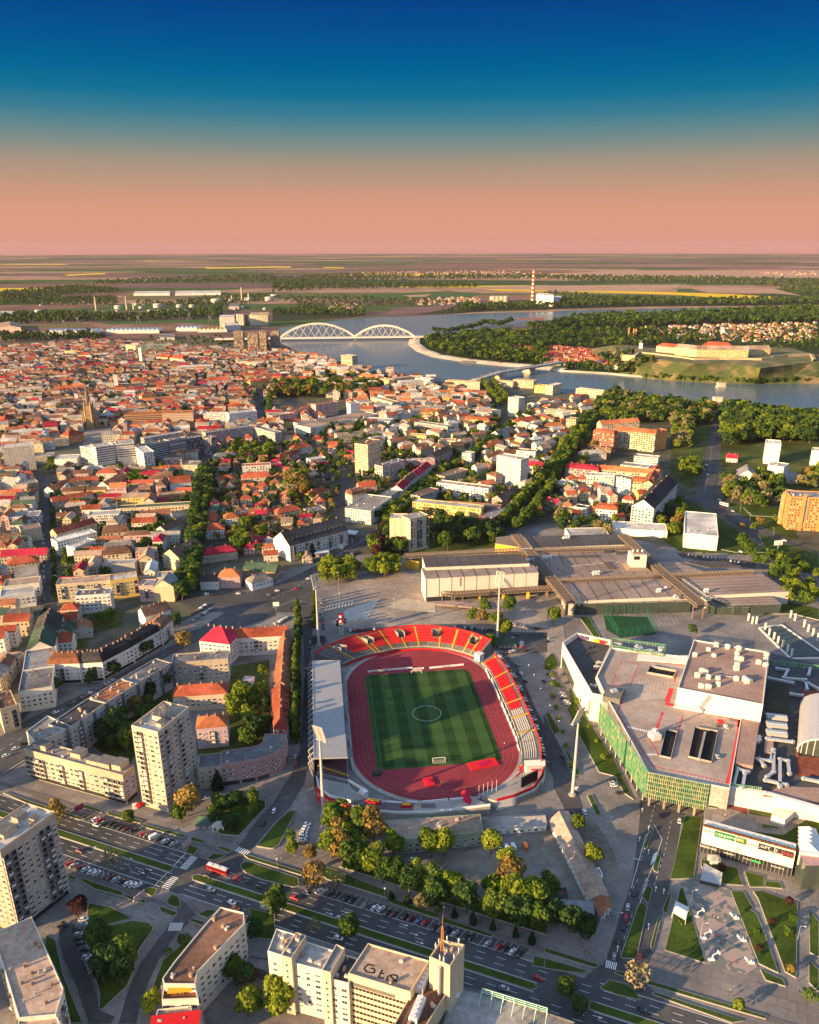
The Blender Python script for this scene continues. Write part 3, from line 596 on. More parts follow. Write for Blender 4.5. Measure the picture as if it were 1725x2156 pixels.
def B1(b,P,z,rt,rh,ov=.4,mi=0,mw=1):
 """P: four corners ccw, first edge along the front"""
 A,B,C,D=AL(P,-ov);l1,l2=(B-A).length,(D-A).length
 V=lambda p,zz:(p.x,p.y,zz)
 if l2>l1:A,B,C,D=B,C,D,A;l1,l2=l2,l1
 m1,m2=(A+D)/2,(B+C)/2;ze=z-.1
 if rt=='gable':
  b.face([V(A,ze),V(B,ze),V(m2,z+rh),V(m1,z+rh)],mi);b.face([V(C,ze),V(D,ze),V(m1,z+rh),V(m2,z+rh)],mi)
  p=AL(P,0);a_,b_,c_,d_=P
  if(d_-a_).length>(b_-a_).length:a_,b_,c_,d_=b_,c_,d_,a_
  for q,r in((a_,d_),(b_,c_)):mm=(q+r)/2;b.face([V(q,z-.02),V(r,z-.02),V(mm,z+rh-.25)],mw)
 elif rt=='hip':
  k=min(.5,.5*l2/l1);r1,r2=m1 .lerp(m2,k),m2 .lerp(m1,k)
  b.face([V(A,ze),V(B,ze),V(r2,z+rh),V(r1,z+rh)],mi);b.face([V(C,ze),V(D,ze),V(r1,z+rh),V(r2,z+rh)],mi)
  b.face([V(B,ze),V(C,ze),V(r2,z+rh)],mi);b.face([V(D,ze),V(A,ze),V(r1,z+rh)],mi)
 elif rt=='mansard':
  Q=[A,B,C,D];c=(A+B+C+D)/4;I=AL(Q,1.6)
  for i in range(4):j=(i+1)%4;b.face([V(Q[i],ze),V(Q[j],ze),V(I[j],z+rh*.72),V(I[i],z+rh*.72)],mi)
  m1,m2=(I[0]+I[3])/2,(I[1]+I[2])/2;k=.18;r1,r2=m1 .lerp(m2,k),m2 .lerp(m1,k)
  b.face([V(I[0],z+rh*.72),V(I[1],z+rh*.72),V(r2,z+rh),V(r1,z+rh)],mi);b.face([V(I[2],z+rh*.72),V(I[3],z+rh*.72),V(r1,z+rh),V(r2,z+rh)],mi)
  b.face([V(I[1],z+rh*.72),V(I[2],z+rh*.72),V(r2,z+rh)],mi);b.face([V(I[3],z+rh*.72),V(I[0],z+rh*.72),V(r1,z+rh)],mi)
def Bj(A,B,d):
 """front edge A-B (left to right seen from the viewer), depth d away; or third corner"""
 A,B=A2((A.x,A.y,0)),A2((B.x,B.y,0));u=(B-A).normalized();n=A2((-u.y,u.x,0))
 if isinstance(d,A2):dd=A2((d.x-B.x,d.y-B.y,0)).dot(n)
 else:dd=d
 return[A,B,B+n*dd,A+n*dd]
def A4(name,P,h,rt,wall,roofc,label,cat,z0=0.0,rh=None,near=None,st='A',clutter=0,fl=3.0,group=None,windows_cap=100,ground=True,land=True,dormers=0,parapet=.7,shops=False,wallmat=None):
 P=ccw([A2((p.x,p.y,0))for p in P]);c=sum(P,A2())/len(P);rnd=random.Random(int(c.x*7+c.y*13))
 r=Ac(name,(c.x,c.y,z0),label,cat,group);zt=z0+h
 AF.append(([(p.x,p.y)for p in P],h+z0))
 b=MB();b.prism(P,z0-(.5 if z0==0 else 3),zt,0,top=False);wm=wallmat or(Ai(wall,'0')if near else Ai(wall,st))
 A1('wall',b,wm,r)
 rm=AS(roofc);b=MB()
 if rt=='flat' or len(P)!=4:
  I=AL(P,.35);ze=zt+.02
  b.face([(p.x,p.y,ze)for p in I],0)
  n=len(P)
  for i in range(n):
   j=(i+1)%n;b.face([(P[i].x,P[i].y,zt),(P[j].x,P[j].y,zt),(P[j].x,P[j].y,zt+parapet),(P[i].x,P[i].y,zt+parapet)],1)
   b.face([(I[j].x,I[j].y,ze),(I[i].x,I[i].y,ze),(I[i].x,I[i].y,zt+parapet),(I[j].x,I[j].y,zt+parapet)],1)
   b.face([(P[i].x,P[i].y,zt+parapet),(P[j].x,P[j].y,zt+parapet),(I[j].x,I[j].y,zt+parapet),(I[i].x,I[i].y,zt+parapet)],1)
  ro=A1('roof',b,[rm,Ai(wall,'0')],r)
  if clutter:Bc(r,ro,P,ze,rnd,clutter)
 else:
  l2=min((P[1]-P[0]).length,(P[2]-P[1]).length);rh=rh or(l2*.36 if rt!='mansard' else min(5.2,l2*.42));B1(b,P,zt,rt,rh,mi=0);ro=A1('roof',b,[rm,Ai(wall,'0')],r)
  if clutter:
   A,B=(P[0]+P[3])/2,(P[1]+P[2])/2
   if(P[2]-P[1]).length>(P[1]-P[0]).length:A,B=(P[0]+P[1])/2,(P[3]+P[2])/2
   for i in range(clutter):
    p=A.lerp(B,(i+.3+.4*rnd.random())/clutter);o=rnd.uniform(-.8,.8);b=MB();ang=atan2(B.y-A.y,B.x-A.x);q=(p.x-sin(ang)*o,p.y+cos(ang)*o)
    b.box((q[0],q[1],zt+rh+.1),(.8,.8,1.7),ang);b.box((q[0],q[1],zt+rh+1.0),(1,1,.15),ang);A1('chimney',b,Bn,ro)
  if dormers and rt in('mansard','gable','hip'):
   for i in range(4):
    A,B=P[i],P[(i+1)%4];L=(B-A).length;d=(B-A).normalized();nn=A2((d.y,-d.x,0))
    if nn.dot(-A)<0 or L<8:continue
    k=int(L/dormers);ang=atan2(d.y,d.x)
    for j in range(k):
     p=A.lerp(B,(j+.5)/k)-nn*(1.5 if rt=='mansard' else l2*.18);zz=zt+(1.5 if rt=='mansard' else rh*.42);b=MB()
     b.box((p.x,p.y,zz),(1.5,1.8,1.5),ang,0);q=p+nn*.92;b.face([(q.x-d.x*.55,q.y-d.y*.55,zz-.5),(q.x+d.x*.55,q.y+d.y*.55,zz-.5),(q.x+d.x*.55,q.y+d.y*.55,zz+.6),(q.x-d.x*.55,q.y-d.y*.55,zz+.6)],1)
     A1('dormer',b,[rm,AI],ro)
 if near:Bd(r,P,z0,h,near,fl,int(c.x+c.y),windows_cap,ground)
 if shops:
  b=MB()
  for i in range(len(P)):
   A,B=P[i],P[(i+1)%len(P)];d=(B-A);L=d.length;d=d/L;nn=A2((d.y,-d.x,0))
   if nn.dot(-A)<0 or L<6:continue
   p,q=A+d*.6+nn*.04,B-d*.6+nn*.04;b.face([(p.x,p.y,z0+.4),(q.x,q.y,z0+.4),(q.x,q.y,z0+2.7),(p.x,p.y,z0+2.7)])
  A1('shop_front',b,B4,r)
 if land:LAND.append((label,c.x,c.y,h))
 return r
def F2(k,a,b_,d,h,z0=0.0):
 """footprint from the surveyed front eave (height h) and a depth or third corner"""
 g=lambda q:GP(k,[q],z0+h)[0]
 return Bj(g(a),g(b_),d if not isinstance(d,tuple)else g(d))
Bx=mat('tartan_track',(.225,.036,.047),.85,.1,.6,big=.1)
Ad=mat('concrete',(.30,.28,.26),.85,.2,.5,big=.15)
At=mat('dark_concrete',(.13,.13,.125),.85,.25,.4,big=.15)
Br=mat('red_seats',(.62,.012,.016),.55,.1,1.5);Be=mat('white_seats',(.38,.38,.39),.55,.1,1.5);B6=mat('faded_seats',(.34,.27,.31),.6,.15,1.5)
An=mat('red_paint',(.55,.02,.025),.5,.12,.8);B3=mat('yellow_paint',(.58,.36,.03),.6,.12,1);A6=mat('white_paint',(.72,.71,.69),.6,.08,.6)
AH=mat('white_render',(.62,.59,.55),.8,.1,.3,big=.08);Bz=mat('grey_metal_roof',(.30,.30,.31),.5,.08,.3,big=.06)
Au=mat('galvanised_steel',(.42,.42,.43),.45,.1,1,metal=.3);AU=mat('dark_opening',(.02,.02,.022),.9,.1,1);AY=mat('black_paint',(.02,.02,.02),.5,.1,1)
BC=mat('dark_blue_trim',(.03,.05,.10),.6,.1,1)
def pitch_mat():
 m,t,b=nodes('mown_pitch');L=t.links.new;b.inputs['Roughness'].default_value=.85;b.inputs['Specular IOR Level'].default_value=.1
 tc_=tn(t,'ShaderNodeTexCoord');s=tn(t,'ShaderNodeSeparateXYZ');L(tc_.outputs['Object'],s.inputs[0])
 def M(op,a,bb=None):
  n=tn(t,'ShaderNodeMath',operation=op)
  for i,v in enumerate((a,bb)):
   if v is None:continue
   if isinstance(v,(int,float)):n.inputs[i].default_value=v
   else:L(v,n.inputs[i])
  return n.outputs[0]
 sx_=M('LESS_THAN',M('FRACT',M('DIVIDE',M('ADD',s.outputs[0],120),13.4)),.5);sy_=M('LESS_THAN',M('FRACT',M('DIVIDE',M('ADD',s.outputs[1],123),15.0)),.5)
 v=M('ADD',M('MULTIPLY',sx_,.75),M('MULTIPLY',sy_,.28))
 n=tn(t,'ShaderNodeTexNoise');n.inputs['Scale'].default_value=.35;n.inputs['Detail'].default_value=6;L(tc_.outputs['Object'],n.inputs['Vector'])
 v=M('ADD',v,M('MULTIPLY',M('SUBTRACT',n.outputs['Fac'],.5),.5))
 r=tn(t,'ShaderNodeValToRGB');r.color_ramp.elements[0].color=(.016,.044,.012,1);r.color_ramp.elements[1].color=(.040,.092,.024,1);r.color_ramp.elements[1].position=1
 L(v,r.inputs[0]);L(r.outputs[0],b.inputs['Base Color']);return m
def stlocal(name,mb,m,kind='structure'):
 o=bpy.data.objects.new(name,mb.mesh(name,m));o.location=(SO.x,SO.y,0);o.rotation_euler=(0,0,SA);COL.objects.link(o)
 if kind:o['kind']=kind
 return o
def capsule(r,half,n=24,sq=1.0):
 P=[]
 for sgn,a0 in((1,0),(-1,pi)):
  for i in range(n+1):
   a=a0+pi*i/n;P.append(A2((r*cos(a),sgn*half+r*sin(a)*sq,0)))
 return P
b=MB();b.face([(p.x,p.y,.56)for p in capsule(52.5,40,28)]);stlocal('stadium_apron',b,Ad)
b=MB();b.face([(p.x,p.y,.58)for p in capsule(49.5,40,28)]);stlocal('running_track',b,Bx)
b=MB();b.face([(x,y,.60)for x,y in[(-36.5,-56),(-30,-57),(30,-57),(37.5,-55),(37.5,50),(34,55),(-33,55),(-37,50)]]);stlocal('football_pitch',b,pitch_mat())
b=MB()
def ring(b,path,w,z):
 n=len(path)
 for i in range(n):
  p,q=path[i],path[(i+1)%n];d=(q-p)
  if d.length<1e-4:continue
  d.normalize();nn=A2((-d.y,d.x,0))*w/2
  b.face([(p.x-nn.x,p.y-nn.y,z),(q.x-nn.x,q.y-nn.y,z),(q.x+nn.x,q.y+nn.y,z),(p.x+nn.x,p.y+nn.y,z)])
def seg(b,x0,y0,x1,y1,w=.16,z=.625):ring(b,[A2((x0,y0,0)),A2((x1,y1,0))],w,z)
for s in(-1,1):
 seg(b,-35,s*52.5,35,s*52.5,.22);seg(b,s*35,-52.5,s*35,52.5,.22);seg(b,-20.2,s*36,20.2,s*36);seg(b,-20.2,s*36,-20.2,s*52.5);seg(b,20.2,s*36,20.2,s*52.5)
 seg(b,-9.2,s*47,9.2,s*47);seg(b,-9.2,s*47,-9.2,s*52.5);seg(b,9.2,s*47,9.2,s*52.5)
 arc=[A2((9.15*cos(a),s*(41.5-9.15*sin(a)),0))for a in[math.asin(5.5/9.15)+(pi-2*math.asin(5.5/9.15))*i/14 for i in range(15)]]
 for p,q in zip(arc,arc[1:]):seg(b,p.x,p.y,q.x,q.y)
seg(b,-35,0,35,0);ring(b,[A2((9.15*cos(2*pi*i/40),9.15*sin(2*pi*i/40),0))for i in range(40)],.2,.625)
stlocal('pitch_markings',b,B9)
b=MB()
for r in(40.5,43.2,46):ring(b,capsule(r,40,28),.09,.605)
stlocal('lane_lines',b,mat('faded_lane_paint',(.33,.22,.22),.8,.2,1))
def Ag(name,b,m,root):
 for i,p in enumerate(b.v):q=ST(p[0],p[1]);b.v[i]=(q.x,q.y,p[2])
 return A1(name,b,m,root)
def Ay(P,n):
 P=[A2(p)for p in P];L=[0]
 for a,c in zip(P,P[1:]):L.append(L[-1]+(c-a).length)
 out=[]
 for i in range(n):
  t=L[-1]*i/(n-1);j=0
  while j<len(P)-2 and L[j+1]<t:j+=1
  f=(t-L[j])/max(L[j+1]-L[j],1e-6);out.append(P[j].lerp(P[j+1],f))
 return out
def A7(root,inner,outer,z0,z1,rows,seats,n=48,stairs=(),holes=(),back=An,base=At):
 """stepped terrace; seats: list of (t0,t1,r0,r1,material); stairs/holes as positions along"""
 I,Oo=Ay(inner,n),Ay(outer,n)
 P=lambda t,r:(lambda x:I[int(x)].lerp(I[min(int(x)+1,n-1)],x-int(x)).lerp(Oo[int(x)].lerp(Oo[min(int(x)+1,n-1)],x-int(x)),r))(min(max(t,0),1)*(n-1-1e-6))
 inhole=lambda t,r:any(a<t<c and d<r<e for a,c,d,e in holes)
 b=MB()
 for k in range(rows):
  r0,r1=k/rows,(k+1)/rows;zz=z0+(z1-z0)*(k+1)/rows;zb=z0+(z1-z0)*k/rows
  for i in range(n-1):
   t0,t1=i/(n-1),(i+1)/(n-1)
   if inhole((t0+t1)/2,(r0+r1)/2):continue
   a,c,d,e=P(t0,r0),P(t1,r0),P(t1,r1),P(t0,r1)
   b.face([(a.x,a.y,zz),(c.x,c.y,zz),(d.x,d.y,zz),(e.x,e.y,zz)]);b.face([(a.x,a.y,zb),(c.x,c.y,zb),(c.x,c.y,zz),(a.x,a.y,zz)])
 for A_,zt in((Oo,z1),(I,z0)):
  for i in range(n-1):b.face([(A_[i].x,A_[i].y,0),(A_[i+1].x,A_[i+1].y,0),(A_[i+1].x,A_[i+1].y,zt),(A_[i].x,A_[i].y,zt)])
 for i in(0,n-1):b.face([(I[i].x,I[i].y,0),(Oo[i].x,Oo[i].y,0),(Oo[i].x,Oo[i].y,z1),(I[i].x,I[i].y,z0)])
 Ag('terrace',b,base,root)
 cuts=[]
 for t0,t1,ra,rb,ms in seats:
  q=[t0]+[s_ for s_ in stairs if t0+.012<s_<t1-.012]+[t1];cuts+=[(a_+.008*(a_!=t0),c_-.008*(c_!=t1),ra,rb,ms)for a_,c_ in zip(q,q[1:])]
 for t0,t1,ra,rb,ms in cuts:
  b=MB()
  for k in range(int(ra*rows),int(rb*rows)):
   zz=z0+(z1-z0)*(k+1)/rows;m=max(2,int((t1-t0)*(n*2)))
   for i in range(m):
    ta,tb=t0+(t1-t0)*i/m,t0+(t1-t0)*(i+1)/m;r0,r1=(k+.3)/rows,(k+.76)/rows
    if inhole((ta+tb)/2,(r0+r1)/2):continue
    a,c,d,e=P(ta,r0),P(tb,r0),P(tb,r1),P(ta,r1)
    b.face([(a.x,a.y,zz+.42),(c.x,c.y,zz+.42),(d.x,d.y,zz+.46),(e.x,e.y,zz+.46)]);b.face([(e.x,e.y,zz+.4),(d.x,d.y,zz+.4),(d.x,d.y,zz+.85),(e.x,e.y,zz+.85)][::-1]);b.face([(a.x,a.y,zz+.1),(c.x,c.y,zz+.1),(c.x,c.y,zz+.42),(a.x,a.y,zz+.42)])
  Ag('seat_block',b,ms,root)
 for s in stairs:
  b=MB()
  for k in range(rows*2):
   r0,r1=k/rows/2,(k+1)/rows/2;zz=z0+(z1-z0)*(k+2)/rows/2+.12;w=.0048
   if inhole(s,(r0+r1)/2):break
   a,c,d,e=P(s-w,r0),P(s+w,r0),P(s+w,r1),P(s-w,r1)
   b.face([(a.x,a.y,zz),(c.x,c.y,zz),(d.x,d.y,zz),(e.x,e.y,zz)]);b.face([(a.x,a.y,zz-.3),(c.x,c.y,zz-.3),(c.x,c.y,zz),(a.x,a.y,zz)])
  Ag('stairway',b,B3,root)
 for a_,c_,d_,e_ in holes:
  b=MB();q=[P(a_,d_),P(c_,d_),P(c_,e_),P(a_,e_)];zt=z0+(z1-z0)*e_;zl=z0+(z1-z0)*d_
  for i in range(4):
   u,w=q[i],q[(i+1)%4];b.face([(u.x,u.y,.3),(w.x,w.y,.3),(w.x,w.y,zt+.5 if i!=0 else zl+.5),(u.x,u.y,zt+.5 if i!=0 else zl+.5)],0)
   if i:b.beam((u.x,u.y,zt+.95),(w.x,w.y,zt+.95),.6,.3,0)
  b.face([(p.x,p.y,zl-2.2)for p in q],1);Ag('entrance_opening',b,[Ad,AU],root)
 b=MB()
 for i in range(n-1):
  a,c=Oo[i],Oo[i+1];b.beam((a.x,a.y,z1+.6),(c.x,c.y,z1+.6),.35,1.5)
 Ag('back_parapet',b,back,root)
 b=MB()
 for i in range(n-1):
  a,c=I[i],I[i+1]
  for h in(.5,1.0):b.beam((a.x,a.y,z0+h),(c.x,c.y,z0+h),.1)
  b.beam((a.x,a.y,z0),(a.x,a.y,z0+1.05),.12)
 Ag('front_railing',b,A6,root);return P
org=lambda x,y:ST(x,y)
rN=Ac('stadium_stand',org(0,96),'open red-seated north stand curving behind the far goal, with dark entrance openings','stadium stand')
nin=[(-51.3,69.8,0),(-43,76.5,0),(-34.6,81.2,0),(-12.8,88.3,0),(0,89.8,0),(12,89.3,0),(27,84,0),(38,76,0),(46,67.5,0)]
nout=[(-71,70.5,0),(-60,82,0),(-45.4,92.3,0),(-18.5,103.1,0),(0,106,0),(14,105,0),(35.1,97,0),(47,88,0),(58,75,0)]
Rr=Br
holes=[(.095,.135,.52,.86),(.27,.31,.52,.86),(.47,.51,.52,.86),(.66,.70,.52,.86),(.86,.90,.52,.86)]
holes=[(.10,.14,.50,.85),(.275,.315,.5,.85),(.465,.505,.5,.85),(.665,.705,.5,.85),(.895,.935,.5,.85)][:5]
A7(rN,nin,nout,2,11.5,13,[(.15,.99,.28,.96,Rr)],60,stairs=(.10,.268,.295,.39,.485,.575,.71,.80,.885,.94),holes=holes)
b=MB()
for i in range(36):t=.03+.94*i/36;p,q=[A2(v)for v in Ay(nin,200)][int(t*199)],[A2(v)for v in Ay(nin,200)][int((t+.0265)*199)];b.face([(p.x*.985,p.y*.985,.6),(q.x*.985,q.y*.985,.6),(q.x*.985,q.y*.985,1.9),(p.x*.985,p.y*.985,1.9)][::-1])
Ag('front_wall',b,An,rN)
rE=Ac('stadium_stand',org(56,0),'open east stand with red seats at its far and white seats at its near end','stadium stand')
ein=[(47.6,60,0),(50.6,47,0),(51.6,30,0),(51.9,0,0),(51.9,-20,0),(51,-42,0),(49,-55,0),(46.5,-63,0)];eout=[(57.0,60.5,0),(60.0,47,0),(61.2,30,0),(61.8,0,0),(61.8,-20,0),(61,-45,0),(59,-60,0),(56,-71,0)]
A7(rE,ein,eout,2,8,9,[(.02,.545,.16,.86,Rr),(.55,.83,.16,.86,Be),(.835,.97,.16,.86,Be)],50,stairs=(.03,.20,.335,.475,.615,.755))
rS=Ac('stadium_stand',org(36,-85),'south-east corner terrace of bare grey concrete under the scoreboard','stadium stand')
A7(rS,[(46,-66,0),(42,-72,0),(36,-78,0),(26,-84,0),(17,-88,0)],[(57,-74,0),(53,-82,0),(46.5,-91,0),(34,-97,0),(24,-99.5,0)],1.5,6,8,[],30,base=Ad,back=An)
b=MB()
for j in range(5):
 for i in range(16):
  pts=Ay([(53.5,-83,0),(47,-91.8,0),(34.4,-97.8,0)],17);a,c=pts[i],pts[i+1];a=a+A2((.25,-.3,0));c=c+A2((.25,-.3,0));z=.8+j*.85+(.18 if i%2 else 0);b.face([(a.x,a.y,z),(c.x,c.y,z),(c.x,c.y,z+.35),(a.x,a.y,z+.35)][::-1])
Ag('wall_slats',b,AY,rS)
b=MB();Wp=Ay([(58,-74,0),(54,-82.5,0),(47,-91.5,0),(34,-97.4,0),(24,-100,0)],20)
for i in range(19):a,c=Wp[i],Wp[i+1];b.face([(a.x,a.y,0),(c.x,c.y,0),(c.x,c.y,5.9),(a.x,a.y,5.9)][::-1])
Ag('outer_wall',b,AH,rS)
b=MB();
for k in range(5):b.beam((44+k*.8,-66-k*1.6,2+k*.8),(52+k*.8,-71-k*1.6,3+k*.8),.35,.8)
b.beam((43,-70,2),(50,-62,3),.3,.9);b.beam((40,-75,2),(47,-70,3.5),.3,.8);Ag('crush_barriers',b,An,rS)
rW=Ac('stadium_stand',org(-62,-5),'roofed west grandstand under one long plain grey metal roof','stadium stand')
b=MB()
for k in range(14):
 x0=-52.5-k*1.28;z=1.6+k*.62;b.box((x0-.64,-4,z/2),(1.28,130,z))
Ag('terrace',b,At,rW)
b=MB()
for k in range(14):
 x0=-52.5-k*1.28;z=1.6+k*.62
 for y0,y1 in((-66,-64),(-63,-60),(-58.6,-20),(-18.6,20),(21.4,53),(54,59)):b.box((x0-.75,(y0+y1)/2,z+.35),(.7,y1-y0,.55))
Ag('seat_block',b,mat('maroon_seats',(.16,.025,.035),.6,.15,1),rW)
b=MB();b.face([(-53.0,-60,13.4),(-53.0,54.5,13.4),(-71.8,54.5,14.6),(-71.8,-60.5,14.6)],0);b.face([(-53.0,-60,13.0),(-53.0,54.5,13.0),(-71.8,54.5,14.2),(-71.8,-60.5,14.2)][::-1],0)
b.beam((-53,-60.1,13.1),(-53,54.6,13.1),.6,1.0,1);b.beam((-71.9,-60.6,14.2),(-71.9,54.6,14.2),.6,1.2,0);b.beam((-53,-60.2,13.1),(-71.9,-60.6,14.3),.5,1.1,0);b.beam((-53,54.6,13.1),(-71.9,54.6,14.3),.5,1.1,0)
for k in range(1,22):y=-60.3+114.8*k/22;b.beam((-53.2,y,13.46),(-71.6,y,14.66),.12,.08,0)
Ag('roof',b,[Bz,BC],rW)
b=MB();b.box((-72.2,-4,5.5),(.6,130,11));Ag('rear_wall',b,At,rW)
for k in range(20):
 b=MB();y=-60+k*6.05;b.beam((-72.5,y,0),(-75.2,y,11),.5,.6);b.beam((-75.2,y,11),(-71.8,y,14),.5,.6);Ag('buttress',b,Au,rW)
b=MB();b.beam((-53.4,-66,2.2),(-53.4,60,2.2),.15,.9);b.beam((-54,-66.5,2),(-71,-66.5,9),.2,1.0);Ag('railing',b,A6,rW)
b=MB()
for k in range(14):b.box((-52.5-k*1.28-.6,-62.2,1.8+k*.62+.35),(1.0,1.2,.5))
Ag('stairway',b,B3,rW)
rC=Ac('stadium_stand',org(-60,-82),'south-west corner of grey concrete steps inside the red lettered wall','stadium stand')
A7(rC,[(-53.5,-70,0),(-52.5,-75,0),(-49,-80,0),(-44,-84,0)],[(-71,-69,0),(-69.6,-79,0),(-64,-87,0),(-53,-93,0)],2,7.6,11,[],24,base=Ad,back=A6)
b=MB();b.beam((-53.5,-67.5,3),(-46,-78,4.5),.3,1.6);b.box((-45.5,-80,2.4),(3,4,4.8),.6);b.beam((-46,-79,5.2),(-49,-83,5.2),.25,.8);Ag('stair_wall',b,A6,rC)
rT=Ac('stadium_stand',org(-30,-92),'low south terrace of faded mauve seats beside the red entrance wall','stadium stand')
A7(rT,[(-44,-84.5,0),(-34,-88.5,0),(-22,-91,0),(-8,-92.5,0),(14,-91.5,0)],[(-53,-94,0),(-44,-98,0),(-30,-102,0),(-12,-104,0),(20,-102,0)],2.4,5.2,9,[(.02,.10,.3,1,B6),(.14,.44,.15,1,B6),(.5,.62,.2,.6,B6)],36,stairs=(.13,.46),base=Ad,back=A6)
for x,y,l,a in((-41,-90.5,8,-.35),(-24,-96,5,-.15)):
 b=MB();b.box((x,y,5.0),(l,2.6,1.5),a,0);b.box((x,y+.2,5.7),(l*.8,1.6,.35),a,1);Ag('press_box',b,[An,B3],rT)
for x,l in((-38,6),(-30,9),(-20,6),(-8,14),(6,12)):
 b=MB();y=-86.8-(1-((x+5)/45)**2)*4.2;b.box((x,y,2.2),(l,.5,2.2),-.22 if x<-15 else.03);Ag('white_barrier',b,A6,rT)
rL=Ac('stadium_wall',org(-63,-88),'red curved entrance wall with white Cyrillic lettering and two dark gateways below the steps','wall')
WP=Ay([(-71.5,-76,0),(-70.2,-81,0),(-66.5,-87,0),(-60.5,-91.8,0),(-54,-95.2,0)],21)
b=MB()
for i in range(20):
 a,c=WP[i],WP[i+1];g0=3.6 if i in(11,12,13,14)else 0
 b.face([(a.x,a.y,g0),(c.x,c.y,g0),(c.x,c.y,7.5),(a.x,a.y,7.5)]);b.face([(a.x+.5,a.y+.6,7.5),(a.x,a.y,7.5),(c.x,c.y,7.5),(c.x+.5,c.y+.6,7.5)])
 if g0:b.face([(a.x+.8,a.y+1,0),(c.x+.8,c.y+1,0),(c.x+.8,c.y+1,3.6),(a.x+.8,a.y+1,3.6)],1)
Ag('wall_face',b,[An,AU],rL)
def Bo(s,size,m,depth=.04,align='CENTER'):
 c=bpy.data.curves.new('lettering','FONT');c.body=s;c.size=size;c.extrude=depth;c.align_x=align;c.resolution_u=1
 o=bpy.data.objects.new('lettering',c);COL.objects.link(o);me=bpy.data.meshes.new_from_object(o);me.name='lettering'
 COL.objects.unlink(o);bpy.data.objects.remove(o);me.materials.clear();me.materials.append(m);return me
def AK(name,s,size,m,pos,face,parent,bold=1.0):
 """face: outward horizontal direction of the sign"""
 me=Bo(s,size,m);o=bpy.data.objects.new(name,me);COL.objects.link(o);f=A2((face[0],face[1],0)).normalized()
 x=A2((-f.y,f.x,0));R=Matrix(((x.x,0,f.x),(x.y,0,f.y),(0,1,0))).to_4x4()
 org_=A2((0,0,0));p=parent
 while p is not None:org_=org_+p.location;p=p.parent
 o.parent=parent;o.matrix_local=Matrix.Translation(A2(pos)-org_)@R@Matrix.Diagonal((bold,1,1,1));return o
for i,ch in enumerate('ВОЈВОДИНА'):
 t=.30+i*.066;k=t*20;p=WP[int(k)].lerp(WP[int(k)+1],k-int(k));d=(WP[int(k)+1]-WP[int(k)]).normalized();q=ST(p.x,p.y);dn=ST(p.x+d.y,p.y-d.x)-q
 AK('letter',ch,2.0,A6,(q.x+dn.x*.1,q.y+dn.y*.1,5.0),(dn.x,dn.y),rL)
for t in(.2,.95):
 k=t*20;p=WP[int(k)].lerp(WP[min(int(k)+1,20)],k-int(k));d=(WP[int(k)+1 if k<19 else 20]-WP[int(k)]).normalized();q=ST(p.x+d.y*.1,p.y-d.x*.1);dd=ST(p.x+d.x,p.y+d.y)-ST(p.x,p.y)
 b=MB()
 for i in range(24):
  a0,a1=2*pi*i/24,2*pi*(i+1)/24
  for r0,r1 in((1.0,1.2),(.55,.68)):
   b.face([(q.x+dd.x*r*cos(a),q.y+dd.y*r*cos(a),5.2-(3 if t>.9 else-.2)+r*.8*sin(a))for r,a in((r0,a0),(r1,a0),(r1,a1),(r0,a1))])
 A1('emblem',b,A6,rL)
b=MB();q=ST(44.5,-88);sb=Ac('scoreboard',(q.x,q.y,0),'black scoreboard standing on posts on the south-east corner terrace','scoreboard')
a,c=ST(39.5,-90.5),ST(50,-84.5);b=MB();b.beam((a.x,a.y,9.5),(c.x,c.y,9.5),.8,6.2);A1('screen',b,AY,sb)
for f in(.1,.35,.65,.9):
 b=MB();p=a.lerp(c,f);b.tube((p.x,p.y,4.5),(p.x,p.y,6.6),.22,n=6);A1('post',b,Au,sb)
for sgn,lab in((1,'white football goal at the far end of the pitch'),(-1,'white football goal at the near end of the pitch')):
 q=ST(0,sgn*52.6);gr=Ac('football_goal',(q.x,q.y,.6),lab,'goal')
 b=MB();P=lambda x,y,z:(lambda v:(v.x,v.y,z))(ST(x,sgn*y))
 b.tube(P(-3.66,52.6,.6),P(-3.66,52.6,3.04),.12,n=6);b.tube(P(3.66,52.6,.6),P(3.66,52.6,3.04),.12,n=6);b.tube(P(-3.7,52.6,3.04),P(3.7,52.6,3.04),.12,n=6);A1('goal_frame',b,A6,gr)
 b=MB()
 for i in range(16):x=-3.66+7.32*i/15;b.beam(P(x,54.8,.6),P(x,54.4,2.6),.03);b.beam(P(x,54.4,2.6),P(x,52.6,3),.03)
 for i in range(6):z=.7+i*.38;b.beam(P(-3.66,54.8-.07*i,z),P(3.66,54.8-.07*i,z),.03)
 for s in(-3.66,3.66):b.beam(P(s,54.8,.6),P(s,52.6,3),.05);b.beam(P(s,54.8,.7),P(s,52.6,.7),.05)
 A1('goal_net',b,A6,gr)
def Aa(x0,y0,x1,y1,label,txt=None,h=1.3):
 a,c=ST(x0,y0),ST(x1,y1);d=(c-a).normalized();r=Ac('advertising_board',((a+c)/2).to_tuple(),label,'advertising board','boards round the running track')
 b=MB();b.beam((a.x,a.y,.6+h/2),(c.x,c.y,.6+h/2),.35,h);A1('panel',b,A6,r)
 if txt:
  n=A2((d.y,-d.x));m=(a+c)/2;AK('lettering',txt,1.15,AY,(m.x+n.x*.2,m.y+n.y*.2,.85),n,r,1.5)
Aa(-34,58.6,-17,59.6,'white board with dark lettering repeated twice, left of the far goal','KELMEU KELMEU');Aa(-16.6,59.7,-2,60.2,'plain white board just left of the far goal');Aa(-1.8,58.4,6,58.7,'short white board with dark lettering behind the far goal','KELMEU');Aa(10,58.6,35,60.5,'long white board with dark lettering right of the far goal','KELMEU')
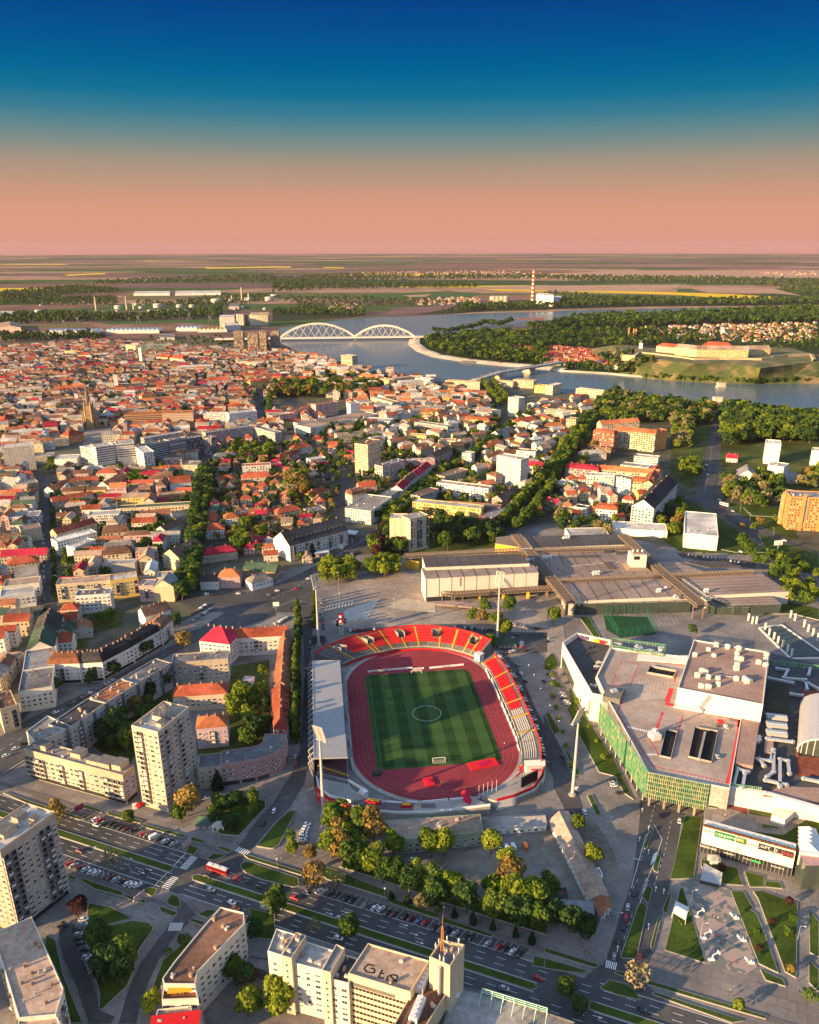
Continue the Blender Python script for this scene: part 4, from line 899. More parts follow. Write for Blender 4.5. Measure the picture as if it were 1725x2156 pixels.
ys=[52,45,38,31,24,17,6,-2,-10,-18,-26,-34,-42,-50]
for i,y in enumerate(ys[:-1]):
 x=49.2 if y>40 else 50.2 if y>-35 else 49.2
 Aa(x,y-.6,x+.1 if y>0 else x-.15*(y<-30),y-6.6,'white board in the row before the east stand, number %d from the far end'%(i+1),None,1.6)
for i,y in enumerate((3,-24,-44)):Aa(-50.5,y,-50.5,y-8,('farthest','middle','nearest')[i]+' white board along the foot of the roofed grandstand')
for x,y,w,d,a,lab,ms in((-8.5,-71.5,5.5,7,.1,'small red landing mat alone on the track inside the near curve',An),(25,-59,17,7,.2,'big red landing mat spread behind the near goal',An)):
 q=ST(x,y);r=Ac('landing_mat',(q.x,q.y,.6),lab,'mat')
 b=MB();b.box((q.x,q.y,1.0),(w,d,.8),SA+a);A1('cover',b,ms,r);b=MB();b.box((q.x+.3,q.y-.4,1.5),(w*.45,d*.5,.35),SA+a+.15);A1('fold',b,mat('crimson_cloth',(.42,.01,.06),.6,.15,1),r)
q=ST(-37,-60.5);b=MB();b.box((q.x,q.y,1.2),(5,4,1.3),SA);b.box((q.x,q.y,2.0),(4.6,3.6,.3),SA);Ar('equipment_crate',b,mat('dark_green_tarp',(.03,.05,.04),.7,.2,1),'dark green covered crate beside the near left corner of the pitch','crate')
q=ST(13.5,-94);r=Ac('players_tunnel',(q.x,q.y,0),'red canopy tunnel reaching onto the track at the near curve','tunnel');b=MB()
for i in range(6):
 y0,y1=-99+i*2.2,-96.8+i*2.2
 for j in range(6):
  a0,a1=pi*j/6,pi*(j+1)/6;b.face([(lambda v:(v.x,v.y,2.6+1.8*sin(a)))(ST(9.5+2.2*cos(a),y))for a,y in((a0,y0),(a0,y1),(a1,y1),(a1,y0))])
b.v=[(p[0],p[1],p[2])for p in b.v];A1('canopy',b,mat('red_canvas',(.45,.015,.04),.6,.12,1),r);b=MB();q=ST(9.5,-99.2);b.box((q.x,q.y,2.2),(5,1,2.2),SA);A1('rear_frame',b,A6,r)
for i in range(5):
 q=ST(16+i*2.6,-91.5+i*.9);b=MB();b.tube((q.x,q.y,.5),(q.x,q.y,10.5),.12,.08,6);b.dome((q.x,q.y,10.5),.2,.2,6,2);b.box((q.x,q.y,.8),(.6,.6,.6))
 Ar('flagpole',b,A6,'%s white flagpole from the left in the row behind the near curve of the track'%('first','second','third','fourth','fifth')[i],'flagpole','flagpoles by the near curve')
b=MB();q=ST(52,-72);b.box((q.x,q.y,3.4),(11,3.4,6.8),SA+.12);b.face([(q.x-6,q.y-2,7.4),(q.x+6,q.y-1,7.4),(q.x+6,q.y+3,8.6),(q.x-6,q.y+2,8.6)]);Ar('ticket_pavilion',b,AH,'white lit pavilion closing the near end of the east stand','pavilion')
b=MB();q=ST(47.5,67.5);b.box((q.x,q.y,2.8),(5,5,5.6),SA+.7);b.box((q.x,q.y,5.7),(5.4,5.4,.3),SA+.7);Ar('guard_booth',b,AH,'white square booth in the gap between the red north and east stands','booth')
def mast(k,x,y,h,lab,aim,hw=6,hh=9):
 p=G(k,x,y);r=Ac('floodlight_mast',p,lab,'floodlight','stadium floodlight masts')
 b=MB();b.tube(p,(p.x,p.y,h),1.05,.5,12);A1('pole',b,mat('mast_steel',(.42,.41,.40),.5,.08,.3),r)
 b=MB();b.tube(p,(p.x,p.y,1.2),2.3,1.9,12);A1('plinth',b,Ad,r)
 d=A2((aim.x-p.x,aim.y-p.y)).normalized();n=A2((-d.y,d.x));f=MB();la=MB();tilt=.35
 def Pt(u,v,o=0):return(p.x+n.x*u+d.x*(o-v*tilt+hh*tilt*.5),p.y+n.y*u+d.y*(o-v*tilt+hh*tilt*.5),h+v)
 for i in range(8):
  v=hh*i/7;f.beam(Pt(-hw/2,v),Pt(hw/2,v),.22)
  for j in range(8):u=-hw/2+hw*(j+.5)/8;la.box(Pt(u,v+.1,.35),(.52,.52,.6),atan2(d.y,d.x))
 for u in(-hw/2,0,hw/2):f.beam(Pt(u,0),Pt(u,hh),.3)
 f.box(Pt(0,-.4),(1.6,hw*1.1,.5),atan2(d.y,d.x));A1('lamp_frame',f,Au,r);A1('floodlight_bank',la,mat('lamp_housing',(.5,.47,.40),.35,.15,2),r)
ctr=ST(0,0)
mast('K',322,180,46.5,'tall floodlight mast at the near left of the stadium, before the roofed grandstand',ctr);mast('I',178,1225,46,'tall floodlight mast between the stadium and the shopping centre',ctr)
mast('H',291,290,48.5,'tall floodlight mast at the far left corner of the stadium beside the tree row',ctr);mast('H',1412,245,46,'tall floodlight mast behind the right end of the red north stand',ctr)
AJ=mat('mall_white_cladding',(.66,.62,.55),.7,.07,.25,big=.05);BN=mat('parking_deck',(.34,.275,.235),.85,.2,.25,big=.2);Bt=mat('green_fin',(.12,.30,.17),.55,.2,.8);By=mat('olive_fin',(.36,.40,.22),.55,.2,.8)
AM=mat('brown_gravel_roof',(.29,.20,.165),.95,.22,.6,big=.15);Bv=mat('sedum_roof',(.16,.055,.035),.95,.4,.3,big=.4);BF=mat('red_road_paint',(.50,.05,.06),.75,.15,.8)
AO=mat('duct_metal',(.50,.50,.50),.35,.12,.8,metal=.4);AD=mat('curtain_glass',(.05,.065,.06),.08,.25,.3,spec=.6);Ak=mat('pale_metal',(.60,.60,.60),.5,.1,.5)
MALL_Z=21.0
def GM(k,pts,z=MALL_Z):return[A2((p.x,p.y,0))for p in GP(k,pts,z)]
mc=G('I',800,700,MALL_Z);mall=Ac('shopping_centre',(mc.x,mc.y,0),'white shopping centre with rooftop car park and green slatted facade right of the stadium','shopping centre')
LAND.append(('the shopping centre',mc.x,mc.y,25))
deck=GM('I',[(655,1085),(1040,1160),(1165,1185),(1240,740),(820,665),(905,360),(420,300),(330,480),(380,590)])
AF.append(([(p.x,p.y)for p in deck],22))
b=MB();P=ccw(deck);b.prism(P,5.5,MALL_Z-.3,0,top=False);A1('body',b,Ad,mall)
b=MB();b.face([(p.x,p.y,MALL_Z-1.0)for p in P],0);n=len(P);I_=AL(P,.5)
for i in range(n):
 j=(i+1)%n;a,c,d,e=P[i],P[j],I_[j],I_[i]
 b.face([(a.x,a.y,MALL_Z-.3),(c.x,c.y,MALL_Z-.3),(c.x,c.y,MALL_Z+.3),(a.x,a.y,MALL_Z+.3)],1);b.face([(a.x,a.y,MALL_Z+.3),(c.x,c.y,MALL_Z+.3),(d.x,d.y,MALL_Z+.3),(e.x,e.y,MALL_Z+.3)],1);b.face([(d.x,d.y,MALL_Z-1),(e.x,e.y,MALL_Z-1),(e.x,e.y,MALL_Z+.3),(d.x,d.y,MALL_Z+.3)],1)
pd=A1('parking_deck',b,[BN,AJ],mall)
b=MB();zz=MALL_Z-.98
def dl(pts,w,k='I',z=zz,bb=None):
 Q=GM(k,pts,MALL_Z-1)
 for p,q in zip(Q,Q[1:]):
  d=(q-p).normalized();nn=A2((-d.y,d.x,0))*w/2;(bb or b).face([(p.x-nn.x,p.y-nn.y,z),(q.x-nn.x,q.y-nn.y,z),(q.x+nn.x,q.y+nn.y,z),(p.x+nn.x,p.y+nn.y,z)])
dl([(425,525),(490,380),(595,400),(540,540),(425,525)],.5);dl([(820,515),(835,440)],.6);dl([(770,640),(800,555)],3);dl([(760,650),(820,660)],3.5);dl([(700,820),(745,705)],1.6);dl([(500,590),(460,705),(580,890),(680,1040),(760,1060)],.7);dl([(870,730),(795,995),(730,985),(660,870)],.7);dl([(820,665),(1090,725),(1190,745)],1.0);dl([(1235,745),(1215,850),(1175,1060),(1150,1150)],2.0);dl([(1200,745),(1235,760),(1230,800)],4);dl([(780,1065),(1000,1110),(1150,1150)],.7);dl([(600,380),(880,410)],.5)
A1('painted_line',b,BF,pd)
b=MB()
for i in range(14):dl([(600+i*14,590-i*2),(570+i*14,640-i*2)],.15,z=zz+.006)
for i in range(10):dl([(450+i*12,470),(480+i*11,410)],.12,z=zz+.006)
for i in range(16):dl([(590+i*15,690+i*3),(560+i*15,740+i*3)],.12,z=zz+.006)
for i in range(10):dl([(600+i*20,500+i*2),(585+i*20,560+i*2)],.12,z=zz+.006)
for i in range(12):dl([(525+i*13,790+i*3),(530+i*13,803+i*3)],.7,z=zz+.006)
for i in range(6):dl([(640+i*12,965),(645+i*12,975)],.7,z=zz+.006)
for i in range(12):dl([(860+i*25,1080+i*5),(850+i*25,1110+i*5)],.12,z=zz+.006)
for i in range(7):dl([(1060,975+i*14),(1120,985+i*14)],.12,z=zz+.006)
A1('bay_marking',b,B9,pd)
for nm,pts,hh in(('ramp_opening',[(905,985),(945,800),(1090,825),(1050,1020)],1.1),('ramp_opening',[(645,460),(665,420),(830,450),(810,490)],1.6),('ramp_opening',[(725,980),(765,815),(835,830),(795,995)],1.1)):
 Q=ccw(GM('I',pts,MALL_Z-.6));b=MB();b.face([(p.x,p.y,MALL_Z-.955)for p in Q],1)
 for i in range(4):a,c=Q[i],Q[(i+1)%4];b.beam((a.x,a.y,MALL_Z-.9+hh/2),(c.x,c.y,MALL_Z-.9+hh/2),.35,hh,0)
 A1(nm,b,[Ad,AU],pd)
b=MB();Q=GM('I',[(1010,830),(970,1000)]);b.beam((Q[0].x,Q[0].y,MALL_Z),(Q[1].x,Q[1].y,MALL_Z),1.3,1.5);A1('ramp_divider',b,Ad,pd)
b=MB();Q=GM('I',[(690,855)]);b.box((Q[0].x,Q[0].y,MALL_Z+.8),(5,7,3.2),.3);b.box((Q[0].x+1,Q[0].y+2,MALL_Z+3),(2,2,1.4),.6);A1('plant_room',b,AJ,pd)
b=MB();Q=GM('I',[(1107,775)]);b.box((Q[0].x,Q[0].y,MALL_Z+1.5),(3.4,4.0,.2));[b.beam((Q[0].x+dx,Q[0].y+dy,MALL_Z-1),(Q[0].x+dx,Q[0].y+dy,MALL_Z+1.5),.15)for dx in(-1.5,1.5)for dy in(-1.7,1.7)];A1('red_canopy',b,An,pd)
for pts in([(365,620),(400,545),(510,560),(475,640)],):
 Q=ccw(GM('I',pts,MALL_Z+1));b=MB();b.prism(Q,MALL_Z-.9,MALL_Z+3,0);b.box((sum(p.x for p in Q)/4,sum(p.y for p in Q)/4,MALL_Z+3.6),(4,3,1.2),.3,1);A1('stair_house',b,[At,AO],mall)
def B5(a,c,z0,z1,name='green_screen',step=1.1,m=(None,),depth=.5,rows=1,olive=False):
 b=MB();L=(c-a).length;k=int(L/step);d=(c-a).normalized();nn=A2((d.y,-d.x,0));rr=random.Random(int(a.x*3));ang=atan2(d.y,d.x)
 for r in range(rows):
  za,zb=z0+(z1-z0)*r/rows,z0+(z1-z0)*(r+1)/rows
  for i in range(k):
   p=a+d*(L*(i+.5)/k)+nn*(.25+.3*rr.random());b.box((p.x,p.y,(za+zb)/2),(step*.28,depth,(zb-za)*.9),ang+rr.uniform(-.3,.3),0 if rr.random()<(.55 if olive else.8)else 1)
  p,q=a+nn*.15,c+nn*.15;b.beam((p.x,p.y,zb-.15),(q.x,q.y,zb-.15),.25,.35,1 if olive else 0)
 return A1(name,b,[Bt,By],mall)
Q=GM('I',[(355,650),(655,1085),(1040,1165)])
B5(Q[0],Q[1],5.5,21.6,rows=6,step=.75);B5(Q[1],Q[2],5.5,21.6,rows=6,olive=True,step=1.0)
b=MB();d=(Q[2]-Q[1]).normalized();nn=A2((d.y,-d.x,0))*.2
for r in range(6):z=5.8+r*2.68;p,q=Q[1]+nn,Q[2]+nn;b.face([(p.x,p.y,z+.5),(q.x,q.y,z+.5),(q.x,q.y,z+1.9),(p.x,p.y,z+1.9)])
A1('glazing',b,AD,mall)
b=MB()
for i in range(9):
 p=Q[0].lerp(Q[1],(i+.5)/9);b.box((p.x+.8,p.y+.8,2.8),(.8,.8,5.6),.6)
for i in range(4):p=Q[1].lerp(Q[2],(i+.3)/4);b.box((p.x,p.y+.6,2.8),(.9,.9,5.6))
A1('column',b,Ad,mall)
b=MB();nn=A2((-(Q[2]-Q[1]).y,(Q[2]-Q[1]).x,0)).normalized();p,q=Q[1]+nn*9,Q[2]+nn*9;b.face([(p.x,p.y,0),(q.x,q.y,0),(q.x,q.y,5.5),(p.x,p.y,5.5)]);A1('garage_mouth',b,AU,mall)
rw=GM('I',[(115,265),(300,585),(378,600),(330,480),(415,300),(420,250),(205,205)],20)
AF.append(([(p.x,p.y)for p in rw],20));P=ccw(rw);n=len(P)
b=MB();I_=AL(P,.6)
for i in range(n):
 j=(i+1)%n;a,c,d,e=P[i],P[j],I_[j],I_[i]
 b.face([(a.x,a.y,0),(c.x,c.y,0),(c.x,c.y,20),(a.x,a.y,20)],0);b.face([(a.x,a.y,20),(c.x,c.y,20),(d.x,d.y,20),(e.x,e.y,20)],0);b.face([(d.x,d.y,16),(e.x,e.y,16),(e.x,e.y,20),(d.x,d.y,20)],0)
A1('ramp_wall',b,AJ,mall);b=MB();b.face([(p.x,p.y,16)for p in I_]);A1('ramp_road',b,AE,mall)
b=MB();Q=GM('I',[(118,300),(175,500)],14);d=(Q[1]-Q[0]).normalized();nn=A2((d.y,-d.x,0))
W0=[G('I',130,345,8),G('I',170,490,4)];a,c=P[0],P[1]
hw=GM('I',[(120,275),(235,470)],20);nn=A2(((hw[1]-hw[0]).y,-(hw[1]-hw[0]).x,0)).normalized();nn=nn if nn.dot(-hw[0])>0 else-nn;p,q=hw[0]+nn*.08,hw[1]+nn*.08
b.face([(p.x,p.y,.5),(q.x,q.y,.5),(q.x,q.y,5),(p.x,p.y,11)]);A1('side_glazing',b,AD,mall)
pw=GM('I',[(210,212),(410,258)],20);b=MB();d=(pw[1]-pw[0]);nn=A2((d.y,-d.x,0)).normalized()*.75
for f0,f1,mm in((.02,.15,0),(.18,.32,0),(.52,.7,1),(.72,.88,2)):p,q=pw[0]+d*f0+nn,pw[0]+d*f1+nn;b.face([(p.x,p.y,17),(q.x,q.y,17),(q.x,q.y,19.6),(p.x,p.y,19.6)],mm)
A1('poster',b,[mat('purple_poster',(.12,.06,.16),.5,.5,.8),mat('yellow_poster',(.6,.35,.03),.5,.5,.6),An],mall)
cz=33.0;cb=GM('I',[(838,550),(1375,655),(1412,325),(940,248)],cz);P=ccw(cb)
b=MB();b.prism(P,18,cz,0,top=False);A1('cinema_wall',b,AJ,mall);AF.append(([(p.x,p.y)for p in P],33))
I_=AL(P,.6);b=MB();b.face([(p.x,p.y,cz-.8)for p in I_],0)
for i in range(4):
 j=(i+1)%4;a,c,d,e=P[i],P[j],I_[j],I_[i];b.face([(a.x,a.y,cz),(c.x,c.y,cz),(d.x,d.y,cz),(e.x,e.y,cz)],1);b.face([(d.x,d.y,cz-.8),(e.x,e.y,cz-.8),(e.x,e.y,cz),(d.x,d.y,cz)],1)
cr=A1('cinema_roof',b,[AM,AJ],mall)
for x,y in((945,355),(1030,320),(1065,355),(1080,300),(1080,285),(1150,305),(1220,315),(1210,345),(1208,375),(1235,380),(1345,400),(1390,380),(1388,415),(1395,350),(990,450),(1012,465),(960,485),(1030,495),(1090,498),(985,550),(1030,555),(1210,415),(1205,440),(1205,505),(1270,520),(1255,505),(1290,515),(1090,540)):
 p=G('I',x,y,cz-.8);b=MB();w,d_,h_=random.uniform(2,3),random.uniform(1.8,2.4),random.uniform(2.0,3.2);b.box((p.x,p.y,cz-.8+h_/2),(w,d_,h_),.15);b.tube((p.x,p.y,cz-.8+h_),(p.x,p.y,cz-.6+h_),.7,n=10);A1('air_unit',b,AJ,cr)
b=MB();a,c=G('I',1090,472,cz),G('I',1260,492,cz);b.beam((a.x,a.y,cz),(c.x,c.y,cz),.5);A1('duct',b,AO,cr)
def plant(pts,z,name='plant_screen',h=2.5,n=10,seed=1):
 Q=ccw(GM('I',pts,z));rr=random.Random(seed)
 for i in range(4):B5(Q[i],Q[(i+1)%4],z,z+h,name,step=1.0)
 xs=[p.x for p in Q];ys=[p.y for p in Q];k=0
 while k<n:
  p=(rr.uniform(min(xs),max(xs)),rr.uniform(min(ys),max(ys)))
  if inpoly(p,Q):k+=1;b=MB();b.box((p[0],p[1],z+.9),(rr.uniform(1.5,4),rr.uniform(1.2,2.5),1.8),.2);b.tube((p[0]+1,p[1],z+1.6),(p[0]+rr.uniform(-5,5),p[1]+rr.uniform(-3,3),z+1.7),.55,n=8);A1('air_handler',b,AO,mall)
plant([(425,300),(430,258),(760,300),(745,355)],20.5,n=12,seed=2);plant([(1072,620),(1082,555),(1375,600),(1350,680)],26,n=10,seed=3)
b=MB();b.prism(ccw(GM('I',[(585,370),(590,335),(905,345),(890,395)],21)),18,20.6);A1('annex',b,AJ,mall)
rz=18.0;rp_=GM('I',[(1150,1180),(1240,690),(1380,660),(1420,330),(1725,400),(2100,520),(2100,1400),(1725,1290)],rz);P=ccw(rp_);AF.append(([(p.x,p.y)for p in P],18))
b=MB();b.prism(P,6,rz-.4,0,top=False);A1('body',b,AJ,mall);b=MB();b.prism(P,rz-.5,rz-.4,0);ro=A1('roof',b,AE,mall)
for pts,ms,z,h_,nm in(([(1200,1030),(1240,690),(1360,700),(1310,1050)],AM,20,3,'gravel_roof'),([(1390,690),(1410,520),(1530,540),(1545,715)],mat('dark_green_roof',(.06,.055,.035),.95,.3,.3),rz,.3,'green_roof'),([(1580,920),(1600,980),(1725,990),(1900,1020),(1900,1170),(1725,1100),(1585,1100)],Bv,rz,.4,'green_roof'),([(1610,620),(1620,560),(1725,575),(1900,600),(1900,650)],Bv,rz,.5,'green_roof'),([(1370,1230),(1480,1170),(1725,1180),(1900,1200),(1900,1290),(1725,1270)],AM,rz,.8,'gravel_roof'),([(1380,960),(1385,880),(1440,885),(1435,965)],AM,rz,2,'gravel_roof')):
 b=MB();b.prism(ccw(GM('I',pts,z)),rz-.42 if ms is not AM else rz-.42,z+h_*.3+.1,0);A1(nm,b,[ms],mall)
for r in range(3):
 b=MB();q0,q1=G('I',1395,725+r*50,20),G('I',1525,740+r*50,20);b.beam((q0 .x,q0 .y,19.2),(q1 .x,q1 .y,19.2),5,2.6,0)
 for i in range(7):p=q0 .lerp(q1,(i+.5)/7);b.tube((p.x,p.y,20.5),(p.x,p.y,21),1.0,n=10,mi=0)
 A1('chiller',b,AO,mall)
def Bh(pts,w=1.6,z=19.4):
 b=MB();Q=[G('I',x,y,z)for x,y in pts]
 for p,q in zip(Q,Q[1:]):b.beam((p.x,p.y,z),(q.x,q.y,z),w,w*.8)
 for p in Q:b.box((p.x,p.y,z),(w*1.15,w*1.15,w),.3)
 A1('duct',b,AO,mall)
for pts in([(1340,1000),(1420,1010),(1440,940)],[(1400,1110),(1440,1080),(1440,960)],[(1480,1170),(1480,1000),(1530,1010),(1540,1090)],[(1390,1130),(1520,1160)],[(1190,1160),(1215,1060),(1280,1080)],[(1245,1180),(1260,1090)],[(1460,430),(1530,440),(1510,480)],[(1500,490),(1620,500),(1725,560)],[(1660,470),(1670,430)],[(1640,500),(1650,560)],[(1550,590),(1620,600)],[(1400,870),(1560,890)],[(1350,1000),(1380,1040)],[(1630,1120),(1725,1140)],[(1340,890),(1350,860)],[(1310,870),(1350,880)],[(1410,490),(1560,520)]):Bh(pts)
b=MB();Q=GM('I',[(1405,395),(1725,430),(1720,500)],19);part_=B5(Q[0],Q[1],18,21.5,'plant_screen',1.2);Q=GM('I',[(1175,1165),(1365,1190)],19);B5(Q[0],Q[1],17.6,20.5,'plant_screen',1.0);Q=GM('I',[(1180,1165),(1205,1050)],19);B5(Q[0],Q[1],17.6,20.5,'plant_screen',1.0)
vo=MB();A_,B_=G('I',1590,915,22),G('I',1610,625,22);ax=(B_-A_);nn=A2((ax.y,-ax.x,0)).normalized()
Wv=44
for i in range(14):
 a0,a1=pi*i/14,pi*(i+1)/14
 for j in range(10):
  f0,f1=j/10,(j+1)/10;P_=lambda f,a:(A_.x+ax.x*f+nn.x*Wv/2*(1-cos(a)),A_.y+ax.y*f+nn.y*Wv/2*(1-cos(a)),20+11*sin(a));vo.face([P_(f0,a0),P_(f0,a1),P_(f1,a1),P_(f1,a0)])
A1('barrel_roof',vo,Au,mall,smooth=False)
b=MB();E0=[P_(0,pi*i/14)for i in range(15)];b.face([(p[0],p[1],18)for p in(E0[0],E0[-1])]+[E0[i]for i in range(14,-1,-1)],0);A1('vault_end',b,AD,mall)
b=MB()
for i in range(1,14):b.beam((E0[i][0],E0[i][1]-.1,18),(E0[i][0],E0[i][1]-.1,E0[i][2]),.3);
for i in range(14):b.beam((E0[i][0],E0[i][1]-.15,E0[i][2]),(E0[i+1][0],E0[i+1][1]-.15,E0[i+1][2]),.6)
A1('vault_frame',b,Ak,mall)
fa=GM('L',[(1040,-5),(1165,0),(1400,40),(1725,130),(2000,210)],19)
b=MB()
for p,q in zip(fa,fa[1:]):
 b.face([(p.x,p.y,13.5),(q.x,q.y,13.5),(q.x,q.y,19.3),(p.x,p.y,19.3)]);d=(q-p).normalized();nn=A2((-d.y,d.x,0));b.face([(p.x,p.y,19.3),(q.x,q.y,19.3),(q.x+nn.x*2,q.y+nn.y*2,19.3),(p.x+nn.x*2,p.y+nn.y*2,19.3)]);b.face([(q.x+nn.x*2,q.y+nn.y*2,13.5),(p.x+nn.x*2,p.y+nn.y*2,13.5),(p.x,p.y,13.5),(q.x,q.y,13.5)][::-1])
A1('fascia',b,AJ,mall)
b=MB();nn=A2((-(fa[3]-fa[1]).y,(fa[3]-fa[1]).x,0)).normalized();p,q=fa[1]+nn*6,fa[4]+nn*6;b.face([(p.x,p.y,8),(q.x,q.y,8),(q.x,q.y,14),(p.x,p.y,14)]);A1('terrace_glazing',b,AD,mall)
p=fa[1].lerp(fa[3],.42)+nn*5.8;AK('lettering','OPROSTORE',1.7,A6,(p.x,p.y,11.6),(-nn.x,-nn.y),mall,1.3)
tz=8.0;te=GM('L',[(1000,235),(1020,60),(1160,0),(1725,130),(2000,200),(2000,420),(1725,400),(1600,395),(1510,395)],tz);P=ccw(te);b=MB();b.prism(P,0,tz,1,mt=0);A1('terrace',b,[AQ,Ad],mall)
AF.append(([(p.x,p.y)for p in P],8))
b=MB();b.face([(p.x,p.y,tz+.12)for p in ccw(GM('L',[(1290,275),(1500,300),(1650,200),(1725,220),(1725,390),(1600,395)],tz))]);A1('terrace_lawn',b,Av,mall)
for pts in([(1030,130),(1040,75),(1090,80),(1085,135)],[(1365,235),(1480,255),(1460,265),(1370,255)]):b=MB();b.prism(ccw(GM('L',pts,tz)),tz,tz+.6,1,mt=0);A1('planter',b,[Av,Ad],mall)
pl=GM('L',[(1280,85),(1430,110),(1430,190),(1290,165)],tz);b=MB();b.face([(p.x,p.y,tz+.06)for p in ccw(pl)]);A1('play_carpet',b,AT,mall)
pl=GM('L',[(1160,90),(1280,100),(1275,170),(1160,130)],tz);b=MB();b.face([(p.x,p.y,tz+.05)for p in ccw(pl)]);A1('cafe_deck',b,mat('red_deck',(.22,.06,.05),.8,.3,.8),mall)
b=MB();Q=GM('L',[(1425,185),(1440,130),(1580,155),(1510,215)],11);b.prism(ccw(Q),tz,12,0);A1('lift_block',b,AJ,mall)
sw=GM('L',[(1000,245),(1580,402)],15.2);gw=[A2((p.x,p.y,0))for p in sw];d=(gw[1]-gw[0]).normalized();nn=A2((d.y,-d.x,0));Ls=(gw[1]-gw[0]).length
b=MB();P=[gw[0],gw[1],gw[1]-nn*6,gw[0]-nn*6];b.prism(ccw(P),5.2,15.2,0);A1('shop_wall',b,AJ,mall)
b=MB();p,q=gw[0]+nn*.1,gw[1]+nn*.1;b.face([(p.x,p.y,.4),(q.x,q.y,.4),(q.x,q.y,4.8),(p.x,p.y,4.8)]);A1('shop_window',b,B4,mall)
b=MB()
for i in range(24):p=gw[0].lerp(gw[1],i/23)+nn*.15;b.beam((p.x,p.y,0),(p.x,p.y,5),.12,.16)
A1('mullion',b,Ad,mall)
b=MB()
for i in range(60):p=gw[0].lerp(gw[1],(i+.5)/60)-nn*.6;b.box((p.x,p.y,15.6),(Ls/60,.9+.5*random.random(),.7+.5*random.random()),random.random())
A1('hedge',b,Bf('hedge_leaf',(.10,.05,.02),(.22,.10,.03)),mall)
def sign(f0,f1,z0,z1,bgm,items,name='sign'):
 p,q=gw[0].lerp(gw[1],f0)+nn*.18,gw[0].lerp(gw[1],f1)+nn*.18;b=MB();b.beam((p.x,p.y,(z0+z1)/2),(q.x,q.y,(z0+z1)/2),.2,z1-z0);o=A1(name,b,bgm,mall)
 for s,f,z,size,m in items:r_=gw[0].lerp(gw[1],f)+nn*.33;AK('lettering',s,size,m,(r_.x,r_.y,z),(nn.x,nn.y),o,1.15)
Bs=mat('sign_green',(.01,.16,.06),.5,.08,1);BJ=mat('sign_yellow',(.75,.45,.01),.5,.08,1);Ba=mat('sign_charcoal',(.03,.035,.04),.5,.1,1);BM=mat('lit_green_letters',(.05,.8,.12),.5,.05,1,emit=.6);BS=mat('dark_lettering',(.06,.06,.06),.6,.1,1)
sign(.13,.36,11.5,14.8,Bs,[('UNIVEREXPORT',.245,12.5,2.0,A6)]);sign(.37,.48,11.3,14.6,mat('sign_dark_green',(.05,.12,.05),.5,.1,1),[('M',.425,11.9,3.0,BJ)]);sign(.61,.73,11.0,14.4,Ba,[('LOFT',.67,12.3,2.1,A6)]);sign(.735,.86,11.0,14.4,Ba,[('D',.80,12.4,2.2,A6),('DEICHMANN',.80,11.3,.9,A6)]);sign(.865,.985,11.0,14.4,Ba,[('CCC',.925,11.9,2.4,mat('red_letters',(.7,.03,.02),.5,.05,1,emit=.3))])
for s,f,z,size,m in(('C&A ПРОМЕНАДА',.06,13.0,1.0,BS),('Cineplexx',.545,12.2,1.3,An),('RESERVED',.09,3.4,1.5,A6),('SINSAY',.33,3.3,1.3,A6),('cropp',.62,3.2,1.5,BM),('house',.52,3.3,1.2,A6),('MOHITO',.85,3.2,1.2,A6)):
 r_=gw[0].lerp(gw[1],f)+nn*.35;AK('lettering',s,size,m,(r_.x,r_.y,z),(nn.x,nn.y),mall,1.2)
cp=GM('L',[(1640,490),(1725,490),(1900,510),(1900,390),(1590,385)],14);P=ccw(cp);b=MB();b.prism(P,0,14,0,mt=1);gh=A1('corner_hall',b,[AD,mat('pink_roof',(.42,.26,.25),.8,.15,.5)],mall)
cp=GM('L',[(1605,400),(1610,270),(1900,330),(1900,420),(1725,415)],16);b=MB();b.prism(ccw(cp),8,15.5,0);A1('rooflight_box',b,Ak,mall);b=MB()
for i in range(5):
 q0,q1=GM('L',[(1608,285+i*26)],16)[0],GM('L',[(1725,300+i*26)],16)[0];m_=q0 .lerp(q1,.5);v=(q1-q0).normalized()*1;u=A2((-v.y,v.x,0))*2.6
 b.face([(q0 .x,q0 .y,15.6),((q0+u*2).x,(q0+u*2).y,15.6),(m_.x+u.x,m_.y+u.y,18.5)]);b.face([(q0 .x,q0 .y,15.6),(m_.x+u.x,m_.y+u.y,18.5),(q1 .x,q1 .y,15.6)][::-1]);b.face([((q0+u*2).x,(q0+u*2).y,15.6),((q1+u*2).x,(q1+u*2).y,15.6),(m_.x+u.x,m_.y+u.y,18.5)]);b.face([(q1 .x,q1 .y,15.6),(m_.x+u.x,m_.y+u.y,18.5),((q1+u*2).x,(q1+u*2).y,15.6)])
A1('pyramid_rooflight',b,Ak,mall)
AA=mat('bitumen_roof',(.25,.195,.17),.9,.22,.25,big=.2);AZ=mat('dark_bitumen_roof',(.085,.08,.08),.9,.2,.3,big=.15);BP=mat('roof_seam',(.11,.09,.085),.9,.1,1);Bk=mat('rusty_steel_truss',(.22,.17,.13),.7,.25,.8);Bu=mat('yellow_enamel',(.62,.40,.05),.55,.1,.5)
sc_=G('X',800,250,14);hall=Ac('sports_hall',(sc_.x,sc_.y,0),'sprawling sports and congress hall with flat brown roofs crossed by steel truss galleries','sports hall');LAND.append(('the sports hall',sc_.x,sc_.y,20))
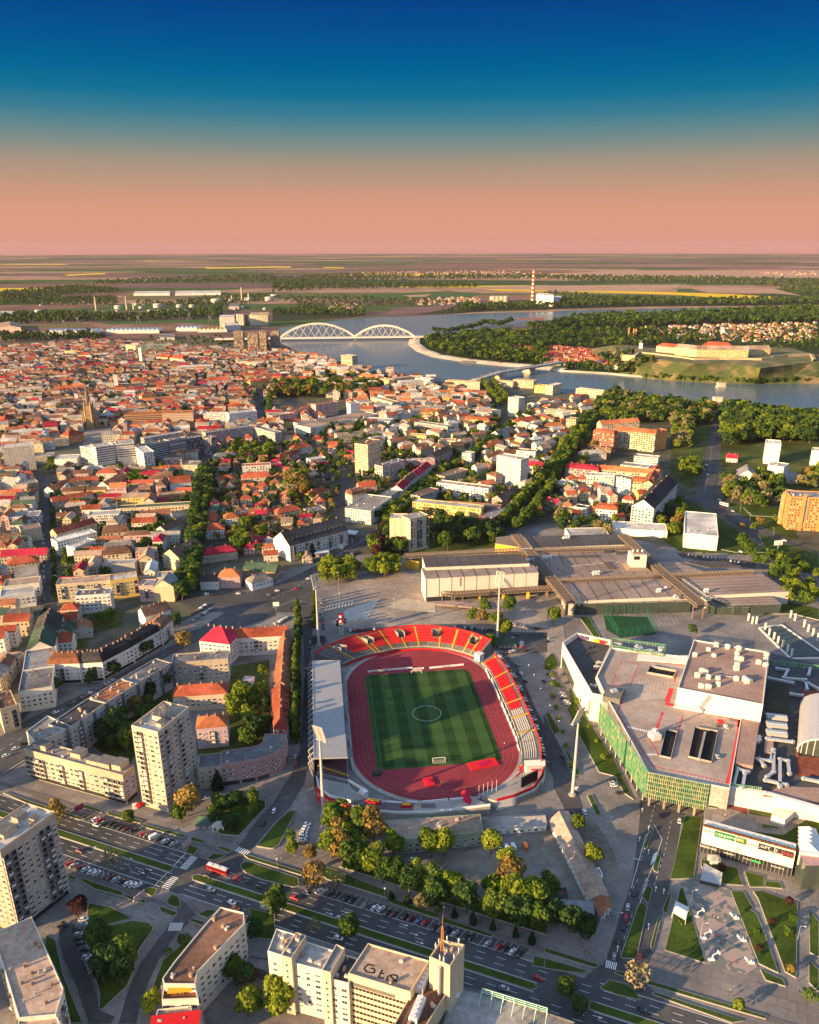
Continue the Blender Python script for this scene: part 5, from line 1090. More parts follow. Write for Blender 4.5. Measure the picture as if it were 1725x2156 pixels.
def Af(pts,z,wallm_,roofm_,seams=0,k='X',edge=0,z0=0,name='roof'):
 P=[A2((p.x,p.y,0))for p in GP(k,pts,z)];Q=ccw(P);AF.append(([(p.x,p.y)for p in Q],z));b=MB();b.prism(Q,z0,z,0,top=False);A1('wall',b,wallm_,hall)
 b=MB();b.prism(Q,z-.3,z+.05,1,mt=0);ro=A1(name,b,[roofm_,Ak],hall)
 if seams:
  b=MB()
  for i in range(1,seams):a=P[0].lerp(P[1],i/seams);c=P[3].lerp(P[2],i/seams);b.beam((a.x,a.y,z+.12),(c.x,c.y,z+.12),.45,.3)
  A1('roof_seam',b,BP,ro)
 return P,ro
HW=mat('hall_white_panel',(.58,.53,.47),.75,.07,.3,big=.08)
P,r_=Af([(95,290),(582,262),(580,235),(72,243)][0:4],21,HW,AA);hs=P
Af([(90,290),(585,262),(560,225),(72,243)],21.2,HW,AA,9);Af([(90,240),(545,222),(505,180),(76,195)],24,HW,AZ,9)
b=MB();a,c=GP('X',[(93,290),(583,262)],21.2);d=(c-a).normalized();nn=A2((d.y,-d.x,0))
for i in range(10):p=a.lerp(c,i/9)+nn*.12;b.beam((p.x,p.y,4),(p.x,p.y,21),.25,.2)
p=a.lerp(c,.3)+nn*.14;b.beam((p.x,p.y,13),(p.x,p.y,20.8),.6,.2,1);A1('panel_joint',b,[Ad,An],hall)
b=MB();p,q=a+nn*.2,c+nn*.2;b.face([(p.x,p.y,.5),(q.x,q.y,.5),(q.x,q.y,4.5),(p.x,p.y,4.5)]);A1('lobby_glazing',b,B4,hall)
Af([(700,400),(1250,388),(1215,360),(740,378)][:4],10,AD,AA,8);Af([(715,388),(1222,365),(1130,272),(670,300)],12.5,HW,AA,8);Af([(580,245),(1090,200),(1000,150),(565,165)],12,HW,AA,9);Af([(560,155),(960,140),(940,92),(520,105)],13,HW,AZ,6)
Af([(665,290),(1120,268),(1060,205),(600,240)],11.5,HW,AA,8);Af([(1190,272),(1320,362),(1680,345),(1545,258)],12,HW,AA,7);Af([(1320,368),(1440,405),(1645,400),(1600,362)],9,AD,AA,4);Af([(1095,215),(1180,268),(1300,255),(1190,215)],11,HW,AA,3)
Af([(395,135),(520,155),(470,100),(398,108)],10,Bu,Bk);Af([(0,205),(60,215),(75,185),(0,190)],9,Bu,AZ);Af([(1330,410),(1505,415),(1430,370),(1310,370)],7,AD,AZ)
b=MB();Q=[A2((p.x,p.y,0))for p in GP('X',[(742,405),(1250,390)],8)];d=(Q[1]-Q[0]).normalized();nn=A2((d.y,-d.x,0));p,q=Q[0]+nn*.4,Q[1]+nn*.4;b.face([(p.x,p.y,7.6),(q.x,q.y,7.6),(q.x,q.y,10.6),(p.x,p.y,10.6)]);A1('fascia',b,HW,hall)
def B0(pts,z,w=6,h=3,k='X',step=3.0):
 Q=GP(k,pts,z);b=MB()
 for p,q in zip(Q,Q[1:]):
  d=(q-p);L=d.length;d.normalize();n=A2((-d.y,d.x,0))*w/2;m=max(2,int(L/step))
  for s in(-1,1):
   for zz in(z-h,z):b.beam(p+n*s+A2((0,0,zz-z)),q+n*s+A2((0,0,zz-z)),.45)
  for i in range(m+1):
   c=p.lerp(q,i/m);e=p.lerp(q,min(1,(i+1)/m));b.beam(c+n,c-n,.4);
   for s in(-1,1):b.beam(c+n*s,c+n*s-A2((0,0,h)),.35);b.beam(c+n*s-A2((0,0,h)),e+n*s,.3)
   if i<m:b.beam(c+n,e-n,.3)
  for f in(.08,.92):
   c=p.lerp(q,f)
   for s in(-1,1):b.beam(c+n*s-A2((0,0,h)),A2((c.x+n.x*s,c.y+n.y*s,0)),.6)
 A1('truss_gallery',b,Bk,hall)
 b=MB()
 for p,q in zip(Q,Q[1:]):d=(q-p).normalized();n=A2((-d.y,d.x,0))*(w/2-.5);b.face([p+n-A2((0,0,h-.4)),p-n-A2((0,0,h-.4)),q-n-A2((0,0,h-.4)),q+n-A2((0,0,h-.4))])
 A1('gallery_deck',b,AZ,hall)
for pts,w in(([(485,95),(640,285),(725,385)],9),([(950,95),(1140,270),(1300,400)],9),([(0,183),(300,168),(530,158)],5),([(565,160),(1000,148),(1040,185)],4),([(670,292),(1130,270)],4),([(1170,268),(1520,252)],4),([(165,340),(215,350),(655,322)],5)):B0(pts,15.5 if pts[0][1]!=340 else 9,w)
for x in(218,325,430,538):p=G('X',x,358,4);b=MB();b.box((p.x,p.y,3.2),(2.2,2.2,6.4),.1);A1('column',b,Bu,hall)
p=G('X',1010,240,12);b=MB()
q=[A2((p.x+dx,p.y+dy,0))for dx,dy in((-11,-10),(11,-10),(11,10),(-11,10))];t_=[A2((p.x+dx*.62,p.y+dy*.62,0))for dx,dy in((-11,-10),(11,-10),(11,10),(-11,10))]
for i in range(4):j=(i+1)%4;b.face([(q[i].x,q[i].y,12.1),(q[j].x,q[j].y,12.1),(t_[j].x,t_[j].y,14.5),(t_[i].x,t_[i].y,14.5)],1)
b.prism(t_,14.4,26,0);b.box((p.x-2,p.y-6.3,23.5),(5,.3,3.2),0,2);b.box((p.x+6.9,p.y,23.5),(.3,6,3),0,2);b.box((p.x,p.y,26.6),(9,8,1.2),0,1)
for i in range(3):b.tube((p.x-4+i*4,p.y,27),(p.x-4+i*4,p.y,29),.9,n=8,mi=0)
A1('roof_tower',b,[HW,Bk,AU],hall)
for x,y,n in((505,170,5),(605,200,4),(540,212,3),(695,115,3),(825,268,3),(1105,345,2),(1140,335,1),(1312,345,2),(1180,372,1)):
 for i in range(n):
  p=G('X',x+i*11,y-i*1.0,13);b=MB();b.tube((p.x,p.y,12),(p.x,p.y,15),1.0,n=8);b.dome((p.x,p.y,15),1.1,.9,8,3);b.tube((p.x,p.y,14.5),(p.x-1.6,p.y-1.2,14.2),.8,n=8);A1('roof_cowl',b,Ak,hall)
for pts in([(700,197),(840,192),(840,186),(700,190)],[(870,175),(910,172),(905,160),(868,164)],[(925,182),(975,180),(972,170),(922,172)],[(870,222),(895,221),(895,216),(870,217)],[(880,232),(905,231),(905,226),(880,227)],[(890,242),(915,241),(915,236),(890,237)],[(1220,215),(1330,240),(1470,235),(1380,212)]):
 b=MB();b.prism(ccw([A2((p.x,p.y,0))for p in GP('X',pts,13)]),12,13.2);A1('rooflight',b,AZ,hall)
Ab('hall_forecourt',GP('Q',[(500,590),(690,530),(660,430),(830,420),(870,520),(1660,520),(1725,560),(1500,600),(1240,590),(900,570),(900,640),(640,610)]),.2,AQ)
Ab('plaza_steps',GP('Q',[(520,590),(690,535),(910,570),(915,640),(700,625)]),.3,Ao)
p4=GP('Q',[(910,575),(1245,605),(1230,560),(950,555)],4);b=MB();b.prism(ccw([A2((p.x,p.y,0))for p in p4]),3.2,4.2);Ar('low_canopy',b,AA,'low flat brown canopy on dark posts facing the plaza before the sports hall','canopy')
AP='apartment block'
def A5(k,pts,h):return[A2((p.x,p.y,0))for p in GP(k,pts,h)]
P=F2('G',(825,800),(990,842),(1215,690),49)
r=A4('tower_block',P,49,'flat','beige','light','tall beige sixteen-storey tower left of the stadium, its narrow face sunlit','tower block',near=['wbsow','obswbsobo','',''],clutter=14,ground=True,parapet=1.4)
c=sum(P,A2())/4;ang=atan2((P[1]-P[0]).y,(P[1]-P[0]).x)
def AR(r,P,zt,items,name='roof_house',m=None,wall='beige'):
 u=(P[1]-P[0]);v=(P[3]-P[0]);ang=atan2(u.y,u.x)
 for fu,fv,w,d,h in items:
  p=P[0]+u*fu+v*fv;b=MB();b.box((p.x,p.y,zt+h/2),(w,d,h),ang,0);b.box((p.x,p.y,zt+h+.1),(w+.5,d+.5,.2),ang,1);A1(name,b,[m or Ai(wall,'0'),At],r)
AR(r,P,49,[(.5,.55,6,9,3),(.25,.8,3,3,2.2),(.75,.3,3,4,2)])
b=MB()
for i in range(6):p=c+A2((random.uniform(-5,5),random.uniform(-7,7),0));b=MB();b.tube((p.x,p.y,52),(p.x,p.y,52+random.uniform(3,7)),.08,n=5);b.beam((p.x-.6,p.y,54),(p.x+.6,p.y,54),.06);A1('antenna',b,Au,r)
b=MB()
for i in range(5):p=P[1].lerp(P[2],i/4);b.box((p.x,p.y,1.5),(.7,.7,3.4))
A1('pilotis',b,A6,r)
P=F2('G',(152,940),(770,1105),(845,1045),18.5);r=A4('apartment_block',P,18.5,'flat','beige','grey','long six-storey beige block with stacked balconies at its left end, left of the tall tower',AP,near=['bbbbwowbwwobwwow','w','','bbb'],clutter=7,shops=True)
AR(r,P,18.5,[(.12,.6,9,5,3.2),(.48,.75,7,6,3),(.78,.6,9,7,3),(.9,.7,6,7,3.2),(.68,.5,9,5,2.6)])
b=MB();cm=mat('painted_mural',(.30,.33,.48),.8,.6,1.2);p,q=P[1],P[2];d=(q-p).normalized();nn=A2((d.y,-d.x,0))*.06;b.face([((p+d+nn).x,(p+d+nn).y,4),((q-d+nn).x,(q-d+nn).y,4),((q-d+nn).x,(q-d+nn).y,16),((p+d+nn).x,(p+d+nn).y,16)]);A1('mural',b,cm,r)
r=A4('apartment_block',A5('G',[(165,830),(230,905),(420,815),(450,800),(300,730)],20),20,'flat','pale','grey','pale end block of the serrated slab, beside the wide street at the left edge',AP,near='wow',clutter=6)
for a,e,h,lab,wc in(((420,818),(665,650),20.5,'dark-roofed seven-storey grey slab segment nearest the pale end block','grey'),((668,648),(860,530),20,'middle grey slab segment with rust-red patched roof behind the tall tower','grey'),((862,528),(1075,398),19,'grey slab segment joining the serrated row to the beige corner wing','grey')):
 P=F2('G',a,e,14,h);r=A4('apartment_block',P,h,'flat',wc,'dark' if h>20.2 else 'rust' if h>19.5 else 'slate',lab,AP,near=['wwBsow.','w','',''],clutter=7)
 b=MB();d=(P[1]-P[0]);n_=max(2,int(d.length/9));nn=A2((d.y,-d.x,0)).normalized()
 for i in range(n_+1):p=P[0]+d*(i/n_)+nn*.5;b=MB();b.box((p.x,p.y,h/2+.6),(1.2,1.4,h+1.2),atan2(d.y,d.x));A1('stair_fin',b,Ai('dark','0'),r)
P=F2('G',(1075,400),(1430,372),13,17.6);r=A4('apartment_block',P,17.6,'flat','beige','slate','beige five-storey wing half in sunlight, closing the courtyard behind the red-roofed block',AP,near=['wowsobwsow','ww','',''],clutter=6)
for a,e,h,wc,rc,lab in(((297,403),(497,396),15.5,'white','rust','white end house with red-brown mansard at the left street corner'),((499,396),(640,388),15,'white','dark','narrow white house with dark mansard next to the red-brown corner roof'),((642,388),(830,290),14,'white','black','left half of the long white row under a black mansard roof'),((832,288),(1010,185),14,'white','black','right half of the long white row under a black mansard roof'),((1012,183),(1082,120),15,'pale','brown','brown-roofed end block of the black mansard row, by the junction')):
 r=A4('apartment_block',F2('G',a,e,14,h),h,'mansard',wc,rc,lab,AP,near=['woBw.s','ww','',''],clutter=6,dormers=4,shops=True)
A4('apartment_block',F2('G',(1085,608),(1425,585),13,11.5),11.5,'hip','beige','red','four-storey beige block with a wide red hipped roof behind the tall tower',AP,near=['wswowswo','w','',''],clutter=5)
A4('apartment_block',F2('G',(1230,808),(1425,790),13,14.5),14.5,'hip','lilac','orange','lilac-pink block with bright orange-red hipped roof right of the tall tower',AP,near=['wsbws','ww','',''],clutter=4)
r=A4('apartment_block',F2('G',(1250,255),(1440,278),(1470,190),16),16,'hip','white','crimson','white block under a bright crimson roof at the avenue corner',AP,near=['wwow','ww','',''],clutter=5)
A4('apartment_block',F2('G',(1465,240),(1800,222),13,15),15,'gable','white','red','ornate white four-storey house with long red roof, facing the courtyard',AP,near=['wwwwbwww','ww','',''],clutter=4)
P=F2('H',(75,175),(108,175),16,14)
path=[(1240,1052),(1385,1038),(1500,1022),(1600,1006),(1690,982)];cu=GP('G',path,14)+GP('H',[(20,962),(55,935),(80,900),(92,845)],14);cu=[A2((p.x,p.y,0))for p in cu]
inn=[]
for i,p in enumerate(cu):
 a,c=cu[max(i-1,0)],cu[min(i+1,len(cu)-1)];d=(c-a).normalized();inn.append(p+A2((-d.y,d.x,0))*13)
r=A4('apartment_block',cu[1:]+inn[1:][::-1],14,'flat','rose','slate','curved pinkish four-storey block bending round the corner before the stadium',AP,near='wws',clutter=8,shops=True)
b=MB();
for k_ in range(1,5):
 for p,q in zip(cu[1:],cu[2:]):d=(q-p).normalized();nn=A2((d.y,-d.x,0))*.05;b.face([((p+nn).x,(p+nn).y,k_*3.0-.2),((q+nn).x,(q+nn).y,k_*3.0-.2),((q+nn).x,(q+nn).y,k_*3.0+.15),((p+nn).x,(p+nn).y,k_*3.0+.15)])
A1('string_course',b,Ai('red','0'),r)
A4('apartment_block',[cu[0],cu[1],inn[1],inn[0]],13,'flat','beige','slate','plain beige link between the tall tower and the curved pinkish block',AP,near=['ww','','',''])
E1=GP('H',[(92,800),(112,560),(108,200)],13);E1=[A2((p.x,p.y,0))for p in E1];W1=GP('H',[(8,800),(-2,560),(58,175)],13);W1=[A2((p.x,p.y,0))for p in W1]
def band(i,f0,f1):return[W1[i].lerp(W1[i+1],f0),E1[i].lerp(E1[i+1],f0),E1[i].lerp(E1[i+1],f1),W1[i].lerp(W1[i+1],f1)]
A4('apartment_block',band(0,0,.98),13,'gable','red','red','near half of the long narrow red-roofed row along the poplars',AP,near='wws',clutter=7,dormers=7,rh=5);A4('apartment_block',band(1,.02,1),13,'gable','rose','rust','far half of the long narrow red-roofed row along the poplars',AP,near='wws',clutter=9,dormers=7,rh=5)
b=MB();p=G('G',1540,560);b.box((p.x,p.y,1.8),(7,22,3.6),-.1);b.box((p.x,p.y,3.7),(7.6,22.6,.25),-.1,1);Ar('garage_row',b,[A6,mat('lilac_sheet',(.32,.27,.33),.7,.2,.5)],'long low lilac-roofed garage row in the courtyard behind the poplar street','garage')
B_,C_,D_=[GP('J',[q],45)[0]for q in((0,405),(345,165),(170,108))]
A_=B_+D_-C_;P=[A2((p.x,p.y,0))for p in(A_,B_,C_,D_)]
r=A4('tower_block',P,45,'flat','beige','light','tall beige tower at the left edge with columns of dark balconies','tower block',near=['wowsw','BBowwBBo.','','w'],clutter=10,parapet=1.2);AR(r,P,45,[(.5,.35,6,7,2.6),(.3,.7,4,5,2.2),(.75,.75,3,3,2)])
b=MB();u=P[2]-P[1];nn=A2((u.y,-u.x,0)).normalized()
p,q=P[1]+u*.03+nn*.08,P[1]+u*.97+nn*.08;b.face([(p.x,p.y,.3),(q.x,q.y,.3),(q.x,q.y,2.8),(p.x,p.y,2.8)]);A1('shop_front',b,B4,r)
r=A4('apartment_block',A5('J',[(-60,930),(200,818),(400,1270),(352,1432),(120,1455),(0,1060)],17.5),17.5,'flat','pale','tan','low pale block with a bent ribbed roof in the bottom left corner',AP,near='wBow',clutter=16);r.children[0]
A4('apartment_block',A5('J',[(118,1458),(352,1432),(440,1600),(100,1640)],16),16,'flat','pale','tan','lower annex at the very bottom left below the bent pale roof',AP,near='ww',clutter=2)
r=A4('apartment_block',A5('J',[(1385,757),(1530,792),(1535,860),(1240,1165),(1225,1242),(1030,1240),(1020,1205),(1095,1100),(1260,900)],20.5),20.5,'flat','pale','brown','eight-storey block with long rows of balconies at the bottom left of centre',AP,near=['wB','BBBBbB','BBBBBB','wBw','w','ww','w'],clutter=9)
P=A5('J',[(1030,1240),(1225,1242),(1245,1330),(1015,1340)],17);r=A4('apartment_block',P,17,'flat','pale','rust','terraced lower step of the balcony block with an orange awning',AP,near='Bw',clutter=2)
b=MB();p=GP('J',[(1130,1265)],19)[0];b.box((p.x,p.y,19.2),(9,3.5,.2),.1);A1('awning',b,B3,r)
A4('apartment_block',A5('J',[(990,1400),(1200,1375),(1215,1500),(960,1500)],14),14,'flat','pale','tan','small flat-roofed block with a red sloping edge at the bottom edge',AP,near='ww',clutter=2)
b=MB();p=GP('J',[(1100,1470)],14.6)[0];b.box((p.x,p.y,14.9),(18,7,.25),.15);Ar('red_roof_sheet',b,An,'bright red sheet roof at the bottom edge left of centre','roof')
A4('link_building',A5('J',[(1545,1120),(1690,1165),(1690,1080),(1570,1060)],5),5,'flat','dark','slate','low grey-roofed link building between two bottom blocks','building',near='ww')
for pts,h,lab,pat in(([(-30,1035),(55,1062),(150,930),(25,893)],27,'left part of the bottom centre apartment block, with one flat roof','wosw'),([(130,1108),(312,1155),(385,1030),(215,975)],25,'middle part of the bottom centre apartment block between two stair towers','wwosw'),([(360,1208),(478,1238),(535,1080),(455,1055)],23,'dark-roofed right part of the bottom centre apartment block','wow')):
 A4('apartment_block',A5('K',pts,h),h,'flat','pale','dark' if 'dark' in lab else 'grey',lab,AP,near=[pat,'','','ww'],clutter=5)
for pts,h,lab in(([(55,1062),(120,1080),(212,935),(150,915)],29,'left stair tower rising from the bottom centre apartment block'),([(310,1155),(365,1170),(455,1015),(400,990)],27.5,'right stair tower rising from the bottom centre apartment block')):
 A4('stair_tower',A5('K',pts,h),h,'flat','beige','slate',lab,'stair tower',near=['s','','',''],clutter=4)
P=A5('K',[(475,1175),(865,1292),(985,1095),(600,985)],26);r=A4('office_block',P,26,'flat','cream','tan','cream office block with black painted letters on its flat roof, bottom centre','office block',near=['','','',''],clutter=2,wallmat=Ai('cream','0'))
b=MB();u=(P[1]-P[0]).normalized();nn=A2((u.y,-u.x,0));L=(P[1]-P[0]).length
for k_ in range(7):
 z=1.6+k_*3.0;p,q=P[0]+u*1.2+nn*.08,P[1]-u*.3+nn*.08;b.face([(p.x,p.y,z),(q.x,q.y,z),(q.x,q.y,z+1.3),(p.x,p.y,z+1.3)],0)
 for i in range(int(L/1.5)):s=p+u*(i*1.5);b.beam((s.x,s.y-.05,z),(s.x,s.y-.05,z+1.3),.16,.14,1)
A1('ribbon_window',b,[AI,Ai('cream','0')],r)
b=MB();p,q=P[0]+u*1+nn*.1,P[1]-u*6+nn*.1;b.face([(p.x,p.y,21.2),(q.x,q.y,21.2),(q.x,q.y,23),(p.x,p.y,23)]);A1('louvre_band',b,At,r)
b=MB()
def AV(pts,k='K',z=26.06,w=.55):
 Q=GP(k,pts,26)
 for a,c in zip(Q,Q[1:]):b.beam((a.x,a.y,z),(c.x,c.y,z),w,.04)
AV([(640,1120),(600,1110),(575,1135),(590,1158),(640,1165),(640,1140),(615,1135)]);AV([(690,1145),(665,1190),(700,1198)]);AV([(672,1165),(700,1170)]);AV([(760,1175),(725,1185),(715,1205),(745,1220),(780,1205),(785,1185),(760,1175)]);AV([(740,1185),(780,1222)])
A1('painted_letters',b,AY,r)
P=A5('K',[(985,1082),(1115,1140),(1205,1005),(1062,975)],36);r=A4('office_tower',P,36,'flat','cream','slate','cream stair tower bristling with antennas and a lattice mast, bottom centre','tower',near=['','','',''],clutter=3,parapet=1.6)
c=sum(P,A2())/4;p=GP('K',[(1065,1030)],36)[0];b=MB()
for dx,dy in((-.6,-.6),(.6,-.6),(.6,.6),(-.6,.6)):b.tube((p.x+dx,p.y+dy,36),(p.x+dx*.4,p.y+dy*.4,48),.1,n=5)
for i in range(10):z=36+i*1.2;f=1-.06*i;b.beam((p.x-.6*f,p.y-.6*f,z),(p.x+.6*f,p.y-.6*f,z+1.2),.08);b.beam((p.x+.6*f,p.y+.6*f,z),(p.x-.6*f,p.y+.6*f,z+1.2),.08);b.beam((p.x-.6*f,p.y-.6*f,z),(p.x+.6*f,p.y+.6*f,z),.08)
b.tube((p.x,p.y,48),(p.x,p.y,54),.1,.05,6);A1('lattice_mast',b,mat('orange_mast',(.5,.22,.06),.6,.15,1),r)
for i in range(9):
 q=P[i%4].lerp(P[(i+1)%4],.2+.6*random.random())*.97+c*.03;b=MB();b.tube((q.x,q.y,37),(q.x,q.y,39+2*random.random()),.09,n=5);b.box((q.x,q.y,39.2),(.5,.3,1.6),i);A1('antenna',b,Ak,r)
b=MB();p=P[0].lerp(P[1],.55);nn=A2(((P[1]-P[0]).y,-(P[1]-P[0]).x,0)).normalized();p=p+nn*1;b.tube((p.x,p.y,22),(p.x,p.y,36),.7,n=8);A1('flue',b,AO,r)
r=A4('office_block',A5('K',[(870,1300),(985,1095),(1110,1150),(1105,1280),(840,1700),(680,1640)],22),22,'flat','cream','brown','brown-roofed middle wing with large cooling units, below the antenna tower','office block',near=['','','','','',''],clutter=4)
for x,y in((945,1230),(910,1410)):
 p=GP('K',[(x,y)],22)[0];b=MB();b.box((p.x,p.y,23.5),(3.2,10,2.4),-.35,0)
 for i in range(5):b.tube((p.x+(-.34)*(-4+i*2)*-1,p.y-4+i*2,24.7),(p.x+(-.34)*(-4+i*2)*-1,p.y-4+i*2,25.1),.9,n=10)
 A1('chiller',b,Ak,r)
r=A4('office_block',A5('K',[(1095,1400),(1115,1235),(1320,1290),(1725,1420),(1900,1480),(1700,1700),(1000,1700)],14),14,'flat','dark','grey','broad low grey-roofed block at the bottom edge carrying a green and white steel frame','office block',near=['','','','','','',''],clutter=4)
Q=GP('K',[(1315,1275),(1725,1400)],17);b=MB();d=(Q[1]-Q[0])
for z in(16.2,17.2,18.2):b.beam((Q[0].x,Q[0].y,z),(Q[1].x,Q[1].y,z),.25)
for i in range(7):p=Q[0]+d*(i/6);b.tube((p.x,p.y,14),(p.x,p.y,18.3),.14,n=6);b.beam((p.x,p.y,18),(p.x-1.5,p.y-4.5,14),.16)
A1('steel_frame',b,mat('mint_steel',(.42,.66,.55),.5,.1,1),r)
b=MB();p=GP('K',[(1150,1290)],18)[0];b.dome((p.x,p.y,17.5),1.6,.7,12,3);b.tube((p.x,p.y,14),(p.x,p.y,17.6),.2,n=6);A1('satellite_dish',b,Ak,r)
r=A4('long_shed',A5('K',[(800,330),(1322,278),(1305,168),(705,208)],8.5),8.5,'flat','green','tan','long grey-brown sloping roof building just below the near end of the stadium','building',near=['wwwow','ww','',''],parapet=.15,clutter=4,ground=False)
A4('low_shed',F2('K',(1322,262),(1720,235),9,4),4,'gable','white','grey','low white row with dark old roof extending right of the long grey-brown roof','building',near=['wwsw','w','',''],ground=False,rh=2.5)
A4('low_shed',A5('L',[(35,205),(150,150),(405,680),(285,705)],4.2),4.2,'gable','white','tan','long L-shaped barrack with weathered brown ridge roof beside the mall road','building',near=['ww','ww','ww','ww'],ground=False,rh=2.8)
A4('low_shed',A5('L',[(58,703),(305,715),(312,842),(60,800)],4.5),4.5,'gable','dark','slate','plain grey metal-roofed shed at the end of the tree belt','shed',rh=1.2)
A4('low_shed',A5('L',[(290,705),(410,692),(428,745),(360,810)],4),4,'gable','white','rust','half-collapsed roof end of the barrack with rusty rafters showing','shed',rh=2)
A4('low_shed',A5('L',[(70,640),(140,630),(150,680),(75,685)],3),3,'flat','dark','brown','tiny brown-roofed hut in the barrack yard','hut')
A4('low_shed',A5('L',[(325,520),(345,505),(370,560),(350,565)],3),3,'flat','white','slate','tiny grey lean-to on the outer side of the barrack','hut')
b=MB();Q=[A2((p.x,p.y,0))for p in GP('L',[(808,775),(890,825),(910,740),(828,700)],4)]
for f0,f1,z0,z1 in((0,.5,3,4.2),(.5,1,4.2,3)):a,c,d,e=[Q[i].lerp(Q[j],f)for i,j,f in((0,3,f0),(1,2,f0),(1,2,f1),(0,3,f1))];b.face([(a.x,a.y,z0),(c.x,c.y,z0),(d.x,d.y,z1),(e.x,e.y,z1)])
for p in Q:b.tube((p.x,p.y,0),(p.x,p.y,3),.15,n=6)
Ar('park_shelter',b,Ak,'white ribbed roof shelter on the lawn beside the paved court','shelter')
b=MB();Q=[A2((p.x,p.y,0))for p in GP('L',[(985,560),(1112,590),(1116,545),(1000,495)],4)];b.face([(Q[0].x,Q[0].y,2),(Q[1].x,Q[1].y,2),(Q[2].x,Q[2].y,5),(Q[3].x,Q[3].y,6)]);b.prism(ccw([q*.999 for q in Q]),0,1.9,1)
for i in range(8):p,q=Q[0].lerp(Q[1],i/7),Q[3].lerp(Q[2],i/7);b.beam((p.x,p.y,2.1),(q.x,q.y,6.1-.14*i),.2)
Ar('glass_pavilion',b,[Au,AD],'small tilted glass-roofed entrance pavilion at the head of the paved court','pavilion')
P=F2('E',(735,665),(872,690),(905,650),33);r=A4('tower_block',P,33.5,'flat','cream','light','eleven-storey cream block with stepped roof among trees left of the sports hall','tower block',near=['.s.s','wB','',''],clutter=6,cat_=None)if False else A4('tower_block',F2('E',(735,665),(862,668),15,33),33,'flat','cream','light','eleven-storey cream block with stepped roof among trees left of the sports hall','tower block',near=['.s.s','wB','',''],clutter=6)
P=F2('E',(862,672),(980,645),14,34);r=A4('tower_block',P,34,'flat','cream','grey','right-hand taller half of the cream block beside the sports hall trees','tower block',near=['BwB','s','',''],clutter=5)
A4('apartment_block',F2('E',(5,790),(108,838),(290,665),16),16,'gable','white','dark','white block with a large blank sunlit gable beside the filling station',AP,near=['','wBwo','',''],clutter=8,dormers=5)
r=A4('filling_station',A5('E',[(330,800),(440,832),(470,790),(365,765)],5),5,'flat','white','slate','small white filling station shop under a blue-grey roof by the avenue','filling station',near=['','','',''],clutter=2)
b=MB();b.prism(ccw([A2((p.x,p.y,0))for p in GP('E',[(345,740),(520,765),(540,745),(370,722)],6.5)]),5.9,6.7,0);A1('canopy',b,Ak,r)
for x,y in((455,785),(500,790),(380,735),(470,745)):p=GP('E',[(x,y)],6)[0];b=MB();b.tube((p.x,p.y,0),(p.x,p.y,6),.35,n=8);A1('column',b,Ak,r)
b=MB();p=G('E',310,900);b.box((p.x,p.y,2),(12,6,4),.2);b.box((p.x,p.y,4.2),(14,8,.4),.2,1);Ar('car_wash',b,[Ad,Ak],'small flat white-roofed car wash beside the avenue trees','car wash')
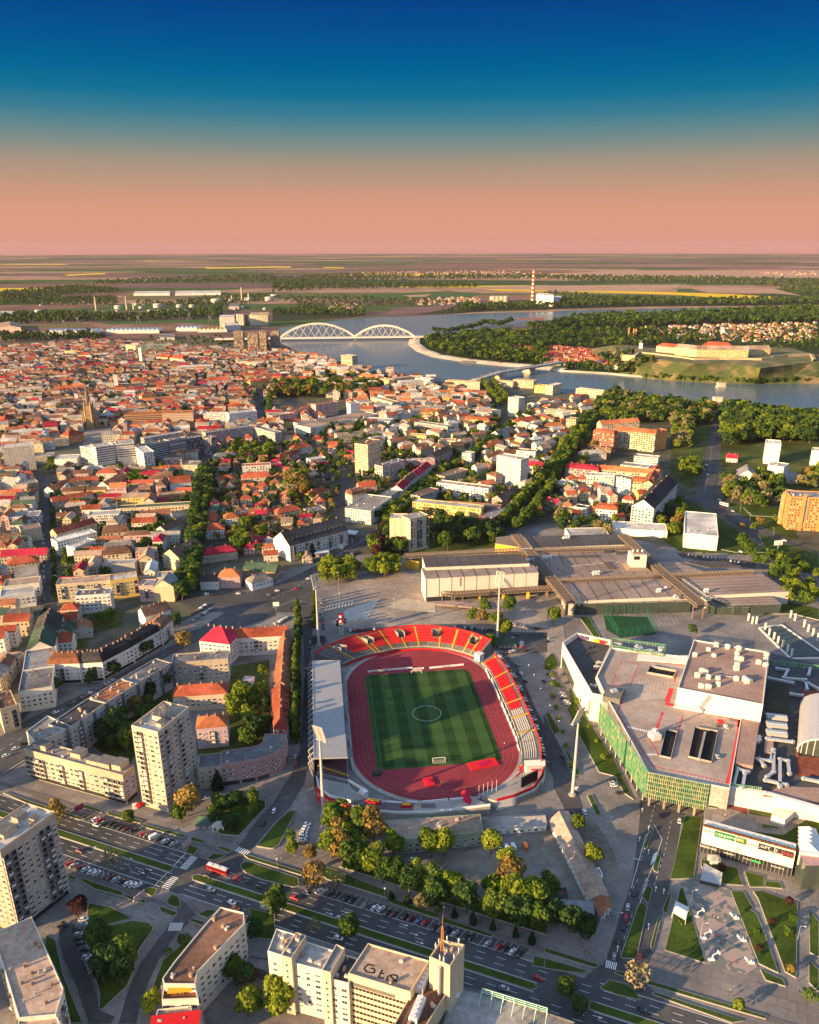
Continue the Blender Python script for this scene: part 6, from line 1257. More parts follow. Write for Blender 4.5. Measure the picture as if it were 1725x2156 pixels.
CITY="""D 10,222 205,205 18 33 flat pale A light|office block|pale pink office block with regular window rows at the left edge
D 340,298 480,292 26 17 flat white 0 light|office block|blank white low wing of the modern white complex, left of its striped towers
D 500,215 600,235 18 30 flat white P light|office block|narrow glass and white block beside the blank white wing
D 600,222 715,205 20 35 flat white S light|tower block|left striped white tower with dark balcony bands in the modern complex
D 728,200 840,190 20 36 flat white S light|tower block|right striped white tower with dark balcony bands in the modern complex
D 845,215 900,255 14 30 flat white C light|apartment block|white stepped end block right of the two striped towers
D 905,210 1055,180 13 28 flat grey S slate|office block|left half of the long grey slab with dark window bands
D 1060,178 1165,160 13 28 flat grey S slate|office block|right half of the long grey slab with dark window bands
D 1168,170 1268,152 13 25 flat dark C slate|office block|dark grid-fronted block continuing the long grey slab
D 1270,155 1325,162 13 25 flat dark C slate|office block|dark end block closing the grey slab row
D 905,165 1145,125 12 20 flat grey C grey|office block|grey block with grid front behind the long grey slab
D 1290,130 1590,85 13 22 flat grey D grey|office block|long grey arcaded block curving to the right of the slab row
D 1592,92 1725,130 13 20 flat grey D grey|office block|grey colonnaded corner block right of the arcaded one
A 778,1065 1210,1052 22 24 flat orange T orange|department store|long glowing orange striped department store behind the square
A 1275,1062 1435,1060 16 20 flat white A light|office block|left white wing of the columned town office
A 1437,1060 1612,1042 16 23 flat white D light|office block|white columned front of the town office right of the orange store
D 445,445 618,425 13 10 gable white A red|house|low white school wing with long orange-red roof
D 605,465 690,470 46 10 gable white 0 orange|house|white gabled wing pointing at the viewer right of the school wing
D 335,492 445,445 14 9 gable white A orange|house|white end wing at the street bend left of the school
D 770,458 925,455 13 7 gable white A crimson|house|low white house with crimson roof behind the gardens
D 1018,300 1140,297 14 15 flat pink C tan|apartment block|pink flat-roofed block right of the low grey house
D 1145,332 1238,332 22 15 flat cream A grey|apartment block|cream block with a glass rooflight beside the pink block
D 900,335 1015,330 14 9 hip grey A dark|house|grey house with dark roof before the slab row
D 1068,447 1200,432 18 14 gable white 0 red|apartment block|white blank gabled house with red roof at the tree-lined street
D 1003,525 1165,505 12 13 flat orange C tan|apartment block|orange terraced block with white attic
D 730,607 1195,580 13 13 flat cream C green|apartment block|very long low cream block with roof greenery
D 840,657 1072,632 12 11 gable cream C rust|apartment block|cream balconied block under a red-brown roof before the long cream one
D 550,652 745,640 17 14 flat white P light|apartment block|modern white terraced block left of the red-brown roof
D 625,587 738,572 11 13 flat cream C brown|apartment block|small cream block with penthouses above the white terraces
D 330,562 588,520 12 9 gable old A red|house|long old house under a bright red roof by the vertical street
D 395,640 510,620 14 10 gable grey A dark|house|grey old house with dark roof behind the street row
D 355,762 605,690 12 13 gable cream A red|apartment block|cream house with long red roof above the white roof
D 358,815 608,752 14 14 flat white A white|apartment block|house with a plain white flat roof at the vertical street
D 470,850 600,800 12 14 flat white 0 light|apartment block|blank white rear block below the white flat roof
D 640,760 815,745 15 15 mansard cream C brown|apartment block|upper of the two brown-mansard blocks between court and street
D 645,895 822,880 14 15 mansard cream C brown|apartment block|lower of the two brown-mansard blocks between court and street
D 690,1058 862,1035 14 17 flat yellow C light|apartment block|yellow block with white roof terrace above the junction
D 350,1085 690,1058 15 16 flat cream C tan|apartment block|long cream-yellow block with planted balconies left of the yellow one
D 470,1155 690,1140 13 16 flat white P slate|apartment block|modern white and grey block below the long cream-yellow one
D 640,955 845,950 12 12 flat grey 0 grey|apartment block|flat grey-roofed rear block above the yellow one
D 870,1092 960,1090 15 14 flat pink C slate|apartment block|salmon block with balconies beside the blank cream wall
D 962,1092 1088,1092 18 14 gable cream 0 slate|apartment block|tall blank cream wall under a curved grey roof at the junction
D 1018,892 1122,912 34 13 gable cream N brown|apartment block|cream gabled end of the street row before the avenue trees
D 1040,745 1165,690 13 13 gable pale A brown|apartment block|pale middle house of the row along the tree street
D 1090,660 1190,640 13 13 gable grey A slate|apartment block|grey upper house of the row along the tree street
D 985,1040 1112,1030 14 15 flat cream A slate|apartment block|cream penthouse block behind the blank cream wall
D 1265,900 1490,870 14 8 hip beige A crimson|house|wide house under a dark crimson hipped roof by the tree street
D 1368,1032 1503,1028 14 11 hip pink D orange|villa|pink villa with white pilasters and orange-red hipped roof at the junction
D 1255,1062 1370,1058 13 8 hip white D dark|villa|white villa with dark hipped roof left of the pink villa
D 1580,1075 1712,1042 14 7 hip white A grey|villa|grey hipped half-timbered house right of the pink villa
D 1525,982 1725,1002 14 9 gable brown A green|house|long dark green roof behind the half-timbered house
D 1288,742 1412,732 15 10 hip white A red|villa|house with vivid red roof and white bay by the tree street
D 1405,668 1502,660 14 12 hip white A orange|villa|white villa under an orange pyramid roof
D 1303,608 1387,610 13 9 hip white A green|villa|white villa with a green pointed roof
D 1370,428 1477,420 14 9 hip white A red|villa|small white villa with red hipped roof among trees
D 1515,412 1707,400 14 13 hip cream C red|apartment block|cream terraced block with red roof at the garden quarter
D 1520,340 1700,330 14 15 flat white C red|apartment block|white modern block above the cream terraced one
D 1343,283 1490,268 13 10 hip grey A slate|house|grey house with slate roof beside the slab row
D 105,458 240,438 18 16 flat cream D grey|apartment block|ornate cream corner palace at the left street
D 0,445 100,455 18 14 gable pale A light|apartment block|pale house with a light arched roof left of the ornate palace
D 58,662 243,648 18 13 flat white P slate|apartment block|white house with an arched glass attic left of the street
D 128,742 258,722 16 13 flat beige 0 tan|apartment block|beige blank-walled house left of the street
D 0,812 130,795 16 8 gable brick A brown|house|old brick house under the beige blank wall
D 0,905 292,890 13 8 gable old A crimson|house|long dark crimson roof left of the vertical street
D 40,960 240,935 14 8 hip old A red|house|house with crooked red roofs left of the vertical street
D 95,1035 240,1015 16 12 gable pale A grey|apartment block|pale house with a large light roof left of the street
D 20,1095 245,1070 16 12 flat pale A tan|apartment block|tan-roofed house left of the street beside the round tree
D 0,1160 215,1130 16 12 flat white A light|apartment block|white flat-roofed house left of the street, lower down
G 240,110 205,200 18 15 gable pale A dark|apartment block|street house with dark mixed roof at the upper left edge
G 205,202 165,318 18 15 gable pale A green|apartment block|street house with a dark green roof at the left edge
G 163,322 142,448 20 15 flat white A slate|apartment block|white street house with slate roof at the left edge
G 140,452 115,580 20 15 flat pale A slate|apartment block|pale grey street house near the left street mouth
G 0,692 108,662 22 17 flat cream C brown|apartment block|cream and brown corner block at the left street mouth
G 330,140 480,130 14 10 gable old A red|house|upper small red-roofed house in the court row right of the street
G 330,215 450,205 14 10 gable green A green|house|green-walled house in the court row right of the street
G 300,275 450,262 14 10 gable pale A red|house|lower red-roofed house of the court row right of the street
G 470,190 575,175 12 8 gable grey A rust|house|grey shed with rusty roof behind the court row
G 910,105 1070,60 14 15 gable white A brown|apartment block|brown gabled block at the top of the mansard row by the junction
E 130,62 235,100 40 12 flat white D tan|government building|rounded white front end of the long government building
E 238,98 660,10 38 13 flat white D tan|government building|long white government building with ribbon of small windows
E 520,48 735,58 26 13 flat white D light|government building|square white assembly building with flat roof
E 515,195 598,205 650,170 43 flat cream A brown|tower block|tall yellow tower with dark banded side near the centre
E 405,142 600,122 12 14 flat cream C tan|apartment block|cream flat block left of the yellow tower top
E 660,330 690,335 14 22 flat dark S slate|office block|dark narrow glass block beside the yellow tower
E 692,340 830,300 14 22 flat grey C slate|office block|grey office block right of the yellow tower
E 832,305 930,305 14 17 flat lilac C light|apartment block|lilac-white block with bright magenta end wall
E 930,305 1020,300 14 18 flat pink 0 light|apartment block|bright pink end block of the avenue row
E 455,602 617,622 730,530 15 flat white D grey|apartment block|big pale corner palace with grey roof at the avenue start
E 500,520 590,500 14 15 mansard pale A brown|apartment block|brown mansard wing behind the corner palace
E 545,470 655,460 14 12 gable rose A red|apartment block|pinkish block with red roof behind the corner palace
E 732,532 815,482 14 14 flat grey A slate|apartment block|grey flat-roofed house next along the avenue from the corner palace
E 815,485 862,440 14 15 gable white C crimson|apartment block|white house with crimson roof along the avenue
E 860,440 915,395 14 15 gable white C brown|apartment block|white house with brown roof along the avenue
E 915,400 1000,330 14 15 gable pale C crimson|apartment block|pale house with dark red roof farther along the avenue
E 1025,280 1130,230 14 14 gable rose A brown|apartment block|rose house with brown gable where the avenue rises
E 1130,215 1205,205 14 12 gable yellow N brown|house|small yellow gabled house above the avenue trees
E 878,562 1310,607 14 16 flat yellow D light|school|long yellow school front with close window pillars
E 1295,652 1380,668 1440,592 11 flat brick C slate|school|red-brown school wing with grey flat roof
E 1095,575 1430,600 12 12 flat brick A slate|school|grey-roofed rear wing of the yellow school
E 1030,442 1355,482 14 15 flat white C tan|apartment block|long white balconied block behind the yellow school
E 925,530 1045,482 13 14 flat grey C brown|apartment block|grey stepped block joining the long white balconied one
E 810,600 900,540 16 9 flat beige A tan|house|low beige gym beside the avenue before the yellow school
E 1408,270 1560,300 1582,280 38 flat white D light|tower block|tall white tower with narrow window slits right of the avenue
E 1190,256 1250,262 1280,250 20 flat white C light|apartment block|slim white mid-rise block by the avenue
E 1255,345 1385,350 13 10 hip yellow A rust|villa|yellow house with rusty hipped roof below the white mid-rise
E 1080,405 1230,360 15 13 flat cream C tan|apartment block|tan-roofed stepped block along the far side of the avenue
E 1440,550 1545,490 13 12 gable pink A brown|apartment block|pink house with brown roof before the tall white tower
E 1530,240 1650,250 14 15 flat white C rust|apartment block|white block with rusty attic right of the tall white tower
E 1580,330 1720,345 14 11 hip white A crimson|apartment block|white house with crimson roof behind the tall white tower
E 1420,140 1520,110 14 13 gable pale A slate|apartment block|pale gabled house on the far avenue
E 1540,60 1670,45 16 14 hip cream C red|apartment block|cream block with bright red hipped roof at the far avenue
E 1205,40 1360,50 14 14 mansard yellow C orange|apartment block|yellow block with orange mansard and dormers
E 845,140 965,150 13 13 flat yellow A tan|apartment block|yellow flat-roofed house among the poplars
E 1040,175 1150,180 13 12 flat cream C tan|apartment block|cream flat-roofed house before the far avenue
E 890,60 1100,90 13 16 flat grey C slate|apartment block|grey balconied block behind the yellow flat-roofed house
E 45,290 168,255 13 8 hip pink A red|villa|pink villa with wide red roof in the garden quarter
E 20,415 150,395 14 7 hip white A orange|villa|white villa with orange roof at the pale budding tree
E 205,405 292,385 12 9 flat beige A tan|house|beige flat-roofed house in the garden quarter
E 325,415 388,395 12 7 hip white A dark|villa|small white villa with dark pointed roof in the garden quarter
E 250,520 362,485 13 9 hip cream A red|villa|cream villa with red roof and dormer near the quarter's street
E 228,625 338,605 14 8 flat beige A slate|villa|beige villa with grey flat roof near the filling station
E 28,635 185,605 13 8 hip cream A red|villa|wide cream villa with red roof left of the beige flat villa
E 240,300 335,285 13 9 flat white A light|house|white flat-roofed house with terrace beside the quarter's street
E 130,230 250,210 13 9 hip pale A red|villa|pale villa with red roof at the upper garden quarter
F 308,122 440,140 14 26 mansard brick C red|apartment block|red-brick left end of the big orange-roofed courtyard block
F 440,110 700,135 14 27 gable cream C orange|apartment block|long sunlit front of the big orange-roofed courtyard block
F 690,125 775,112 15 28 flat orange 0 rust|apartment block|tall ochre right end of the big courtyard block
F 360,75 600,58 14 24 gable cream C orange|apartment block|rear wing of the big orange-roofed courtyard block
F 135,345 345,365 14 18 mansard rose C crimson|apartment block|pinkish block under a crimson mansard left of the white modern blocks
F 270,395 442,402 14 21 flat white C light|apartment block|bright white seven-storey block in the mid right quarter
F 444,402 545,425 14 20 flat white C slate|apartment block|white block with brown balconies right of the bright white one
F 546,432 692,445 14 18 mansard cream C orange|apartment block|cream block with orange roof right of the white ones
F 345,355 720,385 12 19 gable cream C orange|apartment block|long row under orange roofs with dormers behind the white blocks
F 690,455 745,350 14 18 gable cream C red|apartment block|red-roofed row running away at the right end of the quarter
F 115,585 182,590 12 10 hip cream A rust|house|cream terraced house left of the flat-fronted white one
F 184,592 262,605 12 13 flat white C grey|apartment block|small white flat-fronted block between two tiled houses
F 325,602 460,615 13 13 mansard white C red|apartment block|white block with round-headed red mansard near the sports hall
F 264,610 324,625 12 9 gable cream A rust|house|small cream house squeezed left of the red mansard block
F 490,542 562,552 13 14 hip pale A red|apartment block|pale corner house with red roof left of the black-roofed block
F 550,585 690,605 735,430 21 gable white C black|apartment block|white seven-storey block with black gabled roof near the white cube
F 478,330 655,350 18 14 flat white A light|office block|white office with pale blue flat roof
F 565,275 715,290 15 17 flat white P light|apartment block|white stepped block behind the pale blue roof
F 880,760 1093,780 1110,640 15 flat white 0 light|archive|plain white cubic building with ribbed pale roof above the sports hall
F 160,772 410,768 22 7 flat white 0 light|exhibition hall|left low white hall behind the sports hall
F 430,728 775,748 24 7 flat white 0 light|exhibition hall|right low white hall behind the sports hall
F 1550,530 1900,545 24 36 flat orange A slate|hotel|tall orange-brick block at the right edge with blue vertical banner
F 1490,520 1560,530 26 32 flat grey S light|hotel|pale side wing of the orange-brick block
F 1393,195 1488,202 26 28 flat white 0 light|faculty|white windowless faculty tower before the park
F 1405,330 1505,345 22 22 flat white 0 light|faculty|slanted white faculty block below the faculty tower
F 1205,400 1340,410 30 13 gable white 0 slate|faculty|low white faculty halls with slate sawtooth roofs
F 1505,425 1660,420 40 5 flat grey A grey|faculty|wide low grey faculty wing with a dark courtyard
F 1680,240 1900,260 20 26 flat white 0 light|faculty|white faculty tower cut by the right edge
F 1145,285 1215,290 14 6 gable white A crimson|kiosk|small white house with pink-red roof by the park crossing
F 272,215 420,225 13 12 flat brown A rust|house|brown house between the courtyard block and the trees
F 230,265 392,260 14 10 hip beige A grey|house|beige house with hipped roof left of the blue-roofed office
F 65,440 188,470 14 9 hip white A light|house|white house with a light roof at the left of the quarter
F 0,560 75,580 13 9 gable white A crimson|house|white gabled house with red roof at the avenue curve
F 140,40 200,45 16 26 flat cream C tan|apartment block|cream tower-like block at the riverside end of the avenue
F 0,85 130,90 16 12 hip cream C rust|apartment block|cream hipped block left of the riverside trees
F 150,85 240,75 16 12 flat cream C slate|apartment block|cream block with a silver vaulted roof near the riverside trees
B 490,998 550,990 12 29 flat white 0 light|tower|white square clock tower of the government building
B 0,1075 130,1055 18 16 flat pink D tan|apartment block|rounded pink corner block left of the government building
B 132,1052 270,1000 16 17 flat rose D rust|apartment block|rose block with balconies left of the government building
B 272,1005 412,985 16 22 flat pink D rust|apartment block|tall pink block with white attic behind the park
B 615,955 752,990 16 18 flat cream C tan|apartment block|cream stepped block right of the white clock tower
B 430,690 500,698 18 34 flat cream S light|tower block|riverside tower with dark bands and a red poster on its side
B 535,820 662,838 16 16 hip cream C orange|apartment block|cream riverside block with orange hipped end
B 662,838 730,850 16 20 flat yellow D light|apartment block|bright yellow riverside block
B 732,845 895,825 18 18 flat cream D tan|apartment block|cream riverside block right of the bright yellow one
B 798,858 950,850 14 18 flat white D light|apartment block|white block before the cream riverside one
B 895,835 990,845 16 16 flat pale D light|apartment block|pale riverside block before the trees
B 950,890 1045,895 16 13 flat white A tan|apartment block|white block with tan flat roof near the riverside
B 1085,850 1300,862 14 15 flat cream C tan|apartment block|long cream block at the foot of the road bridge
B 1480,955 1545,965 18 33 flat pale A light|tower block|slim pale tower beside the clipped avenue
B 1380,850 1510,860 14 13 flat cream C tan|apartment block|cream block right of the bridge ramp
B 1510,845 1640,855 16 16 flat cream C tan|apartment block|long cream block with balconies at the riverside
B 1645,880 1725,885 16 15 flat yellow C tan|apartment block|yellowish block at the riverside right of the bridge
B 60,855 305,850 24 10 hip white A red|school|large white school with wide red hipped roof by the park
B 325,830 450,835 20 9 flat pale A dark|hall|low dark-roofed hall beside the park
B 1095,985 1225,1000 14 12 hip yellow A red|apartment block|yellow block with a long red roof in the middle quarter
B 1235,1030 1415,1045 16 12 flat white A light|office block|white block with pale flat roof and rooflights
B 1180,1060 1240,1070 12 10 flat red A rust|house|small red house among the trees of the middle quarter
B 910,1010 980,1015 13 8 hip white A crimson|house|white house with deep red roof in the middle quarter
B 1140,920 1335,935 14 12 gable pale C rust|apartment block|long pale block with rusty roof below the bridge ramp
C 200,900 420,925 14 16 flat cream C light|apartment block|riverside cream block with balconies beside the big trees
C 0,1035 200,1050 14 17 flat cream C light|apartment block|cream slab left of the riverside trees
C 55,885 110,870 16 18 flat cream A light|apartment block|small cream block at the river's edge
A 785,625 850,632 18 26 flat cream C tan|apartment block|sunlit cream end of the green and white far slab
A 850,632 1040,625 18 26 flat green P slate|apartment block|green and white striped far slab
A 405,665 470,672 18 18 flat yellow C tan|apartment block|yellow mid-rise at the far left of the old town
A 485,690 570,690 18 15 hip white C red|apartment block|white mid-rise with red roof at the far left of the old town
A 715,705 850,700 18 17 flat dark C slate|apartment block|dark grey block in the far old town
A 980,700 1150,715 20 18 hip cream C red|apartment block|cream and red hipped block right of the twin white chimneys
A 1115,765 1340,755 18 16 flat white P light|apartment block|white and pale green block with ribbed roof in the far town
A 820,855 925,850 18 16 hip cream D red|apartment block|cream palace with red roof and corner turrets in the old town
A 1295,850 1450,845 16 18 hip lilac C red|apartment block|white and blue-grey block with stepped red roof in the old town
A 1570,860 1690,850 16 15 mansard yellow C red|apartment block|yellow block under a bright red mansard at the park corner
A 1480,735 1620,745 16 14 flat cream C tan|apartment block|cream flat block among the far trees at the park
A 890,950 985,940 18 14 hip yellow A rust|apartment block|ochre turreted house beside the white church
A 1120,955 1250,950 16 10 hip pale A grey|house|pale low house with grey roof in the old town centre
A 270,1075 420,1068 16 12 flat pale A tan|apartment block|pale house left of the cathedral square
A 25,1100 110,1085 18 14 hip white A red|apartment block|white house with red roof at the left edge of the old town
D 40,130 265,115 18 11 flat white D light|hall|white arcaded hall with pale roof at the left of the square
D 280,180 430,165 20 10 flat cream A tan|apartment block|cream house below the town hall tower
D 430,150 525,130 20 12 hip orange A red|apartment block|brick-red house with red roof beside the cathedral square
D 200,280 335,270 18 11 flat pale A grey|apartment block|pale rear house between the pink office block and the white complex"""
BU=RC.setdefault('white',(.55,.53,.50));WC.setdefault('old',(.40,.33,.27))
GRP={}
for row in CITY.split('\n'):
 q,cat,lab=row.split('|');w=q.split();k=w[0];a=tuple(map(float,w[1].split(',')));e=tuple(map(float,w[2].split(',')));d=tuple(map(float,w[3].split(',')))if ',' in w[3]else float(w[3]);h=float(w[4]);st=w[7]
 P=F2(k,a,e,d,h);nearby=sum((p.length for p in P),0)/4<760
 nm=cat.replace(' ','_')
 r=A4(nm,P,h,w[5],w[6],w[8],lab,cat,st=st,near=([{'A':'ww','C':'wBwo','P':'ow','D':'s','0':'','N':'w'}.get(st,'w')]*2+['',''])if nearby and st!='0' and k in 'DEG' and h>6 else None,clutter=5 if h>14 else 2,dormers=0,windows_cap=60,wallmat=Ai(w[6],'A' if st=='N' else st)if not(nearby and k in 'DEG')else Ai(w[6],'0'))
 if cat=='hotel':
  b=MB();d=(P[1]-P[0]).normalized();nn=A2((d.y,-d.x,0));p,q=P[0]+d*13+nn*.1,P[0]+d*17+nn*.1;b.face([(p.x,p.y,10),(q.x,q.y,10),(q.x,q.y,33),(p.x,p.y,33)]);A1('banner',b,mat('blue_banner',(.05,.22,.42),.5,.2,.2),r)
  for f in(.25,.6):b=MB();p=P[0].lerp(P[1],f)+nn*.6;b.box((p.x,p.y,h/2+2),(3,1.2,h+4),atan2(d.y,d.x));A1('brick_pier',b,Ai('orange','0'),r)
FB=[(min(p[0]for p in f[0])-2,min(p[1]for p in f[0])-2,max(p[0]for p in f[0])+2,max(p[1]for p in f[0])+2,f[0])for f in AF]
RB=[(min(p.x for p in f)-2,min(p.y for p in f)-2,max(p.x for p in f)+2,max(p.y for p in f)+2,[(p.x,p.y)for p in f])for f in ROADS]
RIV=[(p.x,p.y)for p in RIVER]
def AW(x,y,boxes):
 for b_ in boxes:
  if b_[0]<x<b_[2]and b_[1]<y<b_[3]and inpoly((x,y),b_[4]):return True
 return False
FR=random.Random(5);HOUSES=[]
def Aw(pts,rot,sx,sy,hh,dens,roofs,walls,size=(9,14),kind='v',jit=.25,row=0):
 Z=[(p.x,p.y)for p in GP(kind,pts)];c,s=cos(rot),sin(rot);us=[x*c+y*s for x,y in Z];vs=[-x*s+y*c for x,y in Z]
 u=min(us)
 while u<max(us):
  v=min(vs)
  while v<max(vs):
   uu,vv=u+FR.uniform(-jit,jit)*sx,v+FR.uniform(-jit,jit)*sy;x,y=uu*c-vv*s,uu*s+vv*c;v+=sy
   if FR.random()>dens or not inpoly((x,y),Z):continue
   w,d=FR.uniform(*size),FR.uniform(8.5,12);a=rot+(pi/2 if FR.random()<.35 else 0)+FR.uniform(-.06,.06)
   pts4=[(x+cos(a)*i*w/2-sin(a)*j*d/2,y+sin(a)*i*w/2+cos(a)*j*d/2)for i,j in((-1,-1),(1,-1),(1,1),(-1,1))]
   if any(AW(px,py,FB)or AW(px,py,RB)or inpoly((px,py),RIV)for px,py in pts4+[(x,y)]):continue
   HOUSES.append((x,y,w,d,a,FR.uniform(*hh),FR.choice(roofs),FR.choice(walls),FR.choice(('gable','gable','hip'))))
  u+=sx
R1=['red','orange','rust','grey','brown','brown','crimson','old','old','grey','dark','tan','brown','light'];W1_=['cream','white','pale','beige','yellow','pink','pale','cream']
R2=['red','red','orange','red','rust','brown','tan','crimson'];R4=['tan','light','slate','grey','rust','brown','red','tan','light','orange'];R3=['tan','light','slate','red','rust','grey','orange','brown']
Aw([(0,735),(200,722),(480,740),(600,745),(640,775),(560,860),(420,870),(230,900),(0,930)],.25,20,16,(6,15),.82,R1,W1_,(12,26))
Aw([(0,930),(230,900),(420,870),(560,860),(700,885),(740,930),(440,950),(380,985),(180,935),(0,965)],.2,25,19,(9,15),.8,R4+R2,W1_,(16,27))
Aw([(440,930),(620,900),(740,930),(750,1010),(720,1100),(650,1180),(560,1190),(420,1100)],.15,17,17,(5,9),.62,R2+['rust','brown'],W1_)
Aw([(600,745),(740,770),(900,805),(1060,850),(1050,900),(760,880),(640,800)],.1,26,21,(10,17),.75,R4,W1_,(16,28))
Aw([(800,850),(1060,860),(1000,960),(880,1000),(800,960),(760,900)],.55,26,21,(10,17),.72,R4,W1_,(16,28))
Aw([(1060,870),(1240,840),(1240,920),(1140,1060),(1040,1090),(1000,1000)],.55,25,20,(9,16),.7,R4,W1_,(15,26))
Aw([(110,1000),(390,960),(400,1160),(350,1250),(120,1250)],.12,27,15,(9,16),.82,R2+['slate','dark','tan','grey','light','brown'],W1_,(18,30))
Aw([(-20,980),(90,970),(70,1240),(40,1440),(-20,1480)],.1,20,15,(10,15),.88,R2+['slate','green','tan','grey','light'],W1_,(14,21))
Aw([(100,1270),(180,1255),(170,1380),(100,1400)],.1,15,13,(8,11),.7,R2,W1_,(9,14))
Aw([(420,1060),(560,1060),(660,1180),(600,1220),(440,1200)],.2,18,18,(6,9),.5,R2+['dark'],W1_)
Aw([(1130,1050),(1260,1000),(1400,1040),(1400,1110),(1180,1100)],.2,20,18,(8,12),.55,R2,W1_)
Aw([(1060,730),(1180,735),(1310,745),(1320,778),(1150,770)],.2,17,15,(6,9),.85,['red','crimson','orange','red','rust'],W1_,(10,18))
Aw([(1330,690),(1725,680),(1725,718),(1560,722),(1400,712)],.2,32,30,(4,6.5),.6,['rust','orange','brown','tan','red'],W1_,(10,16))
Aw([(860,630),(1010,625),(1010,640),(880,644)],.2,34,40,(4,6),.55,['rust','orange','tan'],W1_,(11,18))
Aw([(700,640),(770,638),(760,652),(690,652)],.2,34,40,(4,6),.5,['rust','orange','tan'],W1_,(11,18))
Aw([(760,573),(1050,570),(1260,580),(1240,588),(800,586)],.2,60,110,(4,7),.5,['rust','orange','brown'],W1_,(14,26))
Aw([(1600,573),(1725,571),(1725,580),(1620,580)],.2,60,110,(4,7),.5,['rust','orange','brown'],W1_,(14,26))
HOUSES.sort(key=lambda h:(h[0]**2+h[1]**2)/(h[2]*h[3]))
def side(l,x,y):
 lx,ly=proj((l[1],l[2],0));hx,hy=proj((x,y,0));dx,dy=hx-lx,hy-ly
 if abs(dx)>abs(dy)*1.3:return 'right of' if dx>0 else 'left of'
 return 'behind' if dy<0 else 'in front of'
def shortlab(l):
 return l if len(l.split())<=6 else l
LSHORT=[('the striped white towers',-400,1060),('the cathedral',-535,1333),('the orange department store',-430,1370),('the yellow tower',-70,1040),('the tall white slit-window tower',115,995),('the pink corner villa',-165,665),('the yellow school',60,850),('the white church tower',-616,1693),('the government building',-130,1330),('the big courtyard block',340,1190),('the riverside tower',-181,2023),('the green striped slab',-760,2340),('the pink office block',-540,1085),('the corner palace',-65,865),('the red-roofed fortress suburb',480,2350),('the black-roofed white block',245,870),('the columned town office',-350,1400),('the crimson-roofed house',-190,730),('the twin white chimneys',-720,2040),('the park school',-340,1880),('the bright yellow riverside block',-70,1880),('the long crimson roof',-470,700),('the dark end of the slab row',-290,1130),('the white terraced block',-345,860),('the slim pale tower',130,1420),('the filling station',-60,770),('the left edge of the old town',-900,1900),('the white rail warehouses',-1100,2650),('the bridge foot',150,1800)]
used={}
cnt_lab={}
ORD=['nearest','second nearest','third nearest','fourth nearest','fifth nearest','sixth nearest','seventh nearest','eighth nearest','ninth nearest','tenth nearest','eleventh nearest','twelfth nearest']+['%dth nearest'%i for i in range(13,60)]
RN=dict(red='red',orange='orange',rust='rusty',brown='brown',crimson='crimson',old='weathered',grey='grey',dark='dark',tan='tan',light='pale',slate='slate',green='green')
tmp=[]
for h in HOUSES[:290]:
 l=min(LSHORT,key=lambda q:hypot(q[1]-h[0],q[2]-h[1]));tmp.append((hypot(l[1]-h[0],l[2]-h[1]),(h[7],RN[h[6]],side(l,h[0],h[1]),l[0]),h))
tmp.sort(key=lambda q:q[0])
def house_mesh(b,h,wi=0):
 x,y,w,d,a,hh,rc,wc,rt=h;P=[A2((x+cos(a)*i*w/2-sin(a)*j*d/2,y+sin(a)*i*w/2+cos(a)*j*d/2,0))for i,j in((-1,-1),(1,-1),(1,1),(-1,1))];return P
for dist,key,h in tmp:
 n=cnt_lab.get(key,0);cnt_lab[key]=n+1;wc,rn,sd,ln=key
 lab='%s house with %s roof %s %s'%(wc,rn,sd,ln)if n==0 else '%s %s-roofed house, the %s %s %s'%(wc,rn,ORD[n],sd,ln)
 A4('town_house',house_mesh(None,h),h[5],h[8],h[7],h[6],lab,'house',st='A',group='houses of the old town',clutter=1 if h[0]**2+h[1]**2<1500**2 else 0,land=False)
b=MB();rkeys=sorted(set(h[6]for h in HOUSES));wkeys=sorted(set(h[7]for h in HOUSES));mats_=[AS(k)for k in rkeys]+[Ai(k,'A')for k in wkeys]
for h in HOUSES[290:]:
 P=house_mesh(None,h);b.prism(P,-.5,h[5],len(rkeys)+wkeys.index(h[7]),top=False);B1(b,P,h[5],h[8],min(h[2],h[3])*.36,mi=rkeys.index(h[6]),mw=len(rkeys)+wkeys.index(h[7]));AF.append(([(p.x,p.y)for p in P],h[5]))
if b.v:o=Az('distant_houses',b,mats_,'stuff');tag(o,'mass of small far houses with tiled roofs filling the old town and the villages','houses')
print('HOUSES',len(HOUSES),'foot',len(AF))
ya=G('v',593,713,9);
def bp_(x,y,z):return G('v',x,y,z)
L0,M0,R0_=G('B',48,585,8),G('B',517,577,8),G('B',890,575,8)
br=Ac('arch_bridge',(M0 .x,M0 .y,0),'white double-arched bridge over the river with crossed hangers and one pale pier','bridge')
Bi=mat('bridge_white',(.66,.58,.50),.6,.06,.1)
def span(a,c,rise):
 d=(c-a).normalized();n=A2((-d.y,d.x,0));b=MB();hg=MB();N=30
 for s in(-1,1):
  pts=[]
  for i in range(N+1):
   t=i/N;z=9+rise*(1-(2*t-1)**2)**.92;off=n*(14*s*(1-.45*(1-(2*t-1)**2)));p=a.lerp(c,t)+off;pts.append(A2((p.x,p.y,z)))
  for p,q in zip(pts,pts[1:]):b.beam(p,q,3.4,4.2)
  for i in range(2,N-1,3):
   for j in(-3,3):
    k=min(max(i+j,0),N);q=a.lerp(c,k/N)+n*14*s;hg.beam(pts[i],(q.x,q.y,10),.55)
 for i in range(5,N-4,3):
  t=i/N;z=9+rise*(1-(2*t-1)**2)**.92;o=14*(1-.45*(1-(2*t-1)**2));p=a.lerp(c,t);b.beam(p+n*o+A2((0,0,z-8)),p-n*o+A2((0,0,z-8)),1.2)
 A1('arch',b,Bi,br);A1('hangers',hg,Bi,br)
